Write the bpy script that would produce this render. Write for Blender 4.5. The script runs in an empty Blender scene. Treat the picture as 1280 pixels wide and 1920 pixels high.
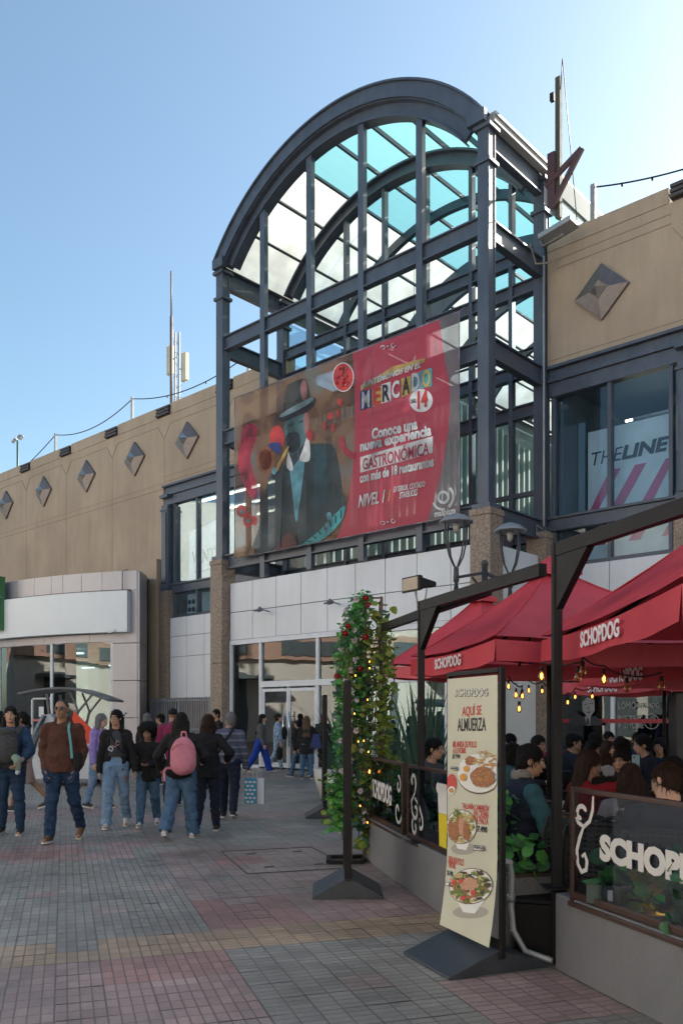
import bpy, math, random
import numpy as np
from mathutils import Vector, Matrix, noise
random.seed(7)
R = math.radians
scene = bpy.context.scene
COL = scene.collection
# ---------------------------------------------------------------- camera, sky, sun, exposure
cam_d = bpy.data.cameras.new('camera'); cam = bpy.data.objects.new('camera', cam_d); COL.objects.link(cam)
cam.location = (0, 0, 1.58); cam.rotation_euler = (R(90), 0, 0)
cam_d.sensor_fit = 'HORIZONTAL'; cam_d.sensor_width = 36; cam_d.lens = 44.83; cam_d.shift_y = 0.3008
cam_d.clip_start = 0.1; cam_d.clip_end = 2000
scene.camera = cam
SUN_AZ, SUN_EL = 57, 29                       # degrees right of the view direction, above the horizon
w = bpy.data.worlds.new('World'); scene.world = w; w.use_nodes = True
nt = w.node_tree; nt.nodes.clear()
sky = nt.nodes.new('ShaderNodeTexSky'); sky.sky_type = 'NISHITA'; sky.sun_disc = False
sky.sun_elevation = R(SUN_EL); sky.sun_rotation = R(SUN_AZ); sky.air_density = 1.0; sky.dust_density = 1.7; sky.ozone_density = 2.0
bg = nt.nodes.new('ShaderNodeBackground'); bg.inputs[1].default_value = 0.10
wo = nt.nodes.new('ShaderNodeOutputWorld')
tn = nt.nodes.new('ShaderNodeMix'); tn.data_type = 'RGBA'; tn.blend_type = 'MULTIPLY'; tn.inputs[0].default_value = 1; tn.inputs[7].default_value = (.97, 1.05, .97, 1)
nt.links.new(sky.outputs[0], tn.inputs[6]); nt.links.new(tn.outputs[2], bg.inputs[0]); nt.links.new(bg.outputs[0], wo.inputs[0])
sd = bpy.data.lights.new('sun', 'SUN'); sd.energy = 5.0; sd.angle = R(0.53); sd.color = (1, .93, .83)
so = bpy.data.objects.new('sun', sd); COL.objects.link(so)
sv = Vector((math.sin(R(SUN_AZ)) * math.cos(R(SUN_EL)), math.cos(R(SUN_AZ)) * math.cos(R(SUN_EL)), math.sin(R(SUN_EL))))
so.rotation_euler = sv.to_track_quat('Z', 'Y').to_euler(); so.location = (20, 20, 40)
scene.view_settings.view_transform = 'Standard'; scene.view_settings.look = 'None'
scene.view_settings.exposure = 1.36; scene.view_settings.gamma = 1.0
scene.cycles.max_bounces = 8; scene.cycles.transparent_max_bounces = 24
# ---------------------------------------------------------------- materials
M = {}
def mat(name, col, rough=.7, metal=0., var=.12, scale=3., bump=0., bscale=40., spec=.5, stretch=(1, 1, 1), var2=0.):
    if name in M: return M[name]
    m = bpy.data.materials.new(name); m.use_nodes = True; t = m.node_tree; N = t.nodes; L = t.links
    p = N['Principled BSDF']; p.inputs['Roughness'].default_value = rough; p.inputs['Metallic'].default_value = metal
    p.inputs['Specular IOR Level'].default_value = spec
    c = tuple(col) + (1,)
    if var or bump:
        g = N.new('ShaderNodeNewGeometry'); mp = N.new('ShaderNodeMapping'); mp.inputs['Scale'].default_value = stretch
        L.new(g.outputs['Position'], mp.inputs[0])
    if var:
        n = N.new('ShaderNodeTexNoise'); n.inputs['Scale'].default_value = scale; n.inputs['Detail'].default_value = 6; n.inputs['Roughness'].default_value = .65
        L.new(mp.outputs[0], n.inputs['Vector'])
        r = N.new('ShaderNodeValToRGB'); r.color_ramp.elements[0].position = .3; r.color_ramp.elements[1].position = .72
        r.color_ramp.elements[0].color = tuple(x * (1 - var) for x in col) + (1,); r.color_ramp.elements[1].color = tuple(min(1, x * (1 + var)) for x in col) + (1,)
        L.new(n.outputs[0], r.inputs[0]); out = r.outputs[0]
        if var2:
            n2 = N.new('ShaderNodeTexNoise'); n2.inputs['Scale'].default_value = scale * .17; n2.inputs['Detail'].default_value = 3
            L.new(g.outputs['Position'], n2.inputs['Vector'])
            mx = N.new('ShaderNodeMix'); mx.data_type = 'RGBA'; mx.blend_type = 'MULTIPLY'
            r2 = N.new('ShaderNodeValToRGB'); r2.color_ramp.elements[0].position = .35; r2.color_ramp.elements[1].position = .65
            r2.color_ramp.elements[0].color = (1 - var2,) * 3 + (1,); r2.color_ramp.elements[1].color = (1, 1, 1, 1)
            L.new(n2.outputs[0], r2.inputs[0]); mx.inputs[0].default_value = 1
            L.new(out, mx.inputs[6]); L.new(r2.outputs[0], mx.inputs[7]); out = mx.outputs[2]
        L.new(out, p.inputs['Base Color'])
        rr = N.new('ShaderNodeMapRange'); rr.inputs[3].default_value = max(.02, rough - .12); rr.inputs[4].default_value = min(1, rough + .12)
        L.new(n.outputs[0], rr.inputs[0]); L.new(rr.outputs[0], p.inputs['Roughness'])
    else: p.inputs['Base Color'].default_value = c
    if bump:
        nb = N.new('ShaderNodeTexNoise'); nb.inputs['Scale'].default_value = bscale; nb.inputs['Detail'].default_value = 5
        L.new(mp.outputs[0], nb.inputs['Vector'])
        b = N.new('ShaderNodeBump'); b.inputs['Strength'].default_value = bump; b.inputs['Distance'].default_value = .02
        L.new(nb.outputs[0], b.inputs['Height']); L.new(b.outputs[0], p.inputs['Normal'])
    M[name] = m; return m
def shader_mat(name):
    m = bpy.data.materials.new(name); m.use_nodes = True; t = m.node_tree; t.nodes.clear()
    o = t.nodes.new('ShaderNodeOutputMaterial'); M[name] = m
    return m, t.nodes, t.links, o
def glass(name, tint, refl=1.0, rough=.0, wave=0.):
    m, N, L, o = shader_mat(name)
    tr = N.new('ShaderNodeBsdfTransparent'); tr.inputs[0].default_value = tuple(tint) + (1,)
    gl = N.new('ShaderNodeBsdfGlossy'); gl.inputs['Roughness'].default_value = rough; gl.inputs[0].default_value = (.95, .98, 1, 1)
    fr = N.new('ShaderNodeFresnel'); fr.inputs[0].default_value = 1.52
    mu = N.new('ShaderNodeMath'); mu.operation = 'MULTIPLY_ADD'; mu.inputs[1].default_value = refl; mu.inputs[2].default_value = .02 * refl; mu.use_clamp = True
    L.new(fr.outputs[0], mu.inputs[0]); mx = N.new('ShaderNodeMixShader')
    L.new(mu.outputs[0], mx.inputs[0]); L.new(tr.outputs[0], mx.inputs[1]); L.new(gl.outputs[0], mx.inputs[2]); L.new(mx.outputs[0], o.inputs[0])
    if wave:
        g = N.new('ShaderNodeNewGeometry'); n = N.new('ShaderNodeTexNoise'); n.inputs['Scale'].default_value = 1.1; n.inputs['Detail'].default_value = 1
        L.new(g.outputs['Position'], n.inputs['Vector']); b = N.new('ShaderNodeBump'); b.inputs['Strength'].default_value = wave; b.inputs['Distance'].default_value = .05
        L.new(n.outputs[0], b.inputs['Height']); L.new(b.outputs[0], gl.inputs['Normal'])
    return m
def cloth_t(name, col, transl=.35, transp=0., tcol=None, var=.1, scale=2., bump=0.):
    m, N, L, o = shader_mat(name)
    g = N.new('ShaderNodeNewGeometry'); n = N.new('ShaderNodeTexNoise'); n.inputs['Scale'].default_value = scale; n.inputs['Detail'].default_value = 5
    L.new(g.outputs['Position'], n.inputs['Vector'])
    r = N.new('ShaderNodeValToRGB'); r.color_ramp.elements[0].position = .32; r.color_ramp.elements[1].position = .7
    r.color_ramp.elements[0].color = tuple(x * (1 - var) for x in col) + (1,); r.color_ramp.elements[1].color = tuple(min(1, x * (1 + var)) for x in col) + (1,)
    L.new(n.outputs[0], r.inputs[0])
    d = N.new('ShaderNodeBsdfDiffuse'); t = N.new('ShaderNodeBsdfTranslucent'); L.new(r.outputs[0], d.inputs[0])
    if bump:
        nb = N.new('ShaderNodeTexNoise'); nb.inputs['Scale'].default_value = 7; nb.inputs['Detail'].default_value = 6; L.new(g.outputs['Position'], nb.inputs['Vector']); bp_ = N.new('ShaderNodeBump'); bp_.inputs['Strength'].default_value = bump; bp_.inputs['Distance'].default_value = .03; L.new(nb.outputs[0], bp_.inputs['Height']); L.new(bp_.outputs[0], d.inputs['Normal'])
    if tcol: t.inputs[0].default_value = tuple(tcol) + (1,)
    else: L.new(r.outputs[0], t.inputs[0])
    mx = N.new('ShaderNodeMixShader'); mx.inputs[0].default_value = transl; L.new(d.outputs[0], mx.inputs[1]); L.new(t.outputs[0], mx.inputs[2]); out = mx.outputs[0]
    gl = N.new('ShaderNodeBsdfGlossy'); gl.inputs['Roughness'].default_value = .45; m3 = N.new('ShaderNodeMixShader'); m3.inputs[0].default_value = .035
    L.new(out, m3.inputs[1]); L.new(gl.outputs[0], m3.inputs[2]); out = m3.outputs[0]
    if transp:
        tp = N.new('ShaderNodeBsdfTransparent'); m2 = N.new('ShaderNodeMixShader'); m2.inputs[0].default_value = transp
        L.new(out, m2.inputs[1]); L.new(tp.outputs[0], m2.inputs[2]); out = m2.outputs[0]
    L.new(out, o.inputs[0]); return m
def emit(name, col, s):
    m, N, L, o = shader_mat(name); e = N.new('ShaderNodeEmission'); e.inputs[0].default_value = tuple(col) + (1,); e.inputs[1].default_value = s
    L.new(e.outputs[0], o.inputs[0]); return m
# ---------------------------------------------------------------- mesh builder
class MB:
    def __init__(s): s.v = []; s.f = []; s.m = []; s.sm = []
    def add(s, vs, fs, m=0, sm=False):
        o = len(s.v); s.v.extend([tuple(p) for p in vs])
        for f in fs: s.f.append(tuple(o + i for i in f)); s.m.append(m); s.sm.append(sm)
        return s
    def quad(s, a, b, c, d, m=0): return s.add([a, b, c, d], [(0, 1, 2, 3)], m)
    def box(s, x0, x1, y0, y1, z0, z1, m=0):
        return s.add([(x0, y0, z0), (x1, y0, z0), (x1, y1, z0), (x0, y1, z0), (x0, y0, z1), (x1, y0, z1), (x1, y1, z1), (x0, y1, z1)],
                     [(0, 3, 2, 1), (4, 5, 6, 7), (0, 1, 5, 4), (1, 2, 6, 5), (2, 3, 7, 6), (3, 0, 4, 7)], m)
    def bar(s, p, q, wd, ht, m=0, up=(0, 0, 1)):
        p = Vector(p); q = Vector(q); d = (q - p).normalized(); u = Vector(up)
        if abs(d.dot(u)) > .99: u = Vector((1, 0, 0))
        x = d.cross(u).normalized() * wd / 2; y = x.cross(d).normalized() * ht / 2
        vs = [p - x - y, p + x - y, p + x + y, p - x + y, q - x - y, q + x - y, q + x + y, q - x + y]
        return s.add(vs, [(0, 1, 2, 3), (7, 6, 5, 4), (0, 4, 5, 1), (1, 5, 6, 2), (2, 6, 7, 3), (3, 7, 4, 0)], m)
    def tube(s, pts, r, n=8, m=0, cap=True):
        pts = [Vector(p) for p in pts]; k = len(pts); rs = r if isinstance(r, (list, tuple)) else [r] * k
        vs = []; px = None
        for i, p in enumerate(pts):
            d = (pts[min(i + 1, k - 1)] - pts[max(i - 1, 0)]).normalized()
            if px is None: px = d.orthogonal().normalized()
            else: px = (px - d * px.dot(d)).normalized()
            py = d.cross(px)
            for j in range(n):
                a = 2 * math.pi * j / n; vs.append(p + (px * math.cos(a) + py * math.sin(a)) * rs[i])
        fs = [(i * n + j, i * n + (j + 1) % n, (i + 1) * n + (j + 1) % n, (i + 1) * n + j) for i in range(k - 1) for j in range(n)]
        if cap: fs += [tuple(range(n - 1, -1, -1)), tuple((k - 1) * n + j for j in range(n))]
        return s.add(vs, fs, m, True)
    def lathe(s, prof, c=(0, 0, 0), n=16, m=0, X=None):
        vs = []
        for r, z in prof:
            for j in range(n):
                a = 2 * math.pi * j / n; p = Vector((r * math.cos(a), r * math.sin(a), z))
                if X is not None: p = X @ p
                vs.append(p + Vector(c))
        k = len(prof)
        fs = [(i * n + j, i * n + (j + 1) % n, (i + 1) * n + (j + 1) % n, (i + 1) * n + j) for i in range(k - 1) for j in range(n)]
        fs += [tuple(range(n - 1, -1, -1)), tuple((k - 1) * n + j for j in range(n))]
        return s.add(vs, fs, m, True)
    def prism(s, poly, o, ux, uy, dp, m=0):           # polygon in (ux, uy), extruded along dp
        o = Vector(o); ux = Vector(ux); uy = Vector(uy); dp = Vector(dp); n = len(poly)
        a = [o + ux * x + uy * y for x, y in poly]; vs = a + [p + dp for p in a]
        fs = [tuple(range(n - 1, -1, -1)), tuple(range(n, 2 * n))] + [(i, (i + 1) % n, n + (i + 1) % n, n + i) for i in range(n)]
        return s.add(vs, fs, m)
    def ball(s, c, r, n=10, m=0, rz=None):
        rz = rz or r; k = max(4, n // 2 + 1)
        return s.lathe([(r * math.sin(math.pi * i / k) + 1e-5, -rz * math.cos(math.pi * i / k)) for i in range(k + 1)], c, n, m)
    def build(s, name, mats, parent=None, loc=None, bevel=0., smooth=False, rotz=0.):
        me = bpy.data.meshes.new(name); me.from_pydata([tuple(p) for p in s.v], [], s.f); me.update()
        for m in (mats if isinstance(mats, (list, tuple)) else [mats]): me.materials.append(m)
        me.polygons.foreach_set('material_index', s.m)
        me.polygons.foreach_set('use_smooth', [True] * len(s.f) if smooth else s.sm)
        ob = bpy.data.objects.new(name, me); COL.objects.link(ob)
        if parent: ob.parent = parent
        if loc: ob.location = loc
        if rotz: ob.rotation_euler = (0, 0, rotz)
        if bevel:
            b = ob.modifiers.new('bevel', 'BEVEL'); b.width = bevel; b.segments = 2; b.limit_method = 'ANGLE'; b.angle_limit = R(40)
        return ob
def tag(o, label, cat, group=None, kind=None):
    if label: o['label'] = label
    if cat: o['category'] = cat
    if group: o['group'] = group
    if kind: o['kind'] = kind
    return o
def thing(name, label, cat, loc=(0, 0, 0), rotz=0., group=None):
    o = bpy.data.objects.new(name, None); COL.objects.link(o); o.location = loc; o.rotation_euler = (0, 0, rotz); o.empty_display_size = .2
    return tag(o, label, cat, group)
def copy_tree(o, parent=None):
    c = o.copy(); COL.objects.link(c)
    if parent: c.parent = parent
    for ch in [x for x in KIDS.get(o.name, [])]: copy_tree(ch, c)
    return c
KIDS = {}
def note_kids(o):
    KIDS[o.name] = [c for c in bpy.data.objects if c.parent == o]
    for c in KIDS[o.name]: note_kids(c)
def dup(o, loc, rotz=None, label=None, group=None):
    if o.name not in KIDS: note_kids(o)
    c = copy_tree(o); c.location = loc
    if rotz is not None: c.rotation_euler = (0, 0, rotz)
    if label: c['label'] = label
    if group: c['group'] = group
    return c
def text(body, size, m, parent, o, ux, uy, align='CENTER', bold=0., xs=1., shear=0., name='lettering', ext=.002, sp=1.0):
    cu = bpy.data.curves.new('t', 'FONT'); cu.body = body; cu.size = size; cu.align_x = align; cu.align_y = 'CENTER'; cu.offset = bold * size; cu.shear = shear
    cu.extrude = ext; cu.space_character = sp; cu.resolution_u = 3
    t = bpy.data.objects.new('t', cu); COL.objects.link(t)
    me = bpy.data.meshes.new_from_object(t.evaluated_get(bpy.context.evaluated_depsgraph_get()))
    bpy.data.objects.remove(t); bpy.data.curves.remove(cu)
    ux = Vector(ux).normalized(); uy = Vector(uy).normalized(); uz = ux.cross(uy)
    o = Vector(o)
    for v in me.vertices:
        c = v.co; v.co = o + ux * (c.x * xs) + uy * c.y + uz * c.z
    me.materials.clear(); me.materials.append(m); me.name = name
    ob = bpy.data.objects.new(name, me); COL.objects.link(ob)
    if parent: ob.parent = parent
    return ob
# ---------------------------------------------------------------- the facade's own frame: x along it, y into the building
O2 = Vector((3.53, 20.7, 0)); FA = -math.atan2(.6754, .7375)
FM = Matrix.Translation(O2) @ Matrix.Rotation(FA, 4, 'Z')
def fw(s, n, z=0.): return FM @ Vector((s, n, z))
# ---------------------------------------------------------------- shared materials
steel = mat('blue_grey_steel', (.062, .076, .105), .42, 0., .26, 3.5, .08, 60, .5, (1, 1, .4), .15)
steel_d = mat('dark_steel', (.010, .009, .010), .55, 0., .2, 8, .05, 60, .22)
brown_steel = mat('brown_steel', (.04, .018, .014), .4, 0., .2, 9)
tan = mat('tan_render', (.395, .305, .225), .92, 0., .10, 2.6, .3, 60, .3, (1, 1, .16), .16)
tan_line = mat('tan_joint', (.25, .185, .13), .95, 0., .15, 3)
granite = mat('granite', (.225, .175, .138), .7, 0., .55, 16, .3, 30)
clad = mat('white_panel', (.60, .625, .665), .5, 0., .08, 1.6, .03, 6, .5, (1, 1, .15), .12)
joint_d = mat('dark_joint', (.03, .03, .035), .9, 0., 0)
alum = mat('silver_panel', (.36, .345, .37), .38, .25, .06, 1.5)
signw = mat('sign_white', (.60, .645, .68), .4, 0., .03, .8)
whitef = mat('white_frame', (.52, .55, .6), .4, 0., .06, 3)
diamond_m = mat('bronze_plate', (.17, .145, .14), .4, .55, .15, 5)
diamond_c = mat('polished_cap', (.62, .58, .52), .16, .9, .1, 6)
louvre_m = mat('louvre', (.06, .05, .05), .6, 0., .2, 9)
conc = mat('planter_concrete', (.165, .165, .172), .85, 0., .14, 2.2, .2, 70, .4, (1, 1, .5), .2)
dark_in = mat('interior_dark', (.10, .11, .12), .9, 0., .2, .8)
floor_in = mat('interior_floor', (.22, .21, .2), .4, 0., .1, 1)
white_in = mat('interior_white', (.62, .62, .6), .8, 0., .06, 1)
green_in = mat('interior_green', (.21, .27, .26), .7, 0., .2, .7)
g_up = glass('window_glass', (.80, .88, .92), .38)
g_door = glass('shop_glass', (.55, .68, .68), 1.6, 0., .05)
g_bank = glass('bank_glass', (.5, .6, .58), 1.7, 0., .05)
g_clear = glass('panel_glass', (.72, .74, .79), .14)
tube_l = emit('tube_light', (1, .86, .62), 5)
tube_c = emit('ceiling_and_fill_light', (.9, .95, 1), 3)
teal = cloth_t('teal_sheet', (.22, .44, .44), .85, .10, (.20, .46, .47), .2, .8)
cream = cloth_t('cream_sheet', (.86, .81, .68), .85, .03, None, .2, 1.1)
# ---------------------------------------------------------------- ground
b = MB(); b.quad((-600, -600, -.004), (600, -600, -.004), (600, 900, -.004), (-600, 900, -.004))
tag(b.build('ground', mat('ground_grey', (.13, .13, .135), .8, 0., .1, .5)), None, None, None, 'structure')
EU = Vector((.951, .31)); EV = Vector((-.31, .951)); T = .27
def tile_col(u, v, i, j):
    rnd = random.random; gg = (.096, .102, .098); red = (.124, .079, .076); pink = (.121, .095, .094); yel = (.140, .112, .080); gp = (.112, .098, .096)
    c = gg
    if 5.73 <= v < 6.27: c = yel
    elif u < 1.03:
        if v < 5.73:
            c = pink if (v > 4.3 and u < .95) else gp
            if .2 < u < .95 and 5.1 < v < 5.73: c = red
            if v < 4.3 and u > .2: c = gp
        elif 9.9 < v < 11.1: c = pink if (u > -1.4 and rnd() < .75) else gg
        elif 14.2 < v < 15.4: c = pink
        elif v > 19 and (v % 5.4) < 1.1: c = pink
    else:
        if v < 5.73: c = gg if u < 3.0 else gp
        elif v < 7.25: c = red if u < 1.95 else pink
        elif v < 10.4: c = gp
        elif 13 < v < 14.2: c = pink
        elif v > 19 and (v % 5.4) < 1.1: c = pink
        if 1.55 < u < 2.1 and 9.05 < v < 9.6: c = red
        if 2.0 < u < 2.9 and 3.9 < v < 4.7: c = pink
    if -.9 < u < .1 and 10.1 < v < 10.7: c = red
    if -3.2 < u < -2.4 and 9.3 < v < 9.9: c = red
    if rnd() < .03: c = [pink, gp, gg][int(rnd() * 3)]
    k = .9 + .2 * rnd(); return tuple(min(1, x * k * wb * (2.65 if v < 40 else 1)) for x, wb in zip(c, (1.12, .98, .89)))
vs = []; fs = []; cols = []
i0, i1, j0, j1 = -96, 66, 2, 150
for i in range(i0, i1):
    for j in range(j0, j1):
        u = 1.03 + i * T; v = 5.73 + (j - 21) * T
        p = [EU * (u + a * T) + EV * (v + bb * T) for a, bb in ((0, 0), (1, 0), (1, 1), (0, 1))]
        o = len(vs); tx, ty = random.gauss(0, .0009), random.gauss(0, .0009); vs += [(q.x, q.y, max(-.002, tx * sx_ + ty * sy_)) for q, (sx_, sy_) in zip(p, ((-1, -1), (1, -1), (1, 1), (-1, 1)))]; fs.append((o, o + 1, o + 2, o + 3))
        cols.append(tile_col(u + T / 2, v + T / 2, i, j) + ((0. if u < 1.0 else 1.),))
me = bpy.data.meshes.new('plaza_paving'); me.from_pydata(vs, [], fs); me.update()
ca = me.color_attributes.new('tile', 'FLOAT_COLOR', 'CORNER')
ca.data.foreach_set('color', np.repeat(np.array(cols, dtype=np.float32), 4, axis=0).ravel())
m, N, L, o = shader_mat('tile_paving')
p = N.new('ShaderNodeBsdfPrincipled'); at = N.new('ShaderNodeVertexColor'); at.layer_name = 'tile'; g = N.new('ShaderNodeNewGeometry')
def dotn(vec, off):
    d = N.new('ShaderNodeVectorMath'); d.operation = 'DOT_PRODUCT'; d.inputs[1].default_value = vec; L.new(g.outputs['Position'], d.inputs[0])
    a = N.new('ShaderNodeMath'); a.inputs[1].default_value = off; L.new(d.outputs['Value'], a.inputs[0]); return a.outputs[0]
un = dotn((.951, .31, 0), -1.03 + 27); vn = dotn((-.31, .951, 0), -5.73 + 27)
cx = N.new('ShaderNodeCombineXYZ'); L.new(un, cx.inputs[0]); L.new(vn, cx.inputs[1])
def brick(bw, rh, mo):
    t = N.new('ShaderNodeTexBrick'); t.offset = 0; t.squash = 1; L.new(cx.outputs[0], t.inputs['Vector']); t.inputs['Scale'].default_value = 1
    t.inputs['Brick Width'].default_value = bw; t.inputs['Row Height'].default_value = rh; t.inputs['Mortar Size'].default_value = mo; t.inputs['Mortar Smooth'].default_value = .25
    t.inputs['Color1'].default_value = (.86, .86, .86, 1); t.inputs['Color2'].default_value = (1.1, 1.1, 1.1, 1); t.inputs['Mortar'].default_value = (.97, .97, .97, 1); t.inputs['Bias'].default_value = 0
    return t
ba = brick(.0675, .135, .0056); bb_ = brick(.135, .0675, .005); bt = brick(.27, .27, .0065)
def mixf(a, b_, f):
    x = N.new('ShaderNodeMix'); x.data_type = 'RGBA'; L.new(f, x.inputs[0]); L.new(a, x.inputs[6]); L.new(b_, x.inputs[7]); return x.outputs[2]
fac = mixf(ba.outputs['Fac'], bb_.outputs['Fac'], at.outputs['Alpha']); bc = mixf(ba.outputs['Color'], bb_.outputs['Color'], at.outputs['Alpha'])
mxf = N.new('ShaderNodeMath'); mxf.operation = 'MAXIMUM'; L.new(fac, mxf.inputs[0]); L.new(bt.outputs['Fac'], mxf.inputs[1])
def mul(a, b_):
    x = N.new('ShaderNodeMix'); x.data_type = 'RGBA'; x.blend_type = 'MULTIPLY'; x.inputs[0].default_value = 1; L.new(a, x.inputs[6]); L.new(b_, x.inputs[7]); return x.outputs[2]
n1 = N.new('ShaderNodeTexNoise'); n1.inputs['Scale'].default_value = 1.1; n1.inputs['Detail'].default_value = 7; n1.inputs['Roughness'].default_value = .7; L.new(g.outputs['Position'], n1.inputs['Vector'])
r1 = N.new('ShaderNodeValToRGB'); r1.color_ramp.elements[0].position = .34; r1.color_ramp.elements[1].position = .66; r1.color_ramp.elements[0].color = (.72, .72, .73, 1); r1.color_ramp.elements[1].color = (1.12, 1.12, 1.12, 1); L.new(n1.outputs[0], r1.inputs[0])
n2 = N.new('ShaderNodeTexNoise'); n2.inputs['Scale'].default_value = 160; n2.inputs['Detail'].default_value = 2; L.new(g.outputs['Position'], n2.inputs['Vector'])
r2 = N.new('ShaderNodeValToRGB'); r2.color_ramp.elements[0].position = .3; r2.color_ramp.elements[1].position = .7; r2.color_ramp.elements[0].color = (.7, .7, .7, 1); r2.color_ramp.elements[1].color = (1.3, 1.3, 1.3, 1); L.new(n2.outputs[0], r2.inputs[0])
c = mul(mul(mul(at.outputs['Color'], bc), r1.outputs[0]), r2.outputs[0])
vo = N.new('ShaderNodeTexVoronoi'); vo.inputs['Scale'].default_value = 2.6; vo.inputs['Randomness'].default_value = 1; L.new(g.outputs['Position'], vo.inputs['Vector'])
sc_ = N.new('ShaderNodeSeparateColor'); L.new(vo.outputs['Color'], sc_.inputs[0]); th = N.new('ShaderNodeMath'); th.operation = 'MULTIPLY'; th.inputs[1].default_value = .062; L.new(sc_.outputs[0], th.inputs[0])
lt = N.new('ShaderNodeMath'); lt.operation = 'LESS_THAN'; L.new(vo.outputs['Distance'], lt.inputs[0]); L.new(th.outputs[0], lt.inputs[1]); lf_ = N.new('ShaderNodeMath'); lf_.operation = 'MULTIPLY'; lf_.inputs[1].default_value = .5; L.new(lt.outputs[0], lf_.inputs[0])
gum = N.new('ShaderNodeRGB'); gum.outputs[0].default_value = (.06, .058, .056, 1); c = mixf(c, gum.outputs[0], lf_.outputs[0])
n3 = N.new('ShaderNodeTexNoise'); n3.inputs['Scale'].default_value = .38; n3.inputs['Detail'].default_value = 8; n3.inputs['Roughness'].default_value = .75; n3.inputs['Distortion'].default_value = .8; L.new(g.outputs['Position'], n3.inputs['Vector'])
r3 = N.new('ShaderNodeValToRGB'); r3.color_ramp.elements[0].position = .38; r3.color_ramp.elements[1].position = .58; r3.color_ramp.elements[0].color = (.74, .73, .72, 1); r3.color_ramp.elements[1].color = (1.05, 1.04, 1.02, 1); L.new(n3.outputs[0], r3.inputs[0]); c = mul(c, r3.outputs[0])
gr = N.new('ShaderNodeRGB'); gr.outputs[0].default_value = (.05, .045, .042, 1)
f9 = N.new('ShaderNodeMath'); f9.operation = 'MULTIPLY'; f9.inputs[1].default_value = .55; L.new(mxf.outputs[0], f9.inputs[0])
L.new(mixf(c, gr.outputs[0], f9.outputs[0]), p.inputs['Base Color'])
rr = N.new('ShaderNodeMapRange'); rr.inputs[1].default_value = .3; rr.inputs[2].default_value = .7; rr.inputs[3].default_value = .34; rr.inputs[4].default_value = .62; L.new(n1.outputs[0], rr.inputs[0]); L.new(rr.outputs[0], p.inputs['Roughness'])
bm = N.new('ShaderNodeBump'); bm.invert = True; bm.inputs['Strength'].default_value = .5; bm.inputs['Distance'].default_value = .006; L.new(mxf.outputs[0], bm.inputs['Height'])
bm2 = N.new('ShaderNodeBump'); bm2.inputs['Strength'].default_value = .25; bm2.inputs['Distance'].default_value = .02; L.new(n1.outputs[0], bm2.inputs['Height']); L.new(bm.outputs[0], bm2.inputs['Normal']); L.new(bm2.outputs[0], p.inputs['Normal'])
L.new(p.outputs[0], o.inputs[0]); me.materials.append(m)
ob = bpy.data.objects.new('plaza_paving', me); COL.objects.link(ob); tag(ob, None, None, None, 'structure')
b = MB(); hu, hv = 1.1, 1.5
for a0_, a1_, c0_, c1_ in ((-.01, hu + .01, -.01, .01), (-.01, hu + .01, hv - .01, hv + .01), (-.01, .01, .011, hv - .011), (hu - .01, hu + .01, .011, hv - .011)): b.box(a0_, a1_, c0_, c1_, 0, .006)
for a0_, c0_ in ((.25, .3), (.8, .3), (.25, 1.2), (.8, 1.2)): b.box(a0_, a0_ + .1, c0_, c0_ + .04, 0, .006)
tag(b.build('access_hatch', mat('hatch_iron', (.085, .08, .075), .7, 0., .3, 20), None, (-.95, 8.55, .001), rotz=R(18)), 'thin dark outline of an access hatch set in the paving before the trellis', 'hatch')
# ---------------------------------------------------------------- the mall
W = 2.67
mall = thing('mall_building', 'tan rendered mall with steel window bays and diamond ornaments behind the arched entrance tower', 'building', O2, FA)
b = MB()
b.box(-62, -16.9, W, W + .4, 0, 13.62); b.box(-16.9, -9.75, W, W + .4, 10.85, 13.62)
b.box(.17, 27, W, W + .4, 10.85, 13.9)
bounds_l = [-54.7, -50.9, -47.1, -43.3, -39.5, -35.8, -32.0, -28.2, -24.4, -20.6, -16.85, -13.05]
for k, x in enumerate(bounds_l):                    # parapet steps up between the louvre notches
    x1 = bounds_l[k + 1] - .45 if k + 1 < len(bounds_l) else -9.75
    b.box(x + .45, x1, W - .02, W + .38, 13.623, 14.06)
b.box(-62, -54.7 - .45, W - .02, W + .38, 13.623, 14.06)
bounds_r = [3.9, 7.7, 11.5, 15.3, 19.1]
b.box(.17, 3.9 - .5, W - .02, W + .38, 13.903, 14.28)
for k, x in enumerate(bounds_r): b.box(x + .5, (bounds_r[k + 1] - .5 if k + 1 < len(bounds_r) else 27), W - .02, W + .38, 13.903, 14.28)
b.box(-62, -10.4, 40, 40.4, 0, 13.6); b.box(-10.4, 27, 40, 40.4, 0, 13.6); b.box(-62.4, -62, W, 40.4, 0, 13.6); b.box(27, 27.4, W, 40.4, 0, 13.6)
b.box(-17.5, -16.95, W - .3, W - .002, 0, 7.9)      # shallow buttress beside the shopfront
b.build('wall', tan, mall)
b = MB()
for x in bounds_l:
    z1 = 13.0
    if x < 0 or x > 0:
        zb = 0.2 if x < -17 else 10.9
        b.box(x - .014, x + .014, W - .006, W + .05, zb, 12.72)
    for sx in (-1, 1): b.bar((x, W + .001, 12.72), (x + sx * .42, W + .001, 13.28), .014, .03, up=(0, 1, 0))
for xa, xb in zip([-58.5] + bounds_l, bounds_l + [-9.8]):
    b.box(xa + .44, xb - .44, W - .006, W + .05, 13.27, 13.30); b.box(xa + .016, xb - .016, W - .006, W + .05, 10.97 if xa > -17 else 10.72, 11.0 if xa > -17 else 10.75)
    b.box(xa + .016, xb - .016, W - .0055, W + .05, 11.20 if xa > -17 else 10.95, 11.22 if xa > -17 else 10.97)
b.build('joint_line', tan_line, mall); b = MB()
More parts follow.
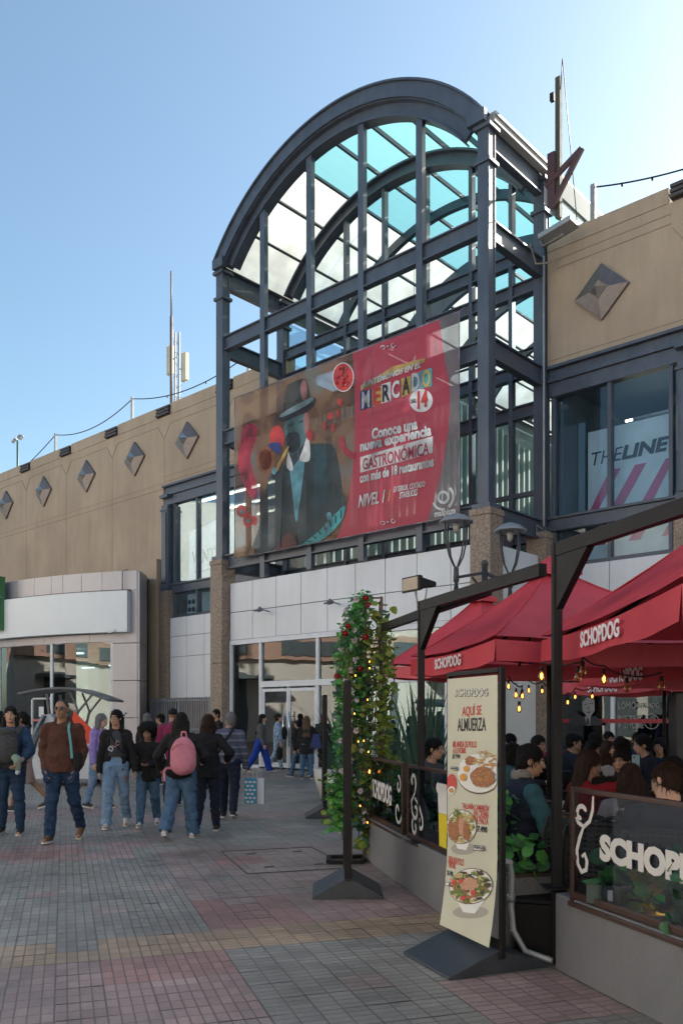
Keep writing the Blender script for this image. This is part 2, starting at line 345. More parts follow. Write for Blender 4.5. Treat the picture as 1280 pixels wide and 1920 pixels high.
for x in bounds_r:
    b.box(x - .014, x + .014, W - .006, W + .05, 10.9, 12.72)
    for sx in (-1, 1): b.bar((x, W + .001, 12.72), (x + sx * .42, W + .001, 13.28), .014, .03, up=(0, 1, 0))
for xa, xb in zip([.0] + bounds_r, bounds_r + [27]):
    b.box(xa + .44, xb - .44, W - .006, W + .05, 13.38, 13.41); b.box(xa + .2, xb - .016, W - .006, W + .05, 11.0, 11.025); b.box(xa + .2, xb - .44, W - .0055, W + .05, 13.62, 13.645)
b.build('joint_line', tan_line, mall)
b = MB(); b.box(-62, -10.4, W + .4, 40, 13.3, 13.6); b.box(.35, 27, W + .4, 40, 13.3, 13.6); b.box(-10.4, .35, 26, 40, 13.3, 13.6)
b.build('roof', mat('roof_felt', (.2, .2, .2), .9), mall)
for xx in bounds_l[5:] + bounds_r[:2]:
    b = MB(); zz = 13.66 if xx < 0 else 13.95
    for k in range(3): b.box(xx - .44, xx + .44, W - .14 + .02 * k, W + .3, zz + k * .13, zz + .085 + k * .13)
    b.box(xx - .40, xx + .40, W + .02, W + .3, zz - .03, zz + .33)
    b.build('louvre_vent', louvre_m, mall, bevel=.012)
def diamond(x):
    b = MB(); r = .72; ri = .25; c = [(0, -1), (1, 0), (0, 1), (-1, 0)]
    vo = [(x + a * r, W - .004, 12.33 + h * r) for a, h in c]; vm = [(x + a * r, W - .09, 12.33 + h * r) for a, h in c]; vi = [(x + a * ri, W - .24, 12.33 + h * ri) for a, h in c]
    b.add(vo + vm + vi, [(k, (k + 1) % 4, 4 + (k + 1) % 4, 4 + k) for k in range(4)] + [(4 + k, 4 + (k + 1) % 4, 8 + (k + 1) % 4, 8 + k) for k in range(4)] + [(8, 9, 10, 11)])
    for a, h in ((.5, .5), (-.5, .5), (.5, -.5), (-.5, -.5)): b.ball((x + a * .42, W - .17, 12.33 + h * .42), .028, 6)
    o = b.build('diamond_ornament', diamond_m, mall)
    b = MB(); b.add([(x + a * ri * .98, W - .243, 12.33 + h * ri * .98) for a, h in c] + [(x, W - .47, 12.33)], [(k, (k + 1) % 4, 4) for k in range(4)] + [(3, 2, 1, 0)])
    b.build('pyramid_cap', diamond_c, o)
for x in (-30.2, -26.4, -22.6, -18.85, -15.3, 1.72, 5.8): diamond(x)
# --- steel window bays of the upper storey
def bay(x0, x1, mull, pil):
    b = MB()
    b.box(x0, x1, W + .02, W + .32, 10.05, 10.42); b.box(x0, x1, W - .06, W + .3, 10.42, 10.52); b.box(x0, x1, W + .04, W + .3, 10.523, 10.84); b.box(x0, x1, W - .1, W + .2, 10.76, 10.843)
    b.box(x0, x1, W + .02, W + .32, 6.50, 6.80); b.box(x0, x1, W - .05, W + .3, 6.803, 6.87); b.box(x0, x1, W + .05, W + .3, 5.52, 5.62)
    for x in mull: b.box(x - .05, x + .05, W + .06, W + .28, 5.623, 6.497); b.box(x - .05, x + .05, W + .06, W + .28, 6.873, 10.047)
    for x in pil:
        b.box(x - .2, x + .2, W - .16, W + .3, 6.88, 10.02); b.box(x - .26, x + .26, W - .22, W + .3, 10.3, 10.42); b.box(x - .25, x + .25, W - .2, W + .3, 9.78, 9.86)
        b.box(x - .14, x + .14, W - .21, W - .161, 6.9, 9.7); b.box(x - .24, x + .24, W - .2, W + .3, 6.60, 6.878)
    f = b.build('window', steel, mall, bevel=.008)
    b = MB()
    for xa, xb in zip(mull[:-1], mull[1:]):
        b.box(xa + .052, xb - .052, W + .15, W + .162, 5.625, 6.495); b.box(xa + .052, xb - .052, W + .15, W + .162, 6.875, 10.045)
    b.build('pane', g_up, f)
    b = MB()
    for x in pil: b.box(x - .27, x + .27, W - .22, W + .3, 0, 6.597)
    b.build('granite_pillar', granite, mall, bevel=.01)
    return f
bay(-16.9, -10.2, [-16.3, -14.85, -13.4, -11.95, -10.4], [-16.62])
bay(.2, 7.8, [.3, 1.86, 3.42, 4.4, 5.9, 7.3], [3.86, 7.6])
bay(7.8, 27, [8, 10, 12, 14, 16, 18, 20, 22, 24, 26.5], [])
# interiors of the upper storey
for xa, xb in ((-16.9, -10.35), (.35, 27)):
    b = MB(); b.box(xa, xb, W + 6, W + 6.2, 5.4, 10.6, 0); b.box(xa, xb, W + .35, W + 6, 10.4, 10.5, 0); b.box(xa, xb, W + .35, W + 6, 5.3, 5.42, 1)
    b.box(xa, xa + .1, W + .35, W + 6, 5.42, 10.4, 0); b.box(xb - .1, xb, W + .35, W + 6, 5.42, 10.4, 0)
    b.build('room_interior', [mat('room_blue', (.12, .16, .2), .9, 0., .15, .6), floor_in], mall)
b = MB()
for k in range(3): b.box(-16.0, -10.8, W + 1.2 + 1.5 * k, W + 1.28 + 1.5 * k, 10.3, 10.36)
b.box(1.6, 4.5, W + 1.6, W + 1.66, 9.5, 9.54)
b.build('tube_light', tube_l, mall)
b = MB(); b.tube([fw(2.0, W + 1.3) * 0 + Vector((2.0, W + 1.2, 9.36)), Vector((5.4, W + 1.2, 9.36))], .05, 8); b.tube([(2.4, W + 3, 8.9), (2.4, W + 3, 10.4)], .12, 8)
for x in (2.35, 3.0): b.lathe([(.03, .1), (.09, 0), (.02, -.01)], (x, W + 1.2, 9.22), 8)
b.build('ceiling_duct', mat('duct', (.4, .42, .45), .5), mall)
# ground-floor white cladding: left of the tower and right of it
def panels(name, x0, x1, y, z0, z1, nx, rows, m=clad, side=None):
    b = MB(); b.box(x0 - .004, x1 + .004, y + .03, y + .12, z0, z1, 1); wdt = (x1 - x0) / nx
    for r_ in range(len(rows) - 1):
        for k in range(nx): b.box(x0 + k * wdt + .009, x0 + (k + 1) * wdt - .009, y, y + .06, rows[r_] + .009, rows[r_ + 1] - .009, 0)
    return b.build(name, [m, joint_d], mall, bevel=.004)
panels('cladding', -16.33, -13.1, W - .1, 2.3, 5.5, 3, [2.3, 3.95, 4.75, 5.5])
panels('cladding', .3, 3.58, W - .1, 4.05, 5.5, 2, [4.05, 5.5]); panels('cladding', 4.15, 27, W - .1, 4.05, 5.5, 14, [4.05, 5.5])
b = MB(); b.box(-16.9, -9.9, W + .3, W + .5, 0, 5.5); b.build('wall', tan, mall)
b = MB(); b.box(-9.95, .35, W + .42, W + .6, 0, 6.4); b.build('lobby_wall', green_in, mall)
# entrance vestibule in front of the wall: cladding fascia over a glass front
V = .02
b = MB(); b.box(-9.62, .0, V + .03, V + .12, 4.03, 5.84, 1)
xs = [-9.64 + k * 1.071 for k in range(10)]
for xa, xb in zip(xs[:-1], xs[1:]):
    for za, zb in ((4.03, 4.92), (4.92, 5.86)): b.box(xa + .01, xb - .01, V, V + .06, za + .01, zb - .01, 0)
b.box(-9.62, 0, V + .12, W + .4, 5.6, 5.82, 1); b.box(.0, .06, V + .03, W, 4.03, 5.84, 0)
b.build('fascia_cladding', [clad, joint_d], mall, bevel=.004)
b = MB()
for x in (-9.6, -8.2, -5.75, -3.3, -1.2, -.06): b.box(x - .05, x + .05, V - .02, V + .14, .05, 4.03)
b.box(-9.6, 0, V - .03, V + .13, 3.88, 4.027); b.box(-8.15, 0, V - .025, V + .135, 2.5, 2.68); b.box(-9.55, -8.26, V - .02, V + .12, .0, .1); b.box(-5.8, 0, V - .02, V + .12, 0, .1)
for x in (-8.12, -6.98, -5.82): b.box(x - .03, x + .03, V + .0, V + .09, .05, 2.5)
sf = b.build('shop_window', whitef, mall, bevel=.006)
b = MB()
for xa, xb, za, zb in ((-9.55, -8.25, .1, 3.87), (-8.15, -5.8, 2.69, 3.87), (-5.7, -3.35, .1, 2.5), (-5.7, -3.35, 2.69, 3.87), (-3.25, -1.25, .1, 2.5), (-3.25, -1.25, 2.69, 3.87), (-1.15, -.12, .1, 3.87)):
    b.box(xa, xb, V + .05, V + .062, za, zb)
b.build('pane', g_door, sf)
for xa, xb in ((-8.09, -7.01), (-6.95, -5.85)):
    d = MB().box(xa, xa + .05, V + .02, V + .07, .06, 2.45).box(xb - .05, xb, V + .02, V + .07, .06, 2.45).box(xa + .051, xb - .051, V + .02, V + .07, .06, .2).box(xa + .051, xb - .051, V + .02, V + .07, 2.36, 2.45).build('door', whitef, mall)
    MB().box(xa + .052, xb - .052, V + .04, V + .05, .2, 2.36).build('pane', g_door, d)
    hx = xb - .1 if xa < -7.5 else xa + .1
    MB().tube([(hx, V - .07, .7), (hx, V - .07, 1.75)], .02, 8).tube([(hx, V + .02, .85), (hx, V - .07, .85)], .014, 6).tube([(hx, V + .02, 1.6), (hx, V - .07, 1.6)], .014, 6).build('handle', mat('chrome', (.7, .7, .7), .2, 1.), d)
# lobby behind
b = MB()
for x in (-8.9, -7.8, -7.0, -4.6): b.box(x - .06, x + .06, 1.6, 1.75, 0, 4)
b.box(-9.6, -4.4, 2.6, 2.7, 2.6, 2.75); b.box(-3.5, -2.4, 2.0, 2.05, .3, 2.2); b.build('lobby_frame', white_in, mall)
MB().box(-9.62, -9.55, V + .15, W + .42, 0, 5.6).build('side_wall', white_in, mall); MB().box(-.05, .0, V + .15, W + .42, 0, 4).build('side_wall', white_in, mall)
# restaurant front under the right wall: glass, mullions, dark room
b = MB()
for x in (.35, 2.0, 3.5, 4.25, 6.1, 8, 10, 12): b.box(x - .05, x + .05, W - .05, W + .1, .0, 3.95)
b.box(.3, 27, W - .08, W + .12, 3.85, 4.045); b.box(.3, 27, W - .05, W + .1, 0, .15)
sf2 = b.build('shop_window', whitef, mall, bevel=.006)
b = MB(); b.box(.3, 26, W + .02, W + .03, .15, 3.85); b.build('pane', glass('dim_glass', (.4, .45, .45), 1.2, 0., .04), sf2)
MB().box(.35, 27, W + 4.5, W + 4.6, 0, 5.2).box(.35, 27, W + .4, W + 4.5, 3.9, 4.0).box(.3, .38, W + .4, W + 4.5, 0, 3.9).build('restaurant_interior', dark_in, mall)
# ---------------------------------------------------------------- entrance tower
tw = thing('entrance_tower', 'blue-grey steel arched entrance tower with teal and cream barrel roof above granite pillars', 'tower', O2, FA)
XL, XR, XM = -9.97, 0., -4.985; ZC = 12.375
def colmn(x, y, z0, z1):
    b = MB(); h = .16
    b.box(x - h, x + h, y - h, y - h + .05, z0, z1); b.box(x - h, x + h, y + h - .05, y + h, z0, z1); b.box(x - .07, x + .07, y - h + .05, y + h - .05, z0, z1)
    b.box(x - h + .02, x - h + .05, y - h + .05, y + h - .05, z0, z1); b.box(x + h - .05, x + h - .02, y - h + .05, y + h - .05, z0, z1)
    if z1 > 15:
        for zz, e in ((z1 - .95, .06), (z1 - .12, .08)): b.box(x - h - e, x + h + e, y - h - e, y + h + e, zz, zz + .1)
    b.box(x - h - .1, x + h + .1, y - h - .1, y + h + .1, z0 - .12, z0 + .001)
    b.build('column', steel, tw, bevel=.01)
for x in (XL, XR): colmn(x, 0, 6.75, 15.95); colmn(x, W, 6.6, 15.9)
for x, y, zt in ((XL, 0, 6.62), (XR, 0, 6.62), (XL, W - .02, 6.46), (XR, W - .02, 6.46)):
    b = MB(); b.box(x - .29, x + .29, y - .29, y + .29, 0, 3.3); b.box(x - .29, x + .29, y - .29, y + .29, 3.312, zt - .16); b.box(x - .31, x + .31, y - .31, y + .31, zt - .157, zt)
    b.build('granite_pillar', granite, tw, bevel=.012)
def arc_band(b, r0, r1, y0, y1, a0, a1, n=40, m=0):
    vs = []
    for k in range(n + 1):
        a = a0 + (a1 - a0) * k / n
        for r_, y in ((r0, y0), (r1, y0), (r1, y1), (r0, y1)): vs.append((XM + r_ * math.sin(a), y, ZC + r_ * math.cos(a)))
    fs = [(4 * k + j, 4 * k + (j + 1) % 4, 4 * (k + 1) + (j + 1) % 4, 4 * (k + 1) + j) for k in range(n) for j in range(4)] + [(3, 2, 1, 0), (4 * n, 4 * n + 1, 4 * n + 2, 4 * n + 3)]
    b.add(vs, fs, m)
A = math.asin(5.1 / 6.375)
b = MB(); arc_band(b, 5.97, 6.33, -.27, -.06, -A + .005, A - .005); arc_band(b, 6.332, 6.385, -.34, -.02, -A - .005, A + .005); b.box(-.36, .14, -.335, -.19, 15.94, 16.235); b.box(-.05, .135, -.189, .16, 15.955, 16.0); b.box(-10.11, -9.61, -.335, -.19, 15.94, 16.235); b.build('roof_fascia', steel, tw)
for yy in (0, W):
    b = MB(); arc_band(b, 5.6, 5.95, yy - .05, yy + .05, -A + .03, A - .03); arc_band(b, 5.56, 5.602, yy - .18, yy + .18, -A + .03, A - .03); arc_band(b, 5.94, 6.0, yy - .2, yy + .2, -A + .01, A - .01)
    b.build('arch', steel, tw)
for yy, rr_ in ((5.4, .28), (8.6, 1.0), (12, .28), (15.4, .28), (18.8, .28), (22.2, .28), (25.2, .3)):
    b = MB(); arc_band(b, 6.1 - rr_, 6.1, yy - .09, yy + .09, -A, A); b.build('roof_rib', steel, tw)
NP = 9; ang = [-A + 2 * A * k / NP for k in range(NP + 1)]
b = MB()
for k, a in enumerate(ang):
    x, z = XM + 6.13 * math.sin(a), ZC + 6.13 * math.cos(a); b.bar((x, -.2, z), (x, 25.5, z), .07, .12, up=(math.sin(a), 0, math.cos(a)))
for yy in np.arange(-.2, 25.5, 1.7): pass
b.build('purlin', steel, tw)
ys = [-.24, W] + list(np.arange(W + 1.35, 25.6, 1.35))
for grp, mm in (((0, 1, 2), cream), (tuple(range(3, 8)), teal), ((8,), cream)):
    b = MB()
    for k in grp:
        for ya, yb in zip(ys[:-1], ys[1:]):
            n = 4
            for q in range(n):
                a, a2 = ang[k] + (ang[k + 1] - ang[k]) * q / n, ang[k] + (ang[k + 1] - ang[k]) * (q + 1) / n
                P = lambda a_, y_: (XM + 6.22 * math.sin(a_), y_, ZC + 6.22 * math.cos(a_))
                b.add([P(a, ya + .01), P(a2, ya + .01), P(a2, yb - .01), P(a, yb - .01)], [(0, 1, 2, 3)], 0, True)
    b.build('roof_panel', mm, tw)
# rails and mullions: front frame open, back frame glazed
def ibeam(p, q, h=.42, wd=.22):
    b = MB(); p = Vector(p); q = Vector(q); up = Vector((0, 0, 1))
    b.bar(p, q, .05, h - .08); b.bar(p + up * (h / 2 - .02), q + up * (h / 2 - .02), wd, .04); b.bar(p - up * (h / 2 - .02), q - up * (h / 2 - .02), wd, .04)
    return b.build('beam', steel, tw)
for z in (13.58, 10.55, 6.55): ibeam((XL + .17, 0, z), (XR - .17, 0, z), .46)
for z in (14.05, 13.18, 10.95, 9.85, 6.45): ibeam((XL + .17, W, z), (XR - .17, W, z), .36)
for x in (XL, XR):
    for z in (15.75, 13.5, 10.62, 6.55): ibeam((x, .17, z), (x, W - .17, z), .52 if z < 15 else .62)
b = MB()
for x in (-7.97, -5.97, -3.97, -1.97):
    zt = ZC + math.sqrt(5.57 ** 2 - (x - XM) ** 2); b.box(x - .07, x + .07, -.07, .07, 5.87, zt); b.box(x - .1, x + .1, -.12, -.07, 5.87, zt)
b.build('mullion', steel, tw)
b = MB()
for x in (-8.6, -7.0, -5.4, -3.8, -2.2, -.9):
    zt = ZC + math.sqrt(5.57 ** 2 - (x - XM) ** 2); b.box(x - .06, x + .06, W - .1, W + .08, 5.87, zt)
for z in (7.6, 6.0): b.box(XL + .16, XR - .16, W - .07, W + .06, z - .06, z + .06)
b.build('mullion', steel, tw)
b = MB(); n = 30; xs = [XL + .16 + (XR - XL - .32) * k / n for k in range(n + 1)]
for xa, xb in zip(xs[:-1], xs[1:]):
    b.quad((xa, W + .02, 5.87), (xb, W + .02, 5.87), (xb, W + .02, ZC + math.sqrt(max(.1, 5.6 ** 2 - (xb - XM) ** 2))), (xa, W + .02, ZC + math.sqrt(max(.1, 5.6 ** 2 - (xa - XM) ** 2))))
b.build('glazing', g_up, tw)
# atrium behind
b = MB(); b.box(-10.35, -10.2, W + .4, 6.2, 5.6, 13.7); b.box(-10.35, -10.2, 6.2, 25.6, 5.6, 15.6); b.box(.2, .34, W + .42, 25.6, 5.6, 13.7); b.box(-10.2, .2, 25.6, 25.8, 5.6, 15.8); b.box(-10.2, .2, W + 1.2, 25.6, 5.3, 5.5)
b.box(-10.32, -10.22, W + .4, 25.6, 15.61, 16.1); b.box(.22, .33, W + .4, 25.6, 15.55, 16.1)
b.build('atrium_wall', mat('atrium_grey', (.16, .19, .19), .8, 0., .2, .5), tw)
b = MB()
for k in range(46):
    y = W + .9 + k * .48; b.box(-10.19, -9.8, y, y + .12, 6.2, 13.1 + .3 * math.sin(k * .35) if y < 6.2 else 15.0 + .4 * math.sin(k * .35))
b.build('slatted_wall', mat('slat', (.30, .35, .33), .7, 0., .08, 1), tw)
b = MB(); b.box(-10.29, -10.27, W + .45, 6.19, 13.72, 15.5); b.box(.27, .29, W + .45, 25.6, 13.72, 15.5); b.build('side_glazing', g_up, tw)
b = MB()
for k in range(16):
    for x in ((-10.3, .3) if k < 3 else (.3,)): b.box(x - .03, x + .03, W + .45 + k * 1.45, W + .51 + k * 1.45, 13.72, 15.5)
for x in (-10.13, .16): b.box(x - .1, x + .1, -.05, 25.6, 15.98, 16.12); b.box(x - .14, x + .14, -.06, 25.6, 16.122, 16.2)
b.build('eave', mat('eave_grey', (.3, .3, .3), .6), tw)
b = MB()
for yy in (6.2, 10.2): b.tube([(-8.5, yy, 15.2), (-2, yy, 15.2)], .05, 8); b.tube([(-7, yy, 15.2), (-7, yy, 17.5)], .008, 4); b.tube([(-3, yy, 15.2), (-3, yy, 17.5)], .008, 4)
for yy in (6.2, 10.2):
    for x in (-8.4, -6.2, -4.4, -2.2): b.lathe([(.03, .18), (.1, .0), (.02, -.02)], (x, yy, 15.0), 8)
b.build('light_bar', steel_d, tw)
# ---------------------------------------------------------------- sunlit street fronts on the far sides of the plaza (seen in the glass), built taller and nearer to bounce fill light
sunw = mat('sunlit_white', (.80, .75, .67), .85, 0., .10, .4); salm = mat('salmon', (.58, .38, .29), .8, 0., .08, .4); dshop = mat('dark_shop', (.14, .17, .18), .3); gaw = mat('grey_awning', (.16, .19, .19), .7)
def opposite(label, loc, rz, y0, y1, seed):
    rn = random.Random(seed); t = thing('opposite_building', label, 'building', loc, R(rz))
    b = MB(); b.box(-10, 0, y0, y1, 0, 5.1); b.box(-10, .1, y0, y1, 6.72, 15.5); b.build('wall', sunw, t)
    b = MB(); b.box(-10, .35, y0, y1, 5.12, 6.7); b.build('fascia', salm, t)
    b = MB(); y = y0 + 1
    while y < y1 - 6:
        w_ = rn.uniform(2.2, 4.5)
        if rn.random() < .45: b.box(-.1, .06, y, y + w_, .2, rn.uniform(2.6, 4.6))
        if rn.random() < .4: b.box(.1, .16, y + .4, y + w_ * .6, 7.0, 8.4)
        if rn.random() < .35: b.box(.36, .42, y, y + w_, 5.4, 6.3)
        if rn.random() < .5: b.box(.1, .16, y + .4, y + w_ * .8, 10.6, 12.4)
        y += w_ + rn.uniform(.8, 3)
    b.build('window', dshop, t)
    b = MB()
    for k in range(4): y = y0 + 6 + k * (y1 - y0) / 4; b.box(.06, 2.0, y, y + 6, 3.9, 4.1); b.box(.06, .2, y + 8, y + 8.3, 0, 5); b.box(.06, .15, y - 3, y + 9, 6.2, 6.35)
    b.build('awning', gaw, t)
opposite('white and salmon commercial building left of the plaza, seen only in reflections', (-31, 6, 0), -6, -34, 30, 3)
opposite('added white and salmon building behind the camera for bounce light, seen only in reflections', (4, -17, 0), 84, -38, 36, 5)  # added behind the camera so its sunlit wall throws fill forward
# ---------------------------------------------------------------- reading a facade point off the photograph: facade coordinates (s, n, z) on the plane n
def fp(px, py, n):
    u = (px - 640) / 1594.; es = Vector((.7375, -.6754)); en = Vector((.6754, .7375)); p0 = Vector((3.53, 20.7)) + en * n
    d = (p0.x * es.y - p0.y * es.x) / (u * es.y - es.x); s = (Vector((u * d, d)) - p0).dot(es)
    return s, n, 1.58 + (1345 - py) / 1594. * d
def fit_text(body, m, parent, l, r, h, up, bold=.02, shear=0., name='lettering', ext=.0015):
    l = Vector(l); r = Vector(r); ux = (r - l).normalized(); up = Vector(up); uy = (up - ux * up.dot(ux)).normalized() if shear is None else up.normalized()
    ob = text(body, 1, m, parent, (0, 0, 0), (1, 0, 0), (0, 1, 0), bold=bold, shear=(shear or 0), name=name, ext=ext)
    me = ob.data; co = np.empty(len(me.vertices) * 3); me.vertices.foreach_get('co', co); co = co.reshape(-1, 3)
    lo = co.min(0); hi = co.max(0); c = (lo + hi) / 2; wd = (r - l).length
    sx = wd / (hi[0] - lo[0]); sy = h / (hi[1] - lo[1]); mid = (l + r) / 2; uz = ux.cross(uy).normalized()
    out = np.array(mid)[None] + np.outer((co[:, 0] - c[0]) * sx, np.array(ux)) + np.outer((co[:, 1] - c[1]) * sy, np.array(uy)) + np.outer(co[:, 2], np.array(uz))
    me.vertices.foreach_set('co', out.ravel()); me.update(); return ob
# ---------------------------------------------------------------- shopfront with the bowed white fascia, left
sh = thing('shopfront', 'bowed shopfront with blank white fascia, silver panels and big green-tinted windows', 'shopfront', (-7.81, 32.5, 0))
def bow(d, off=0.):                       # point on the bowed front d metres left of its right end, off towards the street
    y = .2046 * d + .043 * d * d; sl = .2046 + .086 * d; n = Vector((-sl, -1, 0)).normalized(); return Vector((-d, y, 0)) + n * off
def strip(b, d0, d1, z0, z1, f, t, m=0, n=0):
    n = n or max(1, int((d1 - d0) / .5)); vs = []
    for k in range(n + 1):
        d = d0 + (d1 - d0) * k / n
        for o_, z in ((f, z0), (f, z1), (f - t, z1), (f - t, z0)): p = bow(d, o_); vs.append((p.x, p.y, z))
    fs = [(4 * k + j, 4 * k + (j + 1) % 4, 4 * (k + 1) + (j + 1) % 4, 4 * (k + 1) + j) for k in range(n) for j in range(4)] + [(3, 2, 1, 0), (4 * n, 4 * n + 1, 4 * n + 2, 4 * n + 3)]
    b.add(vs, fs, m)
b = MB()
seam = [0, .52, 1.45, 2.35, 3.2, 3.75, 4.6, 5.5, 6.4, 7.4, 8.4, 9.4, 10.4, 12.5]
for d0, d1 in zip(seam[:-1], seam[1:]): strip(b, d0 + .006, d1 - .006, 6.46, 7.2, .0, .3)
for d0, d1 in ((0, 2.0), (2.0, 4.1), (4.1, 6.4), (6.4, 9), (9, 12.5)): strip(b, d0 + (1.0 if d0 == 0 else .006), d1 - .006, 4.5, 4.8, -.02, .3)
for z0, z1 in ((0, 1.55), (1.56, 2.98), (2.99, 4.42), (4.43, 6.45)): strip(b, 0.0, 1.0, z0 + .005, z1 - .005, 0, .45)
for z0, z1 in ((0, 1.55), (1.56, 2.98), (2.99, 4.42), (4.43, 7.2)): b.box(.0005, .09, .03, 1.3, z0 + .005, z1 - .005)
pts = [bow(d, -.28) for d in np.linspace(0, 12.5, 20)]; b.prism([(p.x, p.y) for p in pts] + [(-12.5, 14), (0, 3)], (0, 0, 7.12), (1, 0, 0), (0, 1, 0), (0, 0, .05))
b.build('silver_cladding', alum, sh, bevel=.006)
b = MB(); strip(b, .25, 12.5, 4.82, 6.40, .32, .3); b.build('fascia_sign', signw, sh, bevel=.01)
b = MB(); strip(b, .26, 6.5, 6.40, 6.47, .1, .3); b.tube([(-.55, -.06, 6.44), (-.55, -.06, 7.16), (-.35, -.04, 7.22)], .02, 6); b.build('gutter', louvre_m, sh)
b = MB()
for d in (1.02, 3.75, 6.6, 9.5): strip(b, d, d + .11, .02, 4.5, -.06, .12)
strip(b, 3.86, 4.75, 2.3, 2.36, -.06, .08); strip(b, 4.75, 4.82, .02, 2.3, -.05, .1); strip(b, 1.1, 12.5, .02, .14, -.05, .1)
f = b.build('window', whitef, sh)
b = MB(); strip(b, 1.12, 12.4, .15, 4.49, -.1, .012); b.build('pane', g_bank, f)
b = MB(); strip(b, 3.9, 4.7, 1.42, 1.50, -.04, .02); b.build('door_bar', mat('red_strip', (.5, .12, .12), .6), sh)
b = MB(); b.quad((-4.35, .2 + 1.6, 1.55), (-4.1, .2 + 1.52, 1.55), (-4.1, 1.72, 1.95), (-4.35, 1.8, 1.95)); 
p0, p1 = bow(4.45, -.085), bow(4.2, -.085); b = MB(); b.add([(p0.x, p0.y, 1.6), (p1.x, p1.y, 1.6), (p1.x, p1.y, 2.0), (p0.x, p0.y, 2.0)], [(0, 1, 2, 3)]); b.build('notice', clad, sh)
b = MB(); strip(b, .5, 12.5, 0, 4.8, -3.2, .1); b.box(-1.0, -.9, .4, 3.5, 0, 4.8); strip(b, .9, 12.5, 4.52, 4.6, -.32, 2.9); b.build('shop_interior', green_in, sh)
b = MB(); strip(b, 1.6, 2.6, 3.7, 3.74, -2.0, .08); strip(b, 3.0, 3.6, 3.6, 3.64, -1.5, .08); strip(b, 4.6, 6.2, 4.3, 4.36, -1.2, .3); strip(b, 4.6, 6.2, 4.3, 4.36, -2.3, .3); b.build('ceiling_and_fill_light', tube_c, sh)  # wide strips added to brighten the dark shop interior
b = MB(); b.tube([bow(1.0, .3) + Vector((0, 0, 4.84)), bow(1.0, .3) + Vector((0, 0, 4.78))], .02, 6); b.bar(bow(.95, .42) + Vector((0, 0, 4.80)), bow(.7, .34) + Vector((0, 0, 4.9)), .09, .09); b.build('security_camera', mat('cam_white', (.6, .6, .6), .4), sh)
b = MB()
for dx, dz in ((.0, 0), (.07, .07)): b.box(-.55 + dx, -.49 + dx, -.025 + .11 - .0, .14, 1.63 + dz, 1.69 + dz)
b.build('symbol_mark', joint_d, sh)
q = bow(5.85, .42); gs = thing('green_sign', 'blank green sign box projecting over the left end of the white fascia', 'sign', (-7.81 + q.x, 32.5 + q.y, 0))
MB().box(-2.4, 0, -.16, .16, 5.15, 7.35).build('sign_box', mat('sign_green', (.045, .16, .055), .45, 0., .05, 1), gs, bevel=.02, rotz=R(-36))
# ---------------------------------------------------------------- banner on the tower
bz = 6.55; bs0 = -9.07; BN = -.27
bn = thing('banner', 'large red and brown translucent advertising banner hung across the front of the arched tower', 'banner', fw(bs0, BN, bz), FA)
def bl(px, py, k=0): s, n, z = fp(px, py, BN); return Vector((s - bs0, -.004 * k, z - bz))
def blx(x, y, k=0): return bl(640 + x / 5.333, 640 + y / 5.333, k)          # right-hand half
def bly(x, y, k=0): return bl(420 + x / 4.923, 680 + y / 4.923, k)          # left-hand half
BW, BH = 8.46, 5.02
m_bg = cloth_t('banner_brown', (.26, .155, .11), .3, .26, None, .85, .75)
m_bg, N, L, o = shader_mat('banner_market'); g = N.new('ShaderNodeNewGeometry'); n = N.new('ShaderNodeTexNoise'); n.inputs['Scale'].default_value = .8; n.inputs['Detail'].default_value = 1.6; n.inputs['Distortion'].default_value = .2; L.new(g.outputs['Position'], n.inputs['Vector'])
r = N.new('ShaderNodeValToRGB'); els = r.color_ramp.elements; els[0].position = .30; els[0].color = (.07, .055, .055, 1); els[1].position = .76; els[1].color = (.20, .23, .22, 1)
for ps, cc in ((.42, (.15, .09, .07)), (.52, (.27, .165, .11)), (.62, (.26, .17, .13))): e = els.new(ps); e.color = cc + (1,)
L.new(n.outputs[0], r.inputs[0]); d = N.new('ShaderNodeBsdfDiffuse'); L.new(r.outputs[0], d.inputs[0]); t_ = N.new('ShaderNodeBsdfTransparent'); mx = N.new('ShaderNodeMixShader'); mx.inputs[0].default_value = .30; L.new(d.outputs[0], mx.inputs[1]); L.new(t_.outputs[0], mx.inputs[2]); L.new(mx.outputs[0], o.inputs[0])
m_red = cloth_t('banner_red', (.52, .055, .09), .3, .18, None, .06, .8)
m_lil = cloth_t('banner_lilac', (.24, .19, .2), .3, .30, None, .4, .8)
def inkm(name, col, tp=.08): return cloth_t(name, col, .25, tp + (.22 if tp >= .05 else .06), None, .6, 1.6)
i_w = inkm('ink_white', (.72, .74, .78), .0); i_teal = inkm('ink_teal', (.03, .06, .075), .10); i_cy = inkm('ink_cyan', (.16, .42, .52), .05); i_dk = inkm('ink_dark', (.03, .03, .045), .08)
i_face = inkm('ink_face', (.10, .22, .23), .06); i_rd = inkm('ink_scarlet', (.50, .05, .05), .04); i_pk = inkm('ink_pink', (.45, .2, .2), .06); i_och = inkm('ink_ochre', (.52, .36, .11), .02)
i_bl = inkm('ink_blue', (.035, .06, .23), .02); i_tl2 = inkm('ink_turquoise', (.07, .34, .36), .02); i_or = inkm('ink_orange', (.36, .14, .06), .05); i_gr = inkm('ink_grey', (.3, .3, .34), .0); i_crim = inkm('ink_crimson', (.50, .035, .08), .08)
b = MB()
lb = [(661, 661), (664.8, 730), (664.7, 802), (662.7, 863), (653.6, 934), (641.4, 985), (630, 1016)]; rb = [(823.5, 598), (833, 674), (842.5, 720.6), (844, 771), (838.7, 818), (827.5, 884), (814, 936), (801, 981)]
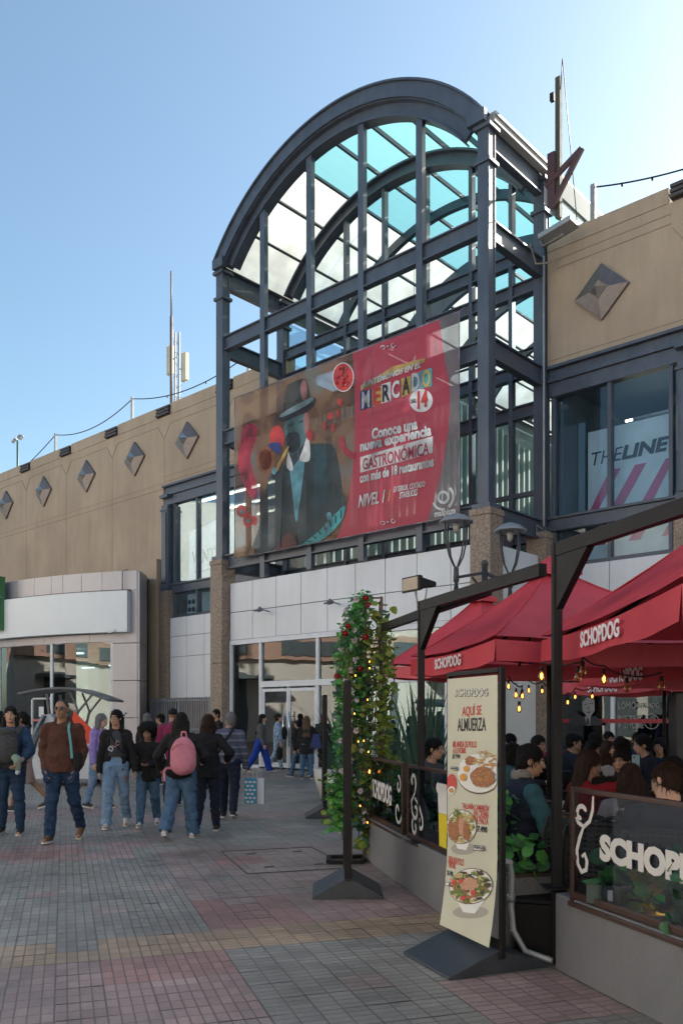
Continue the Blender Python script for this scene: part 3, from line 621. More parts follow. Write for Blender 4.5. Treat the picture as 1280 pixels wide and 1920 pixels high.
LB = [bl(*p) for p in lb]; RB = [bl(*p) for p in rb]; LB[0].z = RB[0].z = BH; LB[-1].z = RB[-1].z = 0
b.add([(0, 0, 0)] + [tuple(p) for p in LB[::-1]] + [(0, 0, BH)], [tuple(range(len(LB) + 2))], 0)
b.add([tuple(p) for p in LB] + [tuple(p) for p in RB[::-1]], [tuple(range(len(LB) + len(RB)))[::-1]], 1)
b.add([tuple(p) for p in RB[::-1]][:0] + [(BW, 0, BH), (BW, 0, 0)] + [tuple(p) for p in RB[::-1]], [tuple(range(len(RB) + 2))[::-1]], 2)
b.build('fabric', [m_bg, m_red, m_lil], bn)
b = MB()
for p, q in (((0, 0, 0), (BW, 0, 0)), ((0, 0, BH), (BW, 0, BH)), ((0, 0, 0), (0, 0, BH)), ((BW, 0, 0), (BW, 0, BH))): b.tube([p, q], .014, 6)
for x in (2.83, 5.66): b.tube([(x, -.003, .01), (x, -.003, BH)], .006, 5)
for k in range(9):
    x = BW * k / 8; b.tube([(x, 0, BH), (x + .03, .2, BH + .18)], .008, 4); b.tube([(x, 0, 0), (x + .03, .2, -.05)], .008, 4)
b.build('hem', i_gr, bn)
def ell(cx, cy, rx, ry, n=22, a0=0.): return [(cx + rx * math.cos(a0 + 2 * math.pi * k / n), cy + ry * math.sin(a0 + 2 * math.pi * k / n)) for k in range(n)]
art = [
 (i_crim, [(180, 600), (250, 555), (310, 600), (290, 720), (245, 860), (265, 1000), (310, 1150), (300, 1250), (250, 1250), (190, 1140), (135, 980), (128, 860), (150, 720)]),
   (i_teal, [(265, 1790), (330, 1500), (415, 1060), (520, 990), (590, 900), (640, 760), (800, 745), (960, 750), (1020, 785), (1060, 950), (1100, 1200), (1120, 1330), (960, 1450), (700, 1712)]),
 (inkm('ink_lapel', (.035, .10, .125), .1), [(830, 830), (900, 770), (960, 1000), (940, 1300), (860, 1450)]),
 (i_rd, ell(490, 690, 70, 110)), (i_or, ell(385, 895, 82, 125)), (inkm('ink_sausage', (.22, .04, .03), .05), ell(385, 895, 58, 95)),
 (i_face, [(560, 570), (600, 530), (750, 470), (785, 560), (770, 640), (740, 740), (640, 850), (590, 800), (560, 660)]),
 (i_pk, [(740, 480), (775, 470), (790, 560), (775, 640), (745, 640)]),
 (i_dk, [(570, 690), (620, 645), (690, 650), (705, 770), (650, 835), (600, 810)]),
 (i_cy, [(585, 960), (610, 1010), (662, 1450), (690, 1360), (745, 920), (690, 900), (625, 985)]),
 (i_w, [(775, 670), (795, 770), (788, 905), (700, 900), (730, 800)]), (i_w, [(590, 850), (600, 830), (640, 960), (625, 1000), (580, 960)]),
 (inkm('ink_hat', (.06, .07, .065), .1), [(555, 500), (572, 260), (600, 200), (720, 150), (762, 170), (800, 330), (790, 400)]),
 (i_pk, ell(740, 250, 32, 95)), (i_dk, [(510, 520), (545, 490), (800, 350), (795, 325), (845, 325), (840, 385), (790, 440), (640, 510), (540, 545)]),
 (inkm('ink_band', (.3, .42, .46), .05), [(545, 462), (800, 325), (802, 372), (548, 502)]),
 (i_rd, ell(165, 1370, 46, 58)), (i_rd, ell(225, 1450, 46, 70)), (i_rd, ell(285, 1460, 28, 45)), (i_tl2, ell(165, 1380, 14, 20)), (i_tl2, ell(230, 1460, 14, 20)),
 (i_w, ell(1105, 135, 100, 136)), (i_rd, ell(1105, 135, 92, 127)), (i_rd, ell(1075, 365, 25, 33)), (i_rd, ell(985, 495, 28, 33)), (i_rd, ell(1053, 473, 18, 36)), (i_rd, ell(935, 580, 18, 40)), (i_rd, ell(1012, 600, 20, 40)),
 (i_rd, ell(800, 670, 35, 50)), (i_crim, [(1070, 700), (1110, 685), (1130, 780), (1200, 830), (1200, 895), (1130, 850), (1080, 790)]),
 (i_tl2, [(700, 1708), (900, 1540), (1112, 1325), (1100, 1440), (1000, 1570), (850, 1672)]), (inkm('ink_brown', (.14, .05, .045), .05), [(470, 1750), (540, 1640), (590, 1570), (640, 1580), (670, 1700)]),
 (i_cy, ell(978, 1420, 24, 40)), (i_cy, ell(968, 1540, 24, 60)), (i_och, [(490, 970), (585, 790), (605, 800), (505, 1000)]), (i_bl, [(415, 760), (520, 740), (530, 840), (480, 830)]), (i_cy, ell(472, 1003, 22, 33)), (inkm('ink_sand2', (.3, .18, .1), .1), [(110, 1720), (270, 1690), (275, 1790), (112, 1825)])]
groups = {}
def smooth(p):
    out = []; n = len(p)
    for i in range(n):
        a, b_, c, d = [Vector(p[(i + k) % n]) for k in (-1, 0, 1, 2)]
        for q in range(4): t_ = q / 4; v = .5 * (2 * b_ + (c - a) * t_ + (2 * a - 5 * b_ + 4 * c - d) * t_ ** 2 + (3 * b_ - 3 * c + d - a) * t_ ** 3); out.append((v.x, v.y))
    return out
for k, (mm, poly) in enumerate(art):
    b = MB(); P = [bly(x, y) for x, y in (smooth(poly) if len(poly) < 20 else poly)]; P = [Vector((min(max(p.x, .01), BW), 0, min(max(p.z, .01), BH - .01))) for p in P]
    off = -.003 - .0012 * k; vs = [(p.x, off, p.z) for p in P]
    area = sum(P[i].x * P[(i + 1) % len(P)].z - P[(i + 1) % len(P)].x * P[i].z for i in range(len(P)))
    groups.setdefault('all', []).append((vs, mm, area))
b = MB(); mm_ = []
for vs, mm, area in groups['all']:
    if mm not in mm_: mm_.append(mm)
    b.add(vs, [tuple(range(len(vs))) if area > 0 else tuple(range(len(vs)))[::-1]], mm_.index(mm))
for k in range(7): b.tube([bly(335 + k * 4, 830 + k * 22, 0) + Vector((0, -.06, 0)), bly(395, 850 + k * 18) + Vector((0, -.062, 0)), bly(440 - k * 3, 810 + k * 26) + Vector((0, -.06, 0))], .012, 4, mm_.index(i_or))
for x0_, y0_, x1_, y1_ in ((595, 580, 635, 575), (700, 552, 740, 535), (560, 1050, 535, 1700)): b.tube([bly(x0_, y0_) + Vector((0, -.06, 0)), bly((x0_ + x1_) / 2, (y0_ + y1_) / 2 + 8) + Vector((0, -.06, 0)), bly(x1_, y1_) + Vector((0, -.06, 0))], .014, 4, mm_.index(i_dk))
for k in range(8):
    t_ = k / 7; b.tube([bly(720 + 370 * t_, 1695 - 330 * t_) + Vector((0, -.06, 0)), bly(770 + 320 * t_, 1695 - 250 * t_) + Vector((0, -.06, 0))], .012, 4, mm_.index(i_dk))
for k in range(26):
    a = random.uniform(0, 6.28); r_ = random.uniform(0, 75); b.ball(bly(1105 + r_ * math.cos(a), 135 + 1.35 * r_ * math.sin(a)) + Vector((0, -.045, 0)), .045, 7, mm_.index(random.choice([i_rd, i_pk, i_crim])))
b.build('illustration', mm_, bn)
UP = (0, 0, 1)
def bt(body, l, r, h, m, k=12, **kw): return fit_text(body, m, bn, blx(*l) + Vector((0, -.03, 0)), blx(*r) + Vector((0, -.03, 0)), h, UP, **kw)
def bpoly(name, pts, m, y): 
    b = MB(); P = [blx(*p) for p in pts]; b.add([(p.x, y, p.z) for p in P], [tuple(range(len(P)))[::-1]]); 
    return b
b = MB(); mats_ = [i_och, i_bl, i_w, i_cy, i_tl2, i_crim]
def bp2(pts, mi, y):
    P = [blx(*p) for p in pts]; ar = sum(P[i].x * P[(i + 1) % len(P)].z - P[(i + 1) % len(P)].x * P[i].z for i in range(len(P)))
    b.add([(p.x, y, p.z) for p in P], [tuple(range(len(P))) if ar > 0 else tuple(range(len(P)))[::-1]], mi)
bp2([(195, 440), (380, 340), (520, 250), (840, 165), (835, 205), (640, 290), (195, 492)], 0, -.012)
bp2([(188, 500), (300, 478), (305, 660), (190, 692)], 1, -.013); bp2([(308, 480), (405, 440), (408, 625), (312, 655)], 0, -.014); bp2([(405, 432), (495, 402), (498, 592), (408, 622)], 2, -.015)
bp2([(600, 372), (695, 345), (698, 525), (605, 556)], 0, -.013); bp2([(698, 335), (800, 300), (800, 472), (700, 505)], 3, -.014); bp2([(802, 292), (907, 265), (907, 447), (804, 470)], 4, -.015)
bp2(ell(800, 592, 117, 117), 2, -.017); bp2([(192, 1158), (917, 948), (917, 1115), (192, 1315)], 2, -.016); bp2([(468, 1600), (488, 1480), (497, 1478), (478, 1600)], 0, -.016)
b.build('colour_block', mats_, bn)
bt('JUNTÉMONOS EN EL', (212, 440), (802, 232), .24, i_w, shear=.25, bold=.03)
for ch, x, y, mm in (('M', 250, 582, i_w), ('E', 360, 550, i_rd), ('R', 452, 515, i_dk), ('C', 548, 482, i_w), ('A', 650, 445, i_dk), ('D', 748, 405, i_w), ('O', 855, 372, i_och)): bt(ch, (x - 38, y + 10), (x + 38, y - 10), .46, mm, bold=.03)
bt('DEL', (695, 605), (756, 592), .1, i_dk, bold=.02); bt('14', (765, 590), (868, 562), .46, i_rd, bold=.05)
bt('Conoce una', (310, 930), (768, 822), .30, i_w, bold=.04); bt('nueva experiencia', (195, 1072), (905, 905), .36, i_w, bold=.04); bt('GASTRONÓMICA', (218, 1218), (880, 1052), .40, i_crim, bold=.012)
bt('con más de 18 restaurantes', (192, 1370), (928, 1200), .27, i_w, bold=.035); bt('NIVEL 1', (175, 1605), (442, 1548), .33, i_w, shear=.3, bold=.02)
bt('EXTERIOR, COSTADO', (525, 1490), (842, 1430), .17, i_w, shear=.3, bold=.02); bt('STARBUCKS', (585, 1545), (768, 1508), .17, i_w, shear=.3, bold=.02); bt('mallplaza', (937, 1738), (1147, 1700), .21, i_w, bold=.02)
b = MB()
def ring(cx, cy, r0, r1, a0, a1, n=24):
    vs = []
    for k in range(n + 1):
        a = a0 + (a1 - a0) * k / n
        for r_ in (r0, r1): p = blx(cx + r_ * math.cos(a), cy - r_ * 1.08 * math.sin(a)); vs.append((p.x, -.03, p.z))
    b.add(vs, [(2 * k, 2 * k + 1, 2 * k + 3, 2 * k + 2) for k in range(n)])
ring(1025, 1562, 38, 62, 0, 6.283); ring(1015, 1580, 84, 106, 3.5, 5.0); ring(1005, 1555, 105, 130, -.9, .75)
b.build('emblem', i_w, bn); b = MB()
def curl(cx, cy, f):
    pts = []
    for k in range(22):
        a = k / 21 * 5.2; r_ = 26 - 17 * k / 21; pts.append(blx(cx + f * (30 - r_ * math.cos(a)), cy - f * r_ * math.sin(a) * 1.1) + Vector((0, -.03, 0)))
    b.tube(pts, .014, 4)
for cy in (68, 1825):
    for f_, x_, y_ in ((1, 395, cy), (-1, 550, cy - 30)): b = MB(); curl(x_, y_, f_); b.build('scroll_ornament', i_w, bn)
    b = MB(); b.ball(blx(470, cy - 15) + Vector((0, -.03, 0)), .03, 6); b.build('dot_ornament', i_w, bn)
# ---------------------------------------------------------------- window posters
def poster(label, x0, x1, z0, z1, zt, n=W + .5):
    t = thing('window_poster', label, 'poster', fw(x0, n, z0), FA)
    b = MB(); b.add([(0, 0, 0), (x1 - x0, 0, 0), (x1 - x0, 0, zt - z0), (0, 0, z1 - z0)], [(0, 1, 2, 3)]); b.add([(0, .01, 0), (x1 - x0, .01, 0), (x1 - x0, .01, zt - z0), (0, .01, z1 - z0)], [(3, 2, 1, 0)])
    b.build('sheet', cloth_t('poster_white', (.80, .84, .87), .35, .06) if 'poster_white' not in M else M['poster_white'], t); return t
ink_blk = mat('ink_black', (.03, .035, .05), .6, 0., 0); ink_pink2 = mat('ink_magenta', (.55, .09, .2), .6, 0., 0); ink_mint = mat('ink_mint', (.15, .45, .40), .6, 0., 0)
t = poster('white THELINE poster with pink stripes inside the upper right window', 1.08, 3.36, 6.9, 9.05, 9.05)
fit_text('THE', ink_blk, t, (.1, -.01, 1.42), (.95, -.01, 1.42), .34, UP, bold=.0, shear=.2); fit_text('LINE', ink_blk, t, (.92, -.01, 1.42), (2.14, -.01, 1.42), .36, UP, bold=.045, shear=.2)
b = MB()
for x in (-.05, .62, 1.4, 2.1):
    P = [(x, .02), (x + .3, .02), (x + .95, 1.05), (x + .65, 1.05)]; P = [(min(max(a, .01), 2.27), z) for a, z in P]; b.add([(a, -.008, z) for a, z in P], [(0, 1, 2, 3)])
b.build('stripe', ink_pink2, t)
t = poster('white and pink striped poster continuing in the low window below THELINE', 1.08, 3.36, 5.65, 6.46, 6.46)
b = MB()
for x in (.2, 1.1, 1.95): b.add([(x, -.008, .4), (x + .3, -.008, .4), (min(2.27, x + .55), -.008, .8), (x + .25, -.008, .8)], [(0, 1, 2, 3)])
b.build('stripe', ink_pink2, t)
t = poster('pale VANTEK poster filling the upper left window beside the tower', -15.9, -12.0, 6.9, 8.9, 9.5)
fit_text('VAN', ink_blk, t, (.2, -.01, .98), (1.2, -.01, .98), .52, UP, bold=.02); fit_text('TEK', ink_mint, t, (1.28, -.01, .98), (2.3, -.01, .98), .52, UP, bold=.04); fit_text('Vanguardia tecnología', ink_blk, t, (.35, -.01, .4), (2.4, -.01, .4), .14, UP, bold=0.)
t = poster('pale poster with four social icons in the low left window', -16.0, -12.0, 5.65, 6.46, 6.46)
fit_text('vantek', ink_blk, t, (1.9, -.01, .4), (2.7, -.01, .4), .18, UP, bold=0.)
b = MB()
for x in (.15, .4):
    for z in (.2, .5): b.lathe([(.1, 0), (.1, .01)], (x, -.012, z), 12, X=Matrix.Rotation(R(90), 3, 'X'))
b.build('round_icon', ink_blk, t)
# ---------------------------------------------------------------- roof furniture
galv = mat('galvanised', (.33, .35, .37), .5, .3, .12, 4)
def post(label, px, py, n, h, r=.07, m=galv, name='cable_post'):
    s, n, z = fp(px, py, n); p = fw(s, n, 13.6); b = MB(); b.box(-r, r, -r * .6, r * .6, 0, z - 13.6); b.box(-r * 1.8, r * 1.8, -r * 1.8, r * 1.8, 0, .05)
    o = b.build(name, m, None, p, rotz=FA); tag(o, label, 'post', 'posts carrying the roof cable'); return fw(s, n, z - .08)
q0 = post('grey cable post on the left parapet behind the third louvre', 104, 812, 4, 1); q1 = post('grey cable post on the left parapet beside the slim antenna', 248, 744, 4, 1); q2 = post('grey cable post on the parapet seen through the left side of the tower', 466, 660, 4, 1); q3 = post('leaning grey cable post on the right parapet beside the vault', 1112, 345, 4, 1)
def cable(label, a, c, sag, bulbs=0, n=16):
    a = Vector(a); c = Vector(c); P = [a.lerp(c, k / n) - Vector((0, 0, sag * 4 * (k / n) * (1 - k / n))) for k in range(n + 1)]
    b = MB(); b.tube([p - a for p in P], .022, 5)
    for k in range(bulbs): t_ = (k + 1) / (bulbs + 1); p = a.lerp(c, t_) - Vector((0, 0, sag * 4 * t_ * (1 - t_))) - a; b.lathe([(.025, 0), (.035, -.05), (.015, -.09)], p, 6)
    tag(b.build('cable', steel_d, None, a), label, 'cable')
cable('sagging roof cable running left from the outermost cable post', q0, fw(-36, 4, 14.0), .35); cable('sagging roof cable between the two left cable posts', q0, q1, .5); cable('sagging roof cable from the antenna to the post behind the tower', q1, q2, .5, 2)
cable('string light cable rising to the right from the leaning post', q3, fw(*fp(1345, 296, 4)), .10, 3)
fl = thing('floodlight_pole', 'dark green pole with two small floodlights on the far left roof', 'floodlight', fw(*fp(33, 870, 5)[:2], 13.6), FA)
zt = fp(33, 826, 5)[2] - 13.6; MB().tube([(0, 0, 0), (0, 0, zt)], .06, 8).build('pole', mat('pole_green', (.03, .09, .085), .5), fl)
for sx in (-1, 1): MB().box(-.22, .22, -.08, .08, -.12, .12).build('floodlight', galv, fl, (sx * .32, 0, zt + .12), .02).rotation_euler = (R(-35), sx * R(18), 0)
s, n, z = fp(321, 508, 4); an = thing('whip_antenna', 'slim tall brown whip antenna on the left parapet', 'antenna', fw(s, n, 13.6), FA)
MB().tube([(0, 0, 0), (0, 0, (z - 13.6) * .72)], .06, 6).tube([(0, 0, (z - 13.6) * .72), (0, 0, z - 13.6)], .035, 6).build('rod', mat('rust_brown', (.12, .08, .065), .6), an); MB().box(-.12, .12, -.12, .12, 0, .15).tube([(.0, 0, (z - 13.6) * .75), (.28, 0, 3.2)], .008, 4).build('base', galv, an)
s, n, z = fp(333, 624, 7); ma = thing('mobile_mast', 'lattice mobile phone mast with two panel antennas on the left roof', 'antenna mast', fw(s, n, 13.6), FA); hz = z - 13.6
b = MB(); 
for a in range(3): b.tube([(.12 * math.cos(a * 2.09), .12 * math.sin(a * 2.09), 0), (.12 * math.cos(a * 2.09), .12 * math.sin(a * 2.09), hz)], .045, 6)
for k in range(12): b.bar((-.12, 0, hz * k / 12), (.12, .05, hz * (k + .6) / 12), .03, .03)
for k in range(7): b.tube([(-.35, 0, 1 + k * .55), (.35, 0, 1 + k * .55)], .015, 4)
b.build('lattice', mat('mast_grey', (.38, .4, .42), .5), ma)
for x, zc, h in ((-.55, .82, 1.35), (.6, .72, 1.3)):
    MB().box(x - .13, x + .13, -.1, .1, hz * zc - h / 2, hz * zc + h / 2).box(x - .17, x - .131, -.12, .12, hz * zc - h / 2 - .05, hz * zc + h / 2 + .05).build('panel_antenna', mat('antenna_cream', (.5, .45, .33), .5), ma, bevel=.01); MB().bar((0, 0, hz * zc), (x, 0, hz * zc), .05, .05).build('bracket', galv, ma)
s, n, z = fp(1047, 145, 1.9); fpn = thing('timber_pole', 'bare weathered pole with a dark red triangular bracket at the right corner of the tower', 'pole', fw(s, n, 13.9), FA)
MB().box(-.065, .065, -.065, .065, .3, z - 13.9).build('pole', mat('weathered_wood', (.07, .065, .05), .8, 0., .25, 6), fpn)
b = MB(); zz = fp(1047, 330, 1.9)[2] - 13.9
b.bar((-.14, -.1, zz - .75), (-.14, -.1, zz + .6), .1, .2); b.bar((-.3, -.12, zz - .2), (.7, -.14, zz + .32), .08, .13); b.bar((.7, -.14, zz + .32), (-.12, -.16, zz - .85), .08, .13); b.build('bracket', mat('dark_red_steel', (.075, .035, .04), .6), fpn)
b = MB(); b.tube([(.1, -.1, z - 13.9 - .4), (.16, -.1, 4.2), (.55, -.1, 0)], .012, 4); b.box(-.2, -.1, -.1, 0, z - 13.9 - .55, z - 13.9 - .35); b.build('wire', steel_d, fpn)
s, n, z = fp(1050, 428, 2.0); bx = thing('metal_cable_box', 'flat grey metal box lying on the parapet corner beside the tower', 'metal box', fw(s, n, z - .1), FA)
MB().box(-.5, .42, -.25, .25, 0, .13).build('lid', galv, bx, bevel=.02).rotation_euler = (0, R(-9), 0); MB().tube([(-.5, -.1, -.05), (-.4, -.2, -.3), (.2, -.2, -.2)], .03, 6).tube([(-.75, -.2, -.1), (-.55, -.25, -.7), (-.2, -.25, -.8)], .025, 6).build('loose_pipe', mat('old_pipe', (.2, .17, .15), .7), bx)
s, n, z = fp(1019, 480, 2.45); o_ = MB().tube([(0, 0, 0), (0, 0, z - 4.2)], .03, 8).tube([(0, 0, 2.3), (-.2, -.05, 2.45), (-.2, -.05, 2.2), (0, 0, 2.1)], .015, 5).build('downpipe', galv, None, fw(s, n, 4.2)); tag(o_, 'thin grey conduit running down the wall right of the tower', 'pipe')
# ---------------------------------------------------------------- spotlights on the white fascia
sp_m = mat('spot_grey', (.12, .13, .14), .5)
for px, py, lab in ((490, 1145, 'small grey spotlight on the white fascia near the left granite pillar'), (622, 1131, 'small grey spotlight on the white fascia above the flower trellis')):
    s, n, z = fp(px, py, -.3); t = thing('wall_spotlight', lab, 'spotlight', fw(s, .02, z), FA, 'spotlights on the white fascia')
    MB().bar((0, 0, 0), (0, -.35, .04), .03, .03).build('arm', sp_m, t); MB().lathe([(.03, .07), (.10, -.05), (.095, -.07)], (0, 0, 0), 10).box(-.08, .08, -.2, .0, -.015, .025).build('lamp_head', sp_m, t, (-.03, -.35, .05)).rotation_euler = (R(25), 0, 0)
# ---------------------------------------------------------------- street lamps
lampc = mat('lamp_cap', (.19, .21, .24), .45, 0., .1, 3); lampd = mat('lamp_iron', (.035, .037, .042), .5, 0., .15, 5)
def lamp_head(parent, p, sc=1.):
    h = MB(); X = Matrix.Diagonal((sc, sc, sc))
    h.lathe([(.02, .0), (.05, -.02), (.06, -.3), (.035, -.32), (.06, -.55), (.05, -.56)][::-1], (0, 0, 0), 10, X=X)
    o = h.build('lamp_head', lampd, parent, p)
    b = MB(); b.lathe([(.30, .86), (.34, .87), (.335, .90), (.2, 1.0), (.06, 1.05), (.01, 1.055)], (0, 0, 0), 20, X=X); b.build('cap', lampc, o)
    b = MB()
    for a in range(4):
        c, s_ = math.cos(a * 1.571 + .5) * sc, math.sin(a * 1.571 + .5) * sc; b.tube([(c * .05, s_ * .05, 0), (c * .17, s_ * .17, .2 * sc), (c * .26, s_ * .26, .55 * sc), (c * .27, s_ * .27, .87 * sc)], .018, 6)
    b.build('cage', lampd, o); b = MB(); b.lathe([(.03, .66), (.06, .72), (.07, .85), (.03, .86)], (0, 0, 0), 12, X=X); b.build('reflector', mat('reflector', (.3, .29, .27), .4), o)
def street_lamp(label, base, ztop, d1, d2, sc=.9):
    t = thing('street_lamp', label, 'street lamp', base, 0, 'double street lamps on the plaza')
    MB().tube([(0, 0, 0), (0, 0, ztop)], [.09, .065], 10).lathe([(.16, 0), (.16, .5), (.1, .6)], (0, 0, 0), 12).ball((0, 0, ztop), .08, 8).build('pole', lampd, t)
    for d in (d1, d2):
        d = Vector(d); MB().bar((0, 0, ztop - .2), d + Vector((0, 0, ztop - .25)), .05, .06).bar((0, 0, ztop - .62), d * .45 + Vector((0, 0, ztop - .27)), .035, .04).build('arm', lampd, t)
        lamp_head(t, d + Vector((0, 0, ztop - .02)), sc)
    return t
street_lamp('dark double street lamp standing before the right granite pillar', (3.03, 18, 0), 4.84, (-.66, -.42, -.12), (.62, .42, -.12), 1.04)
street_lamp('dark double street lamp cut by the left edge before the white fascia', (-12.75, 28.9, 0), 4.95, (-.6, -.3, 0), (.75, .35, 0), .9)
# ---------------------------------------------------------------- gate
s0, s1 = -16.9, -13.2
gt = thing('metal_gate', 'grey vertical bar gate between the tan wall and the granite pillar', 'gate', fw(s0, W - .6, 0), FA); gm = mat('gate_grey', (.16, .18, .21), .5, .2, .1, 3)
wg = s1 - s0; b = MB(); b.box(0, wg, -.03, .03, 2.18, 2.25); b.box(0, wg, -.03, .03, .12, .2); b.box(0, wg, -.03, .03, 1.1, 1.16)
for x in (0, wg / 2, wg): b.box(x - .04, x + .04, -.04, .04, 0, 2.32)
b.build('frame', gm, gt); b = MB()
for k in range(26): x = (k + .5) * wg / 26; b.box(x - .03, x + .03, -.015, .015, .1, 2.33)
b.build('bars', gm, gt)
# ---------------------------------------------------------------- kiosk cart
kx, ky = -6.35, 20.0; kk = thing('kiosk_cart', 'street vending cart with curved grey canopy on forked struts behind the man in brown', 'cart', (kx, ky, 0))
kd = mat('kiosk_grey', (.07, .08, .09), .4, 0., .1, 2); kw = mat('kiosk_white', (.45, .47, .5), .4)
vs = []; n = 14
for k in range(n + 1):
    t_ = k / n; x = -1.0 + 2.05 * t_; z = 2.02 + .2 * math.sin(math.pi * (t_ * .82 + .12)) - (.12 * max(0, t_ - .6) / .4)
    for y, zz in ((-.7, 0), (.7, 0), (.7, .045), (-.7, .045)): vs.append((x, y, z + zz))
fs = [(4 * k + j, 4 * k + (j + 1) % 4, 4 * (k + 1) + (j + 1) % 4, 4 * (k + 1) + j) for k in range(n) for j in range(4)] + [(3, 2, 1, 0), (4 * n, 4 * n + 1, 4 * n + 2, 4 * n + 3)]
MB().add(vs, fs).build('canopy', kd, kk)
for y in (-.45, .45):
    MB().bar((-.35, y, 1.5), (-.42, y, 2.12), .09, .05).build('strut', kd, kk); b = MB(); b.bar((.12, y, 1.0), (.3, y, 1.75), .06, .05); b.bar((.3, y, 1.7), (.12, y, 2.16), .045, .04); b.bar((.3, y, 1.7), (.62, y, 2.1), .045, .04); b.build('strut', kd, kk)
b = MB(); b.prism([(-.85, 0.15), (-.62, .9), (-.38, 1.65), (-.28, 1.65), (.1, 1.0), (.75, 1.0), (.8, .15)], (0, .6, 0), (1, 0, 0), (0, 0, 1), (0, -1.2, 0)); b.build('body', kw, kk, bevel=.03)
b = MB(); b.bar((-.84, -.62, .75), (-.41, -.62, 1.63), .05, .3, up=(0, 1, 0)); b.build('windscreen', mat('cart_glass', (.1, .14, .18), .1), kk)
for x in (-.5, .5): MB().lathe([(.22, -.66), (.22, -.58), (.1, -.57)], (x, 0, .22), 14, X=Matrix.Rotation(R(90), 3, 'X')).build('wheel', mat('rubber', (.02, .02, .02), .8), kk)
MB().box(-.2, .7, -.3, .4, 1.0, 1.3).build('counter_goods', mat('goods', (.2, .16, .13), .7, 0., .5, 7), kk)
cl = MB(); cl.add([(0, 0, 0), (.42, .0, -.42), (.36, .06, -.75), (.02, .05, -.7), (-.08, .02, -.35)], [(0, 1, 2, 3, 4)]); cl.add([(0, .02, 0), (-.08, .04, -.35), (.02, .07, -.7), (.36, .08, -.75), (.42, .02, -.42)], [(0, 1, 2, 3, 4)])
tag(cl.build('orange_cloth', mat('orange_cloth', (.62, .07, .03), .8, 0., .12, 8), None, (kx + .28, ky - .72, 1.72)), 'bright orange cloth hanging from the kiosk cart strut', 'cloth')
def at(px, py, d): return Vector(((px - 640) / 1594. * d, d, 1.58 + (1345 - py) / 1594. * d))
def ribbon(b, pts, wd, y, m=0):
    n = len(pts); vs = []
    for i, (x, z) in enumerate(pts):
        x0, z0 = pts[max(i - 1, 0)]; x1, z1 = pts[min(i + 1, n - 1)]; dx, dz = x1 - x0, z1 - z0; l = math.hypot(dx, dz) or 1
        w_ = wd * (1 if 0 < i < n - 1 else .6) / 2; vs += [(x - dz / l * w_, y, z + dx / l * w_), (x + dz / l * w_, y, z - dx / l * w_)]
    b.add(vs, [(2 * i, 2 * i + 1, 2 * i + 3, 2 * i + 2) for i in range(n - 1)], m)
def spiral(cx, cz, r0, r1, a0, a1, n=20): return [(cx + (r0 + (r1 - r0) * k / n) * math.cos(a0 + (a1 - a0) * k / n), cz + (r0 + (r1 - r0) * k / n) * math.sin(a0 + (a1 - a0) * k / n)) for k in range(n + 1)]
# ---------------------------------------------------------------- planters
soil = mat('soil', (.05, .035, .02), .95, 0., .4, 20, .6, 30)
def planter(label, pts, th, h=.48):
    t = thing('planter', label, 'planter', (pts[0][0], pts[0][1], 0), 0, 'grey terrace planters'); P = [Vector((p[0] - pts[0][0], p[1] - pts[0][1])) for p in pts]; B = []
    for i, p in enumerate(P):
        d = (P[min(i + 1, len(P) - 1)] - P[max(i - 1, 0)]).normalized(); B.append(p + Vector((-d.y, d.x)) * th)
    poly = [(p.x, p.y) for p in P] + [(p.x, p.y) for p in B[::-1]]
    b = MB(); b.prism(poly, (0, 0, 0), (1, 0, 0), (0, 1, 0), (0, 0, h)); b.build('wall', conc, t, bevel=.012)
    I = [p.lerp(q, .18) for p, q in zip(P, B)]; J = [p.lerp(q, .85) for p, q in zip(P, B)]; ii = [(p.x, p.y) for p in I] + [(p.x, p.y) for p in J[::-1]]
    MB().prism(ii, (0, 0, h + .002), (1, 0, 0), (0, 1, 0), (0, 0, .02)).build('soil', soil, t); return t
planter('long grey concrete planter running from the flower trellis to the menu sign', [(.25, 9.5), (.52, 8.1), (.80, 6.75), (1.12, 5.78)], .42)
planter('grey concrete planter with a big glass panel in the bottom right corner', [(1.335, 5.32), (1.62, 4.42), (1.95, 3.4), (2.3, 2.3)], .5)
o_ = MB().box(-.16, .16, -.14, .14, 0, .33).box(-.17, .17, -.15, .15, .332, .36).build('black_box', steel_d, None, (1.36, 5.78, 0), .01, rotz=R(-20)); tag(o_, 'low black box in the gap between the two planters', 'box')
b = MB(); P = [at(940, 1612, 5.55), at(955, 1618, 5.6), at(959, 1640, 5.62), at(958, 1700, 5.62), at(962, 1745, 5.6), at(985, 1772, 5.55), at(1036, 1795, 5.4)]; P[-1].z = .03; P[-2].z = .05; b.tube([p - P[3] for p in P], .02, 10); b.lathe([(.028, -.02), (.028, .03)], (0, 0, .05), 10)
for k in (1, 4): b.ball(P[k] - P[3], .024, 8)
tag(b.build('conduit', galv, None, P[3]), 'bent galvanised conduit rising from the ground beside the menu sign', 'pipe')
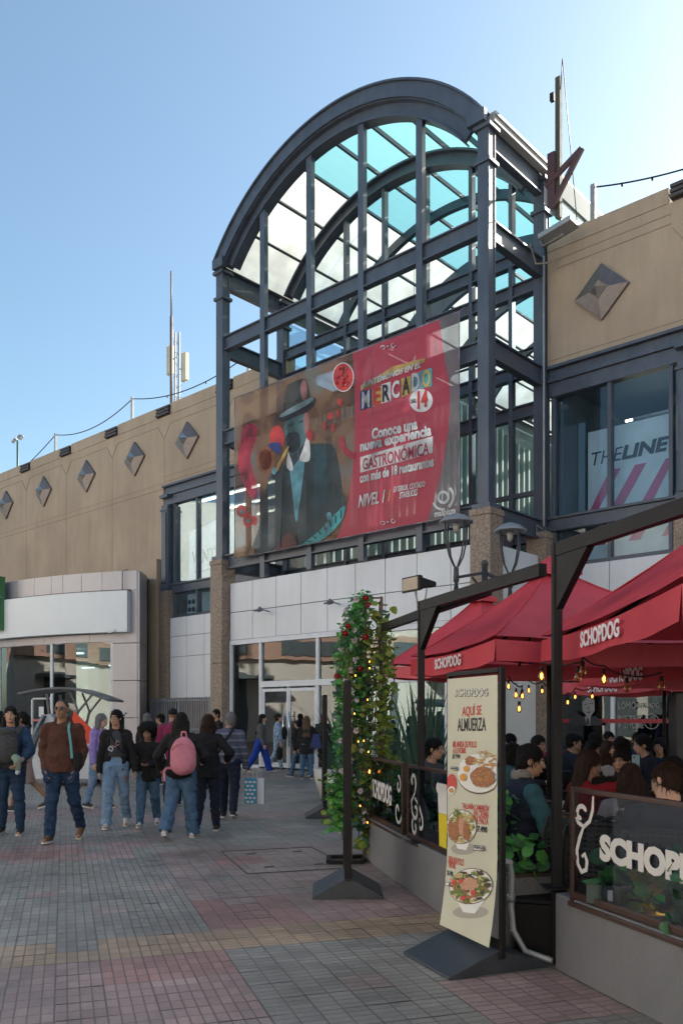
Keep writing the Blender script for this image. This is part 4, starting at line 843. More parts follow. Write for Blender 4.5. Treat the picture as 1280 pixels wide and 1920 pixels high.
# ---------------------------------------------------------------- glass panels
vinyl = mat('white_vinyl', (.62, .60, .57), .6, 0., .04, 3)
def panel(label, far, near, z0=.50, z1=1.135):
    far = Vector(far); near = Vector(near); l = (near - far).length; t = thing('glass_panel', label, 'glass panel', (far.x, far.y, 0), math.atan2(near.y - far.y, near.x - far.x), 'glass panels on the planters')
    b = MB(); b.box(0, .035, -.02, .02, z0 - .03, z1 + .02); b.box(l - .035, l, -.02, .02, z0 - .03, z1 + .02); b.box(.036, l - .036, -.018, .018, z1 - .012, z1 + .018); b.box(.036, l - .036, -.018, .018, z0 - .01, z0 + .03); b.box(.0, l, -.035, .035, z0 - .06, z0 - .031)
    for zz in (.72, .98): b.box(.035, .06, -.024, .024, zz, zz + .03)
    b.build('frame', brown_steel, t, bevel=.004); MB().box(.036, l - .036, -.004, .004, z0 + .031, z1 - .013).build('pane', g_clear, t); return t, l
t, l = panel('brown framed glass panel with white SCHOPDOG lettering beside the flower trellis', (.31, 9.36), (.585, 7.93))
fit_text('SCHOPDOG', vinyl, t, (.16, -.008, .82), (1.0, -.008, .80), .2, UP, bold=.03)
for q_ in ([(.06, 1.0), (.1, .9), (.07, .75), (.12, .65)], spiral(1.25, .68, .02, .13, 0, 6), spiral(1.27, .93, .02, .09, 2, 8)): b = MB(); ribbon(b, q_, .032, -.007); b.build('scroll_decal', vinyl, t)
t, l = panel('brown framed glass panel with white scroll and beer glass, left of the menu sign', (.615, 7.78), (.99, 6.12))
for q_ in ([(.2, .9)] + spiral(.15, 1.0, .09, .02, -.6, 4.2), [(.2, .9), (.1, .82), (.13, .72)] + spiral(.22, .75, .085, .02, 3.6, 8.5), spiral(.2, .60, .085, .02, 2.2, 7.5), [(.2, .86), (.33, .80), (.42, .70)] + spiral(.36, .66, .07, .02, -.2, -4.4)): b = MB(); ribbon(b, q_, .034, -.007); b.build('scroll_decal', vinyl, t)
b = MB(); b.add([(.86, -.007, .52), (1.03, -.007, .52), (1.05, -.007, .8), (.84, -.007, .8)], [(0, 1, 2, 3)], 0); b.add([(.84, -.007, .801), (1.05, -.007, .801), (1.07, -.007, .98), (.82, -.007, .98)], [(0, 1, 2, 3)], 1)
for k in range(5): b.add([(.83 + .055 * k + .045 * math.cos(a), -.0075, 1.0 + .045 * math.sin(a)) for a in np.linspace(0, 6.283, 12, False)], [tuple(range(12))], 1)
b.build('beer_decal', [mat('beer_yellow', (.62, .5, .02), .6, 0., 0), vinyl], t)
t, l = panel('large brown framed glass panel with white SCHOP lettering at the right edge', (1.40, 5.16), (1.99, 3.34), .50, 1.14)
fit_text('SCHOPDOG', mat('vinyl_grey', (.54, .52, .49), .6, 0., .03), t, (.29, -.008, .835), (1.43, -.008, .82), .155, UP, bold=.06, name='lettering')
b = MB(); ribbon(b, spiral(.1, 1.0, .018, .06, 5.0, .4, 16)[::1] + [(.12, .93)][:0], .028, -.007)
ribbon(b, [(.225, 1.12), (.22, 1.04), (.19, .97), (.13, .93), (.07, .95), (.04, .99)], .026, -.007); ribbon(b, [(.13, .93), (.09, .86), (.06, .78), (.07, .70), (.11, .66), (.155, .68), (.165, .73), (.14, .77), (.11, .75)], .03, -.0075)
b.build('scroll_decal', M['vinyl_grey'], t)
# ---------------------------------------------------------------- black steel frames
def frame(label, base, ends, h, inner=None):
    t = thing('terrace_gantry', label, 'steel frame', base, 0, 'black frames along the terrace'); e = Vector(ends) - Vector(base); e.z = 0; d = e.normalized()
    b = MB(); b.box(-.03, .03, -.03, .03, 0, h); b.box(-.09, .09, -.09, .09, .48, .492); b.build('post', steel_d, t, bevel=.006)
    b = MB(); b.bar(d * .031 + Vector((0, 0, h - .045)), e + Vector((0, 0, h - .045)), .06, .085); b.build('beam', steel_d, t)
    o = Vector((0, 0, h - .09)) + d * .031; b = MB(); b.prism([(0, 0), (.34, 0), (0, -.34)], o + Vector((-d.y, d.x, 0)) * -.025, d, (0, 0, 1), Vector((-d.y, d.x, 0)) * .05); b.build('gusset', steel_d, t)
    return t
fr = frame('black steel post and beam frame standing behind the scroll glass panel', (.70, 7.48, 0), (1.33, 5.62, 0), 2.6)
MB().bar((-.24, 1.7, 2.55), (.42, -1.0, 2.55), .06, .08).bar((.12, .2, 2.55), (0, 0, 2.55), .05, .06).build('beam', steel_d, fr)
frame('black steel post and beam frame at the gap right of the menu sign', (1.385, 5.47, 0), (2.45, 2.2, 0), 2.70)
fq = thing('floodlight', 'black floodlight clamped on top of the post by the flower trellis', 'floodlight', (.70, 7.48, 2.6), R(-55))
b = MB(); b.prism([(-.08, .1), (.1, .13), (.1, .17), (-.08, .2)], (-.09, 0, 0), (0, 1, 0), (0, 0, 1), (.18, 0, 0)); b.prism([(-.12, .07), (-.081, .085), (-.081, .205), (-.12, .21)], (-.12, 0, 0), (0, 1, 0), (0, 0, 1), (.24, 0, 0)); b.build('body', steel_d, fq, bevel=.006); MB().tube([(-.08, 0, .1), (-.05, 0, .0)], .008, 5).tube([(.08, 0, .1), (.05, 0, .0)], .008, 5).build('bracket', galv, fq); MB().box(-.1, .1, -.126, -.121, .09, .195).build('lens', mat('lens', (.25, .2, .15), .2), fq)
# ---------------------------------------------------------------- umbrellas
red = cloth_t('umbrella_red', (.49, .056, .076), .12, 0., (.42, .02, .03), .16, 1.5, .5); ul = mat('print_white', (.66, .62, .64), .7, 0., .04, 4)
def umbrella(label, C, Lf, ze, zp, peak=None, drop=.17, texts=(0,), tsz=.11, lw=.73, toff=0.):
    """C near-left corner, Lf far-left corner; the square canopy lies to the right of the edge Lf -> C"""
    C = Vector(C); Lf = Vector(Lf); e = C - Lf; inn = Vector((-e.y, e.x)); K = [Lf, C, C + inn, Lf + inn]; ctr = (K[0] + K[2]) / 2
    if peak: ctr = Vector(peak)
    t = thing('umbrella', label, 'umbrella', (ctr.x, ctr.y, 0), 0, 'red umbrellas over the terrace'); K = [k - ctr for k in K]
    n = 10; b = MB(); vs = []
    for i in range(4):
        a, c = K[i], K[(i + 1) % 4]; o = len(vs)
        for r_ in range(n + 1):
            f = .09 + .91 * r_ / n
            for q in range(9):
                g_ = q / 8; p = (a.lerp(c, g_)) * f; sag = -.05 * math.sin(math.pi * g_) * f + .0 ; z = zp + (ze - zp) * (f ** .92) + sag * .8 - .03 * math.sin(math.pi * f)
                vs.append((p.x, p.y, z + .014 * noise.noise(Vector((p.x * 3, p.y * 3, i))) + .006 * noise.noise(Vector((p.x * 11, p.y * 11, i)))))
        b.add(vs[o:], [(r_ * 9 + q, (r_ + 1) * 9 + q, (r_ + 1) * 9 + q + 1, r_ * 9 + q + 1) for r_ in range(n) for q in range(8)], 0, True)
    for i in range(4): b.tube([(K[i].x * f, K[i].y * f, zp + (ze - zp) * f ** .92 - .03 * math.sin(math.pi * f) + .004) for f in (.09, .25, .4, .55, .7, .85, 1.0)], .007, 5)
    b.build('canopy', red, t)
    b = MB()
    for i in range(4): a, c = K[i] * .17, K[(i + 1) % 4] * .17; b.add([(a.x, a.y, zp - .07), (c.x, c.y, zp - .07), (0, 0, zp + .10)], [(0, 1, 2)]); b.add([(a.x, a.y, zp - .07), (a.x, a.y, zp - .12), (c.x, c.y, zp - .12), (c.x, c.y, zp - .07)], [(0, 1, 2, 3)])
    b.build('vent_cap', red, t)
    for i in range(4):
        a, c = K[i], K[(i + 1) % 4]; n_ = Vector(((c - a).y, -(c - a).x)).normalized(); 
        if n_.dot((a + c) / 2) < 0: n_ = -n_
        b = MB(); vs = []; m_ = 24
        for k in range(m_ + 1):
            g_ = k / m_; p = a.lerp(c, g_); sag = -.04 * math.sin(math.pi * g_); fl_ = .012 * math.sin(g_ * 21 + i) * (.3 + math.sin(math.pi * g_)); gap = .02
            q = p + n_ * (fl_ + .01); vs += [(p.x, p.y, ze + sag - .031 + .0), (q.x, q.y, ze + sag - drop - .03 + .008 * math.sin(g_ * 13))]
        b.add(vs, [(2 * k, 2 * k + 1, 2 * k + 3, 2 * k + 2) for k in range(m_)], 0, True)
        v = b.build('valance', red, t)
        if i in texts:
            ux = (c - a).normalized(); uz = Vector((ux.y, -ux.x)); 
            if uz.dot(n_) < 0: ux = -ux
            mid = (a + c) / 2 + n_ * .032; mid = mid + ux * toff; ux3 = Vector((ux.x, ux.y, 0)); zc = ze - drop * .5 - .055
            fit_text('SCHOPDOG', ul, v, Vector((mid.x, mid.y, zc)) - ux3 * lw / 2, Vector((mid.x, mid.y, zc)) + ux3 * lw / 2, tsz, UP, bold=.028)
    MB().tube([(0, 0, 0), (0, 0, zp)], .03, 10).lathe([(.3, 0), (.3, .06), (.06, .1)], (0, 0, 0), 16).lathe([(.06, zp - .75), (.06, zp - .65)], (0, 0, 0), 10).build('pole', steel_d, t)
    for i in range(4):
        for p in (K[i], (K[i] + K[(i + 1) % 4]) / 2):
            MB().tube([(p.x * f, p.y * f, zp + (ze - zp) * f ** .92 - .10 - .03 * math.sin(math.pi * f)) for f in (.02, .2, .4, .6, .8, .97)], .014, 5).bar((0, 0, zp - .7), (p.x * .5, p.y * .5, (zp + ze) / 2 - .09), .02, .03).build('rib', steel_d, t)
    return t
umbrella('largest red umbrella with white SCHOPDOG valance at the right edge', (1.50, 3.75), (1.53, 6.5), 2.20, 3.25, None, .17, (0,), .10, .76, .22)
umbrella('red SCHOPDOG umbrella rising behind the menu sign and the black post', (1.20, 6.62), (.735, 8.98), 2.22, 3.05, (2.02, 8.25), .17, (0,), .10, .74, .1)
umbrella('far red umbrella beside the flower trellis, mostly behind another', (1.83, 10.9), (.66, 12.45), 2.36, 3.36, (2.02, 12.3))
umbrella('red umbrella seen from below at the right, over the inner tables', (3.35, 8.1), (2.95, 10.6), 2.2, 3.1, None, .2, (0, 1), .15)
umbrella('added red umbrella shading the inner tables, unseen beyond the right edge', (3.4, 4.9), (3.3, 7.4), 2.2, 3.1, None, .17, ())  # out of view, added to block sky light and darken the terrace
umbrella('small looking far red umbrella edge in front of the restaurant windows', (4.5, 12.2), (3.7, 14.4), 2.2, 3.1, None, .2, (0, 1), .15)
# ---------------------------------------------------------------- string lights
fil = emit('filament', (1, .42, .09), 6); bulbg = glass('bulb_glass', (.85, .62, .35), .8); fil_off = mat('filament_off', (.25, .1, .03), .4)
warm = emit('warm_glow', (1, .5, .14), 3.2)
def bulb(parent, p, r=.03, lit=True, drop=.0):
    r *= .8
    o = MB().lathe([(.4 * r, 1.1 * r), (.55 * r, 1.2 * r), (.5 * r, 2.4 * r), (.2 * r, 2.6 * r)], (0, 0, 0), 8).build('bulb', steel_d, parent, p)
    MB().lathe([(.02 * r, -1.75 * r), (.55 * r, -1.6 * r), (.95 * r, -.9 * r), (1 * r, -.3 * r), (.65 * r, .6 * r), (.42 * r, 1.15 * r)], (0, 0, 0), 10).build('bulb_glass', bulbg, o)
    b = MB(); b.lathe([(.02 * r, -1.2 * r), (.36 * r, -.7 * r), (.36 * r, .3 * r), (.02 * r, .6 * r)], (0, 0, 0), 6); b.build('filament', fil if lit else fil_off, o); return o
def string(label, pts, sag=.08, cab=True, r=.03):
    o = at(*pts[0][:3]); t = thing('string_light', label, 'string lights', o, 0, 'edison bulb strings'); P = [at(*p[:3]) - o for p in pts]
    if cab:
        b = MB(); q = [p + Vector((0, 0, .09)) for p in P]; L = []
        for a, c in zip(q[:-1], q[1:]): L += [a.lerp(c, k / 6) - Vector((0, 0, sag * 4 * (k / 6) * (1 - k / 6))) for k in range(6)]
        b.tube(L + [q[-1]], .006, 5); b.build('cable', steel_d, t)
    for p, (x, y, d, lit) in zip(P, pts): bulb(t, p, r, lit)
string('string of lit amber bulbs hanging right beside the menu sign under the second umbrella', [(953, 1286, 7.6, 1), (967, 1302, 7.5, 1), (979, 1304, 7.5, 1), (973, 1328, 6.5, 1)], .02, True, .026)
string('string of lit amber bulbs behind the black post under the umbrellas', [(991, 1294, 8, 1), (1016, 1295, 8.2, 1), (1049, 1317, 8.4, 1), (1064, 1316, 8.6, 1), (1078, 1306, 8.8, 1), (1110, 1305, 9, 1)], .03, True, .024)
string('string of larger bulbs under the right umbrella, mostly unlit', [(1015, 1266, 6.0, 1), (1083, 1268, 5.6, 0), (1092, 1257, 5.9, 0), (1132, 1272, 6, 1), (1175, 1288, 6.4, 0), (1240, 1285, 6.0, 0)], .02, True, .032)
# ---------------------------------------------------------------- signs on ridge bases
def ridge_base(t, A_, B_, C_, D_, h):                # A,B,C,D ground corners; ridge from mid(BC) to mid(AD)
    A_, B_, C_, D_ = [Vector((p[0], p[1], 0)) for p in (A_, B_, C_, D_)]; m1 = (B_ + C_) / 2 + Vector((0, 0, h)); m2 = (A_ + D_) / 2 + Vector((0, 0, h)); l = Vector((0, 0, .018))
    b = MB(); b.add([A_, B_, C_, D_, A_ + l, B_ + l, C_ + l, D_ + l, m1, m2], [(3, 2, 1, 0), (0, 1, 5, 4), (2, 3, 7, 6), (4, 5, 8, 9), (6, 7, 9, 8), (1, 2, 6, 8, 5), (3, 0, 4, 9, 7)])
    b.build('base', mat('base_steel', (.032, .038, .046), .45, 0., .2, 5, .05, 50), t, bevel=.004); return m2, m1
p0 = Vector((.745, 5.8)); p1 = Vector((.975, 5.22)); ms = thing('menu_sign', 'tall cream SCHOPDOG lunch menu sign on a dark ridged base', 'sign', (.745, 5.8, 0), math.atan2(p1.y - p0.y, p1.x - p0.x))
inv = ms.rotation_euler.to_matrix().inverted()
def ml(x, y): v = inv @ Vector((x - p0.x, y - p0.y, 0)); return (v.x, v.y)
ridge_base(ms, ml(.41, 5.66), ml(.64, 5.09), ml(1.31, 5.36), ml(1.08, 5.93), .145)
sl = (p1 - p0).length; b = MB(); b.box(-.03, -.005, -.015, .02, .1, 1.885); b.box(sl + .004, sl + .032, -.015, .02, .1, 1.885); b.box(-.004, sl + .003, -.02, .03, 1.855, 1.885); b.box(-.004, sl + .003, .012, .02, .14, .2); b.build('frame', steel_d, ms, bevel=.004)
paper = mat('menu_cream', (.50, .49, .375), .5, 0., .05, 2.5)
b = MB(); vs = []
for k in range(13):
    z = .17 + (1.84 - .17) * k / 12; bend = -.06 * max(0, 1 - k / 4) ** 1.7 - .003
    vs += [(-.008, bend - .018, z), (sl, bend - .018, z)]
b.add(vs, [(2 * k, 2 * k + 1, 2 * k + 3, 2 * k + 2) for k in range(12)], 0, True); b.build('menu_panel', paper, ms)
def mp(x, y, k=0):                                   # a point of the printed sheet, measured on a 3.43x enlargement of the photograph
    px, py = 820 + x / 3.43, 1240 + y / 3.43; u = (px - 640) / 1594.; d = p1 - p0; tt = (u * p0.y - p0.x) / (d.x - u * d.y); Y = p0.y + tt * d.y; z = 1.58 + (1345 - py) / 1594. * Y
    q = (z - .17) / 1.67 * 12; bend = -.06 * max(0, 1 - q / 4) ** 1.7 - .003
    return Vector((min(max(tt * sl, .0), sl - .004), bend - .0195 - .0011 * k, z))
mr = mat('menu_red', (.50, .05, .045), .6, 0., 0); mk = mat('menu_black', (.025, .025, .03), .6, 0., 0); mw = mat('menu_white', (.66, .65, .62), .6, 0., .03)
def mt(body, l, r, h, m, k=1, **kw): return fit_text(body, m, ms, mp(*l, k), mp(*r, k), h, UP, ext=.0004, **kw)
mt('SCHOPDOG', (132, 205), (345, 200), .053, mk, bold=.03); mt('SCHOPDOG', (134, 204), (343, 199), .047, mw, 3, bold=.0)
mt('AQUÍ SE', (178, 322), (303, 312), .088, mr, bold=.014); mt('ALMUERZA', (148, 410), (331, 405), .086, mk, bold=.014)
mt('MILANESA DE POLLO', (118, 535), (272, 535), .042, mr, bold=.014); mt('A LO POBRE', (118, 577), (202, 575), .038, mr, bold=.014); mt('$7.990', (114, 615), (165, 615), .034, mk, bold=.014)
mt('TALLARÍN CAMARÓN', (177, 925), (350, 943), .046, mr, bold=.014); mt('EN CREMA', (252, 978), (349, 988), .043, mr, bold=.014); mt('DE PALTA', (260, 1022), (346, 1030), .043, mr, bold=.014); mt('$7.490', (260, 1078), (340, 1088), .044, mk, bold=.04)
mt('ENSALADA POLLO', (92, 1272), (192, 1296), .046, mr, bold=.014); mt('TERIYAKI', (92, 1305), (140, 1318), .04, mr, bold=.014); mt('$6.490', (90, 1360), (128, 1372), .042, mk, bold=.014)
b = MB(); lm = [mw, mat('food_fry', (.46, .24, .08), .7, 0., .3, 60), mat('food_brown', (.30, .125, .05), .7, 0., .35, 50), mat('food_yolk', (.60, .27, .03), .5, 0., .05), mat('food_green', (.14, .18, .04), .7, 0., .4, 60), mat('food_rim', (.12, .07, .05), .6, 0., 0), mr, mat('food_dark', (.05, .045, .03), .7, 0., .3, 50), mat('food_noodle', (.46, .37, .16), .7, 0., .2, 60), mat('food_pink', (.48, .25, .16), .7, 0., .3, 60), mat('bowl_shadow', (.33, .31, .26), .7, 0., 0)]
def mpoly(pts, mi, k): 
    P = [mp(x, y, k) for x, y in pts]; ar = sum(P[i].x * P[(i + 1) % len(P)].z - P[(i + 1) % len(P)].x * P[i].z for i in range(len(P)))
    b.add(P, [tuple(range(len(P))) if ar > 0 else tuple(range(len(P)))[::-1]], mi)
def blob(cx, cy, rx, ry, mi, k, j=.12, n=18): mpoly([(cx + rx * (1 + random.uniform(-j, j)) * math.cos(a), cy + ry * (1 + random.uniform(-j, j)) * math.sin(a)) for a in np.linspace(0, 6.283, n, False)], mi, k)
mpoly(ell(290, 725, 145, 132), 5, 1); mpoly(ell(290, 720, 143, 126), 0, 2); blob(235, 640, 36, 32, 2, 3, .2)
for k in range(26): x, y = random.uniform(270, 385), random.uniform(585, 690); a = random.uniform(0, 3.1); c_, s_ = math.cos(a) * 34, math.sin(a) * 26; mpoly([(x - c_ - 6, y - s_), (x + c_, y + s_ - 7), (x + c_ + 6, y + s_), (x - c_, y - s_ + 8)], 1 if k % 3 else 8, 4 + k * .2)
blob(205, 725, 45, 58, 0, 4, .15); mpoly(ell(213, 692, 18, 20), 3, 11); mpoly(ell(193, 746, 22, 23), 3, 11); blob(318, 745, 78, 68, 2, 11, .1, 26)
for k in range(40): a = random.uniform(0, 6.28); r_ = random.uniform(0, 1); blob(318 + 66 * r_ * math.cos(a), 745 + 56 * r_ * math.sin(a), 5, 5, 1, 12, .2, 7)
mpoly(ell(112, 785, 32, 60), 6, 3); mpoly(ell(112, 830, 24, 26), 0, 4); blob(112, 832, 17, 16, 1, 5, .2)
def bowl(cx, cy, rx, ry, by, fn):
    mpoly(ell(cx + 12, by - 10, rx * .8, 40), 10, 1); mpoly([(cx - rx, cy), (cx + rx, cy + 18), (cx + rx * .55, by - 60), (cx + rx * .3, by), (cx - rx * .25, by - 10), (cx - rx * .5, by - 70)], 0, 2); mpoly(ell(cx, cy, rx, ry), 5, 3); mpoly(ell(cx, cy, rx * .965, ry * .955), 0, 4)
    for k in range(130):
        a = random.uniform(0, 6.28); r_ = math.sqrt(random.random()) * .86; fn(cx + rx * r_ * math.cos(a), cy + ry * r_ * math.sin(a), 5 + k * .04)
bowl(175, 1065, 100, 112, 1215, lambda x, y, k: blob(x, y, random.uniform(8, 20), random.uniform(6, 14), random.choice([8, 8, 1, 4]), k, .3, 8))
for k in range(9): x = 110 + k * 14; blob(x, 1080 + 20 * math.sin(k), 15, 58, random.choice([2, 9, 9]), 11 + k * .1, .15, 12)
mpoly([(150, 1010), (158, 930), (164, 1010)], 4, 12); mpoly([(135, 945), (185, 975), (160, 1000)], 4, 12)
bowl(250, 1445, 138, 116, 1620, lambda x, y, k: blob(x, y, random.uniform(8, 26), random.uniform(7, 17), random.choice([4, 4, 7, 8, 2, 9, 4]), k, .35, 8))
blob(245, 1435, 52, 42, 9, 12, .3, 20)
for x, y in ((275, 1485), (190, 1410), (150, 1420), (215, 1520)): blob(x, y, 17, 15, 6, 12.5, .1, 12)
b.build('dish_picture', lm, ms)
b = MB()
for x0_, y0_, x1_, y1_ in ((114, 675, 160, 700), (262, 1180, 327, 1215), (94, 1415, 122, 1440)):
    mpoly([(x0_, y0_), (x1_, y0_ + 6), (x1_, y1_ + 4), (x0_, y1_)], 7, 12); mpoly([(x0_ + 3, y0_ + 3), (x1_ - 3, y0_ + 9), (x1_ - 3, y1_), (x0_ + 3, y1_ - 3)], 0, 13)
b.build('label_box', lm, ms); mt('NUEVO!!', (268, 1192), (322, 1204), .02, mk, 14, bold=.04); mt('NUEVA!', (118, 688), (155, 690), .014, mk, 14, bold=.04)
def side_sign(label, near, far, wdt, h):
    near = Vector(near); far = Vector(far); t = thing('advert_stand', label, 'sign', (near.x, near.y, 0), math.atan2((near - far).y, (near - far).x), 'narrow advert stands seen edge on')
    l = (near - far).length; w2 = wdt / 2; ridge_base(t, (-l, -w2), (0, -w2), (0, w2), (-l, w2), .19)
    b = MB(); b.box(-l, -l + .05, -.03, .03, .15, h); b.box(-.05, 0, -.03, .03, .15, h); b.box(-l + .051, -.051, -.028, .028, h - .05, h); b.box(-l + .051, -.051, -.026, .026, .19, .25); b.build('frame', steel_d, t, bevel=.004)
    MB().box(-l + .051, -.051, -.012, .012, .251, h - .051).build('poster_sheet', mat('dark_poster', (.07, .03, .03), .4, 0., .6, 5), t)
    b = MB()
    for k in range(9): z = .5 + k * .15; b.add([(-l * random.uniform(.6, .9), .0145, z), (-l * random.uniform(.1, .4), .0145, z), (-l * random.uniform(.1, .4), .0145, z + .07), (-l * random.uniform(.6, .9), .0145, z + .06)], [(0, 1, 2, 3)], k % 2)
    b.build('picture', [M['food_yolk'], mw], t); return t
side_sign('black advert stand seen edge on in front of the flower trellis', (.055, 7.36), (.045, 7.98), .62, 1.9)
side_sign('black advert stand seen edge on, farther back by the flax plants', (-.25, 13.2), (-.29, 13.85), .62, 1.93)
# ---------------------------------------------------------------- plants
def leafmat(name, col, tr=.25): return cloth_t(name, col, tr, 0., tuple(min(1, c * 1.6) for c in col), .3, 9)
lf1 = leafmat('leaf_round', (.20, .27, .05)); lf2 = leafmat('leaf_deep', (.05, .15, .06)); lf3 = leafmat('leaf_bright', (.10, .33, .07)); lf4 = leafmat('leaf_dusty', (.09, .17, .14)); lf5 = leafmat('leaf_yellow', (.22, .20, .03))
petal = cloth_t('petal_white', (.62, .56, .55), .3); rose = cloth_t('rose_red', (.30, .012, .015), .15)
def leaf(b, p, size, m, heart=True, up=None):
    p = Vector(p); d = Vector((random.gauss(0, 1), random.gauss(-.6, .8), random.gauss(-.5, .6))).normalized() if up is None else Vector(up); s_ = d.cross(Vector((random.gauss(0, .5), random.gauss(0, .5), 1))).normalized(); n_ = d.cross(s_)
    w_ = size * (.5 if heart else .28); L = [p, p + s_ * w_ * .8 + d * size * .18 + n_ * w_ * .25, p + s_ * w_ + d * size * .5 + n_ * w_ * .3, p + s_ * w_ * .5 + d * size * .85 + n_ * w_ * .12, p + d * size, p - s_ * w_ * .5 + d * size * .85 + n_ * w_ * .12, p - s_ * w_ + d * size * .5 + n_ * w_ * .3, p - s_ * w_ * .8 + d * size * .18 + n_ * w_ * .25, p + d * size * .5]
    b.add(L, [(0, 1, 2, 8), (8, 2, 3, 4), (0, 8, 6, 7), (8, 4, 5, 6)], m, True)
tr = thing('flower_trellis', 'tall steel trellis overgrown with green vines, white flowers, red roses and amber bulbs', 'flower trellis', (.2, 9.3, 0))
rust = mat('trellis_rust', (.075, .048, .035), .6, 0., .2, 8)
b = MB(); X0, X1, Y0, Y1 = .06, .24, .0, .42
for x in (X0, X1):
    for y in (Y0, Y1): b.box(x - .014, x + .014, y - .014, y + .014, 0, 2.9)
for z in (2.885, 2.42, 1.95, 1.48, 1.0, .5):
    for y in (Y0, Y1): b.bar((X0, y, z), (X1, y, z), .018, .018)
    for x in (X0, X1): b.bar((x, Y0, z), (x, Y1, z), .018, .018)
for x, y in ((-.16, 0), (-.1, 0), (-.16, .4)): b.box(x - .018, x + .018, y - .018, y + .018, 0, 2.2)
b.build('frame', rust, tr); b = MB()
for a, c in (((-.34, -.16, .02), (.02, -.16, .02)), ((-.34, .2, .02), (.06, .2, .02)), ((-.34, -.16, .02), (-.34, .2, .02)), ((.02, -.16, .02), (.06, .2, .02)), ((-.14, -.2, .02), (-.14, .2, .02))): b.bar(a, c, .05, .04)
b.build('base_frame', steel_d, tr)
b = MB()
def top_z(x): return 2.97 - max(0, (.05 - x)) ** 1.6 * 4.2
for k in range(2300):                                 # cascade hanging from the crown of the arch
    x = -.26 + .36 * random.random() ** .8; zt = top_z(x); z = zt - random.random() ** 1.25 * (1.35 if x < 0 else 2.2); y = random.uniform(-.12, .4)
    if z < .6 and x < -.15: continue
    leaf(b, (x + random.gauss(0, .025), y, z), random.uniform(.035, .075), random.choice([1, 2, 2, 2, 3]), random.random() < .5)
for k in range(230): x = -.12 + random.gauss(0, .035); leaf(b, (x, random.uniform(-.14, -.02), random.uniform(1.75, 2.35)), .028, 4 if k % 3 else 2, False, (0, -.2, -1))
for k in range(600): x = random.choice([random.uniform(-.26, -.17), random.uniform(-.06, .12)]); leaf(b, (x + random.gauss(0, .02), random.uniform(-.1, .3), random.uniform(.35, 2.1)), random.uniform(.035, .08), random.choice([1, 1, 3, 3, 2]))
for k in range(380): leaf(b, (random.gauss(-.21, .075), random.uniform(-.2, .1), random.uniform(.36, .98)), random.uniform(.05, .1), random.choice([2, 2, 2, 0, 1]))
for k in range(520):
    z = random.uniform(.1, 2.86); a = random.choice([(X0, random.uniform(Y0, Y1)), (X1, random.uniform(Y0, Y1)), (random.uniform(X0, X1), Y0), (random.uniform(X0 - .1, X1 + .03), Y0)]); leaf(b, (a[0] + random.gauss(0, .03), a[1] + random.gauss(-.03, .04), z), random.uniform(.045, .11), random.choice([0, 0, 0, 4, 1]))
for k in range(260): leaf(b, (random.gauss(.29, .045), random.uniform(-.1, .1), random.uniform(.9, 2.6)), random.uniform(.045, .095), 0)
v_ = MB()
for k in range(26):
    x = random.uniform(-.22, .34); y = random.uniform(-.12, .3); z = random.uniform(.1, .6); P = []
    for q in range(14): P.append((x, y, min(z, 2.9))); x += random.gauss(0, .035); y += random.gauss(0, .03); z += random.uniform(.1, .24); x = min(max(x, -.26), .4); y = min(max(y, -.16), .4)
    v_.tube(P, .005, 5)
v_.build('vine_stems', mat('vine_stem', (.07, .065, .03), .8, 0., .3, 20), tr)
b.build('vine_leaves', [lf1, lf2, lf3, lf4, lf5], tr)
def flower(nm, p, r, m, n=6):
    b = MB()
    for k in range(n):
        a = 6.283 * k / n + random.random(); up = Vector((math.cos(a), -.9, math.sin(a))); leaf(b, (0, 0, 0), r, 0, True, up.normalized())
    if n > 6: b.ball((0, -r * .45, 0), r * .4, 8)
    b.build(nm, m, tr, p)
for k in range(24): z = 2.6 * (k + .5) / 24 + .3; flower('white_flower', (random.gauss(-.03, .05) if k % 3 else random.uniform(-.24, -.1), -.13 - random.random() * .05, z), random.uniform(.035, .055), petal)
for x, z in ((.06, 2.86), (.09, 2.79), (.06, 2.44), (-.13, 2.56), (-.16, 2.48), (0, 2.1), (-.25, 2.02)): flower('red_rose', (x, -.14, z), .045, rose, 10)
for x, z in ((.09, 1.21), (.1, 1.0), (-.02, 1.32), (-.06, 1.62), (.04, 1.33), (.08, 1.77), (-.05, 2.03), (.10, 2.18), (.1, 2.11), (0, .63), (.08, .45)): bulb(tr, (x, -.17, z), .014 if z != 1.0 else .026)
def blades(label, loc, n, h, w_, m, spread=.35, name='flax_plant', pot=None):
    t = thing(name, label, 'plant', loc); b = MB()
    for k in range(n):
        a = random.uniform(0, 6.283); tl = random.uniform(.1, 1) * spread; hh = h * random.uniform(.6, 1); d = Vector((math.cos(a), math.sin(a), 0)); s_ = Vector((-d.y, d.x, 0)) * w_; vs = []
        for j in range(6): f = j / 5; p = d * (.05 + tl * f ** 1.8) * h + Vector((0, 0, hh * (f - .18 * tl * f ** 3))); g_ = (1 - f ** 2.2) * (.6 + .4 * min(1, f * 4)); vs += [p + s_ * g_, p - s_ * g_]
        b.add(vs, [(2 * j, 2 * j + 1, 2 * j + 3, 2 * j + 2) for j in range(5)], 0, True)
    b.build('leaves', m, t)
    if pot: MB().lathe([(.26, 0), (.34, .25), (.4, .55), (.36, .56), (.3, .5), (.01, .48)], (0, 0, 0), 18).build('pot', pot, t)
    return t
lfx = leafmat('leaf_flax', (.035, .075, .045)); lfx2 = leafmat('leaf_flax_dark', (.05, .10, .07)); potw = mat('pot_white', (.45, .42, .38), .6)
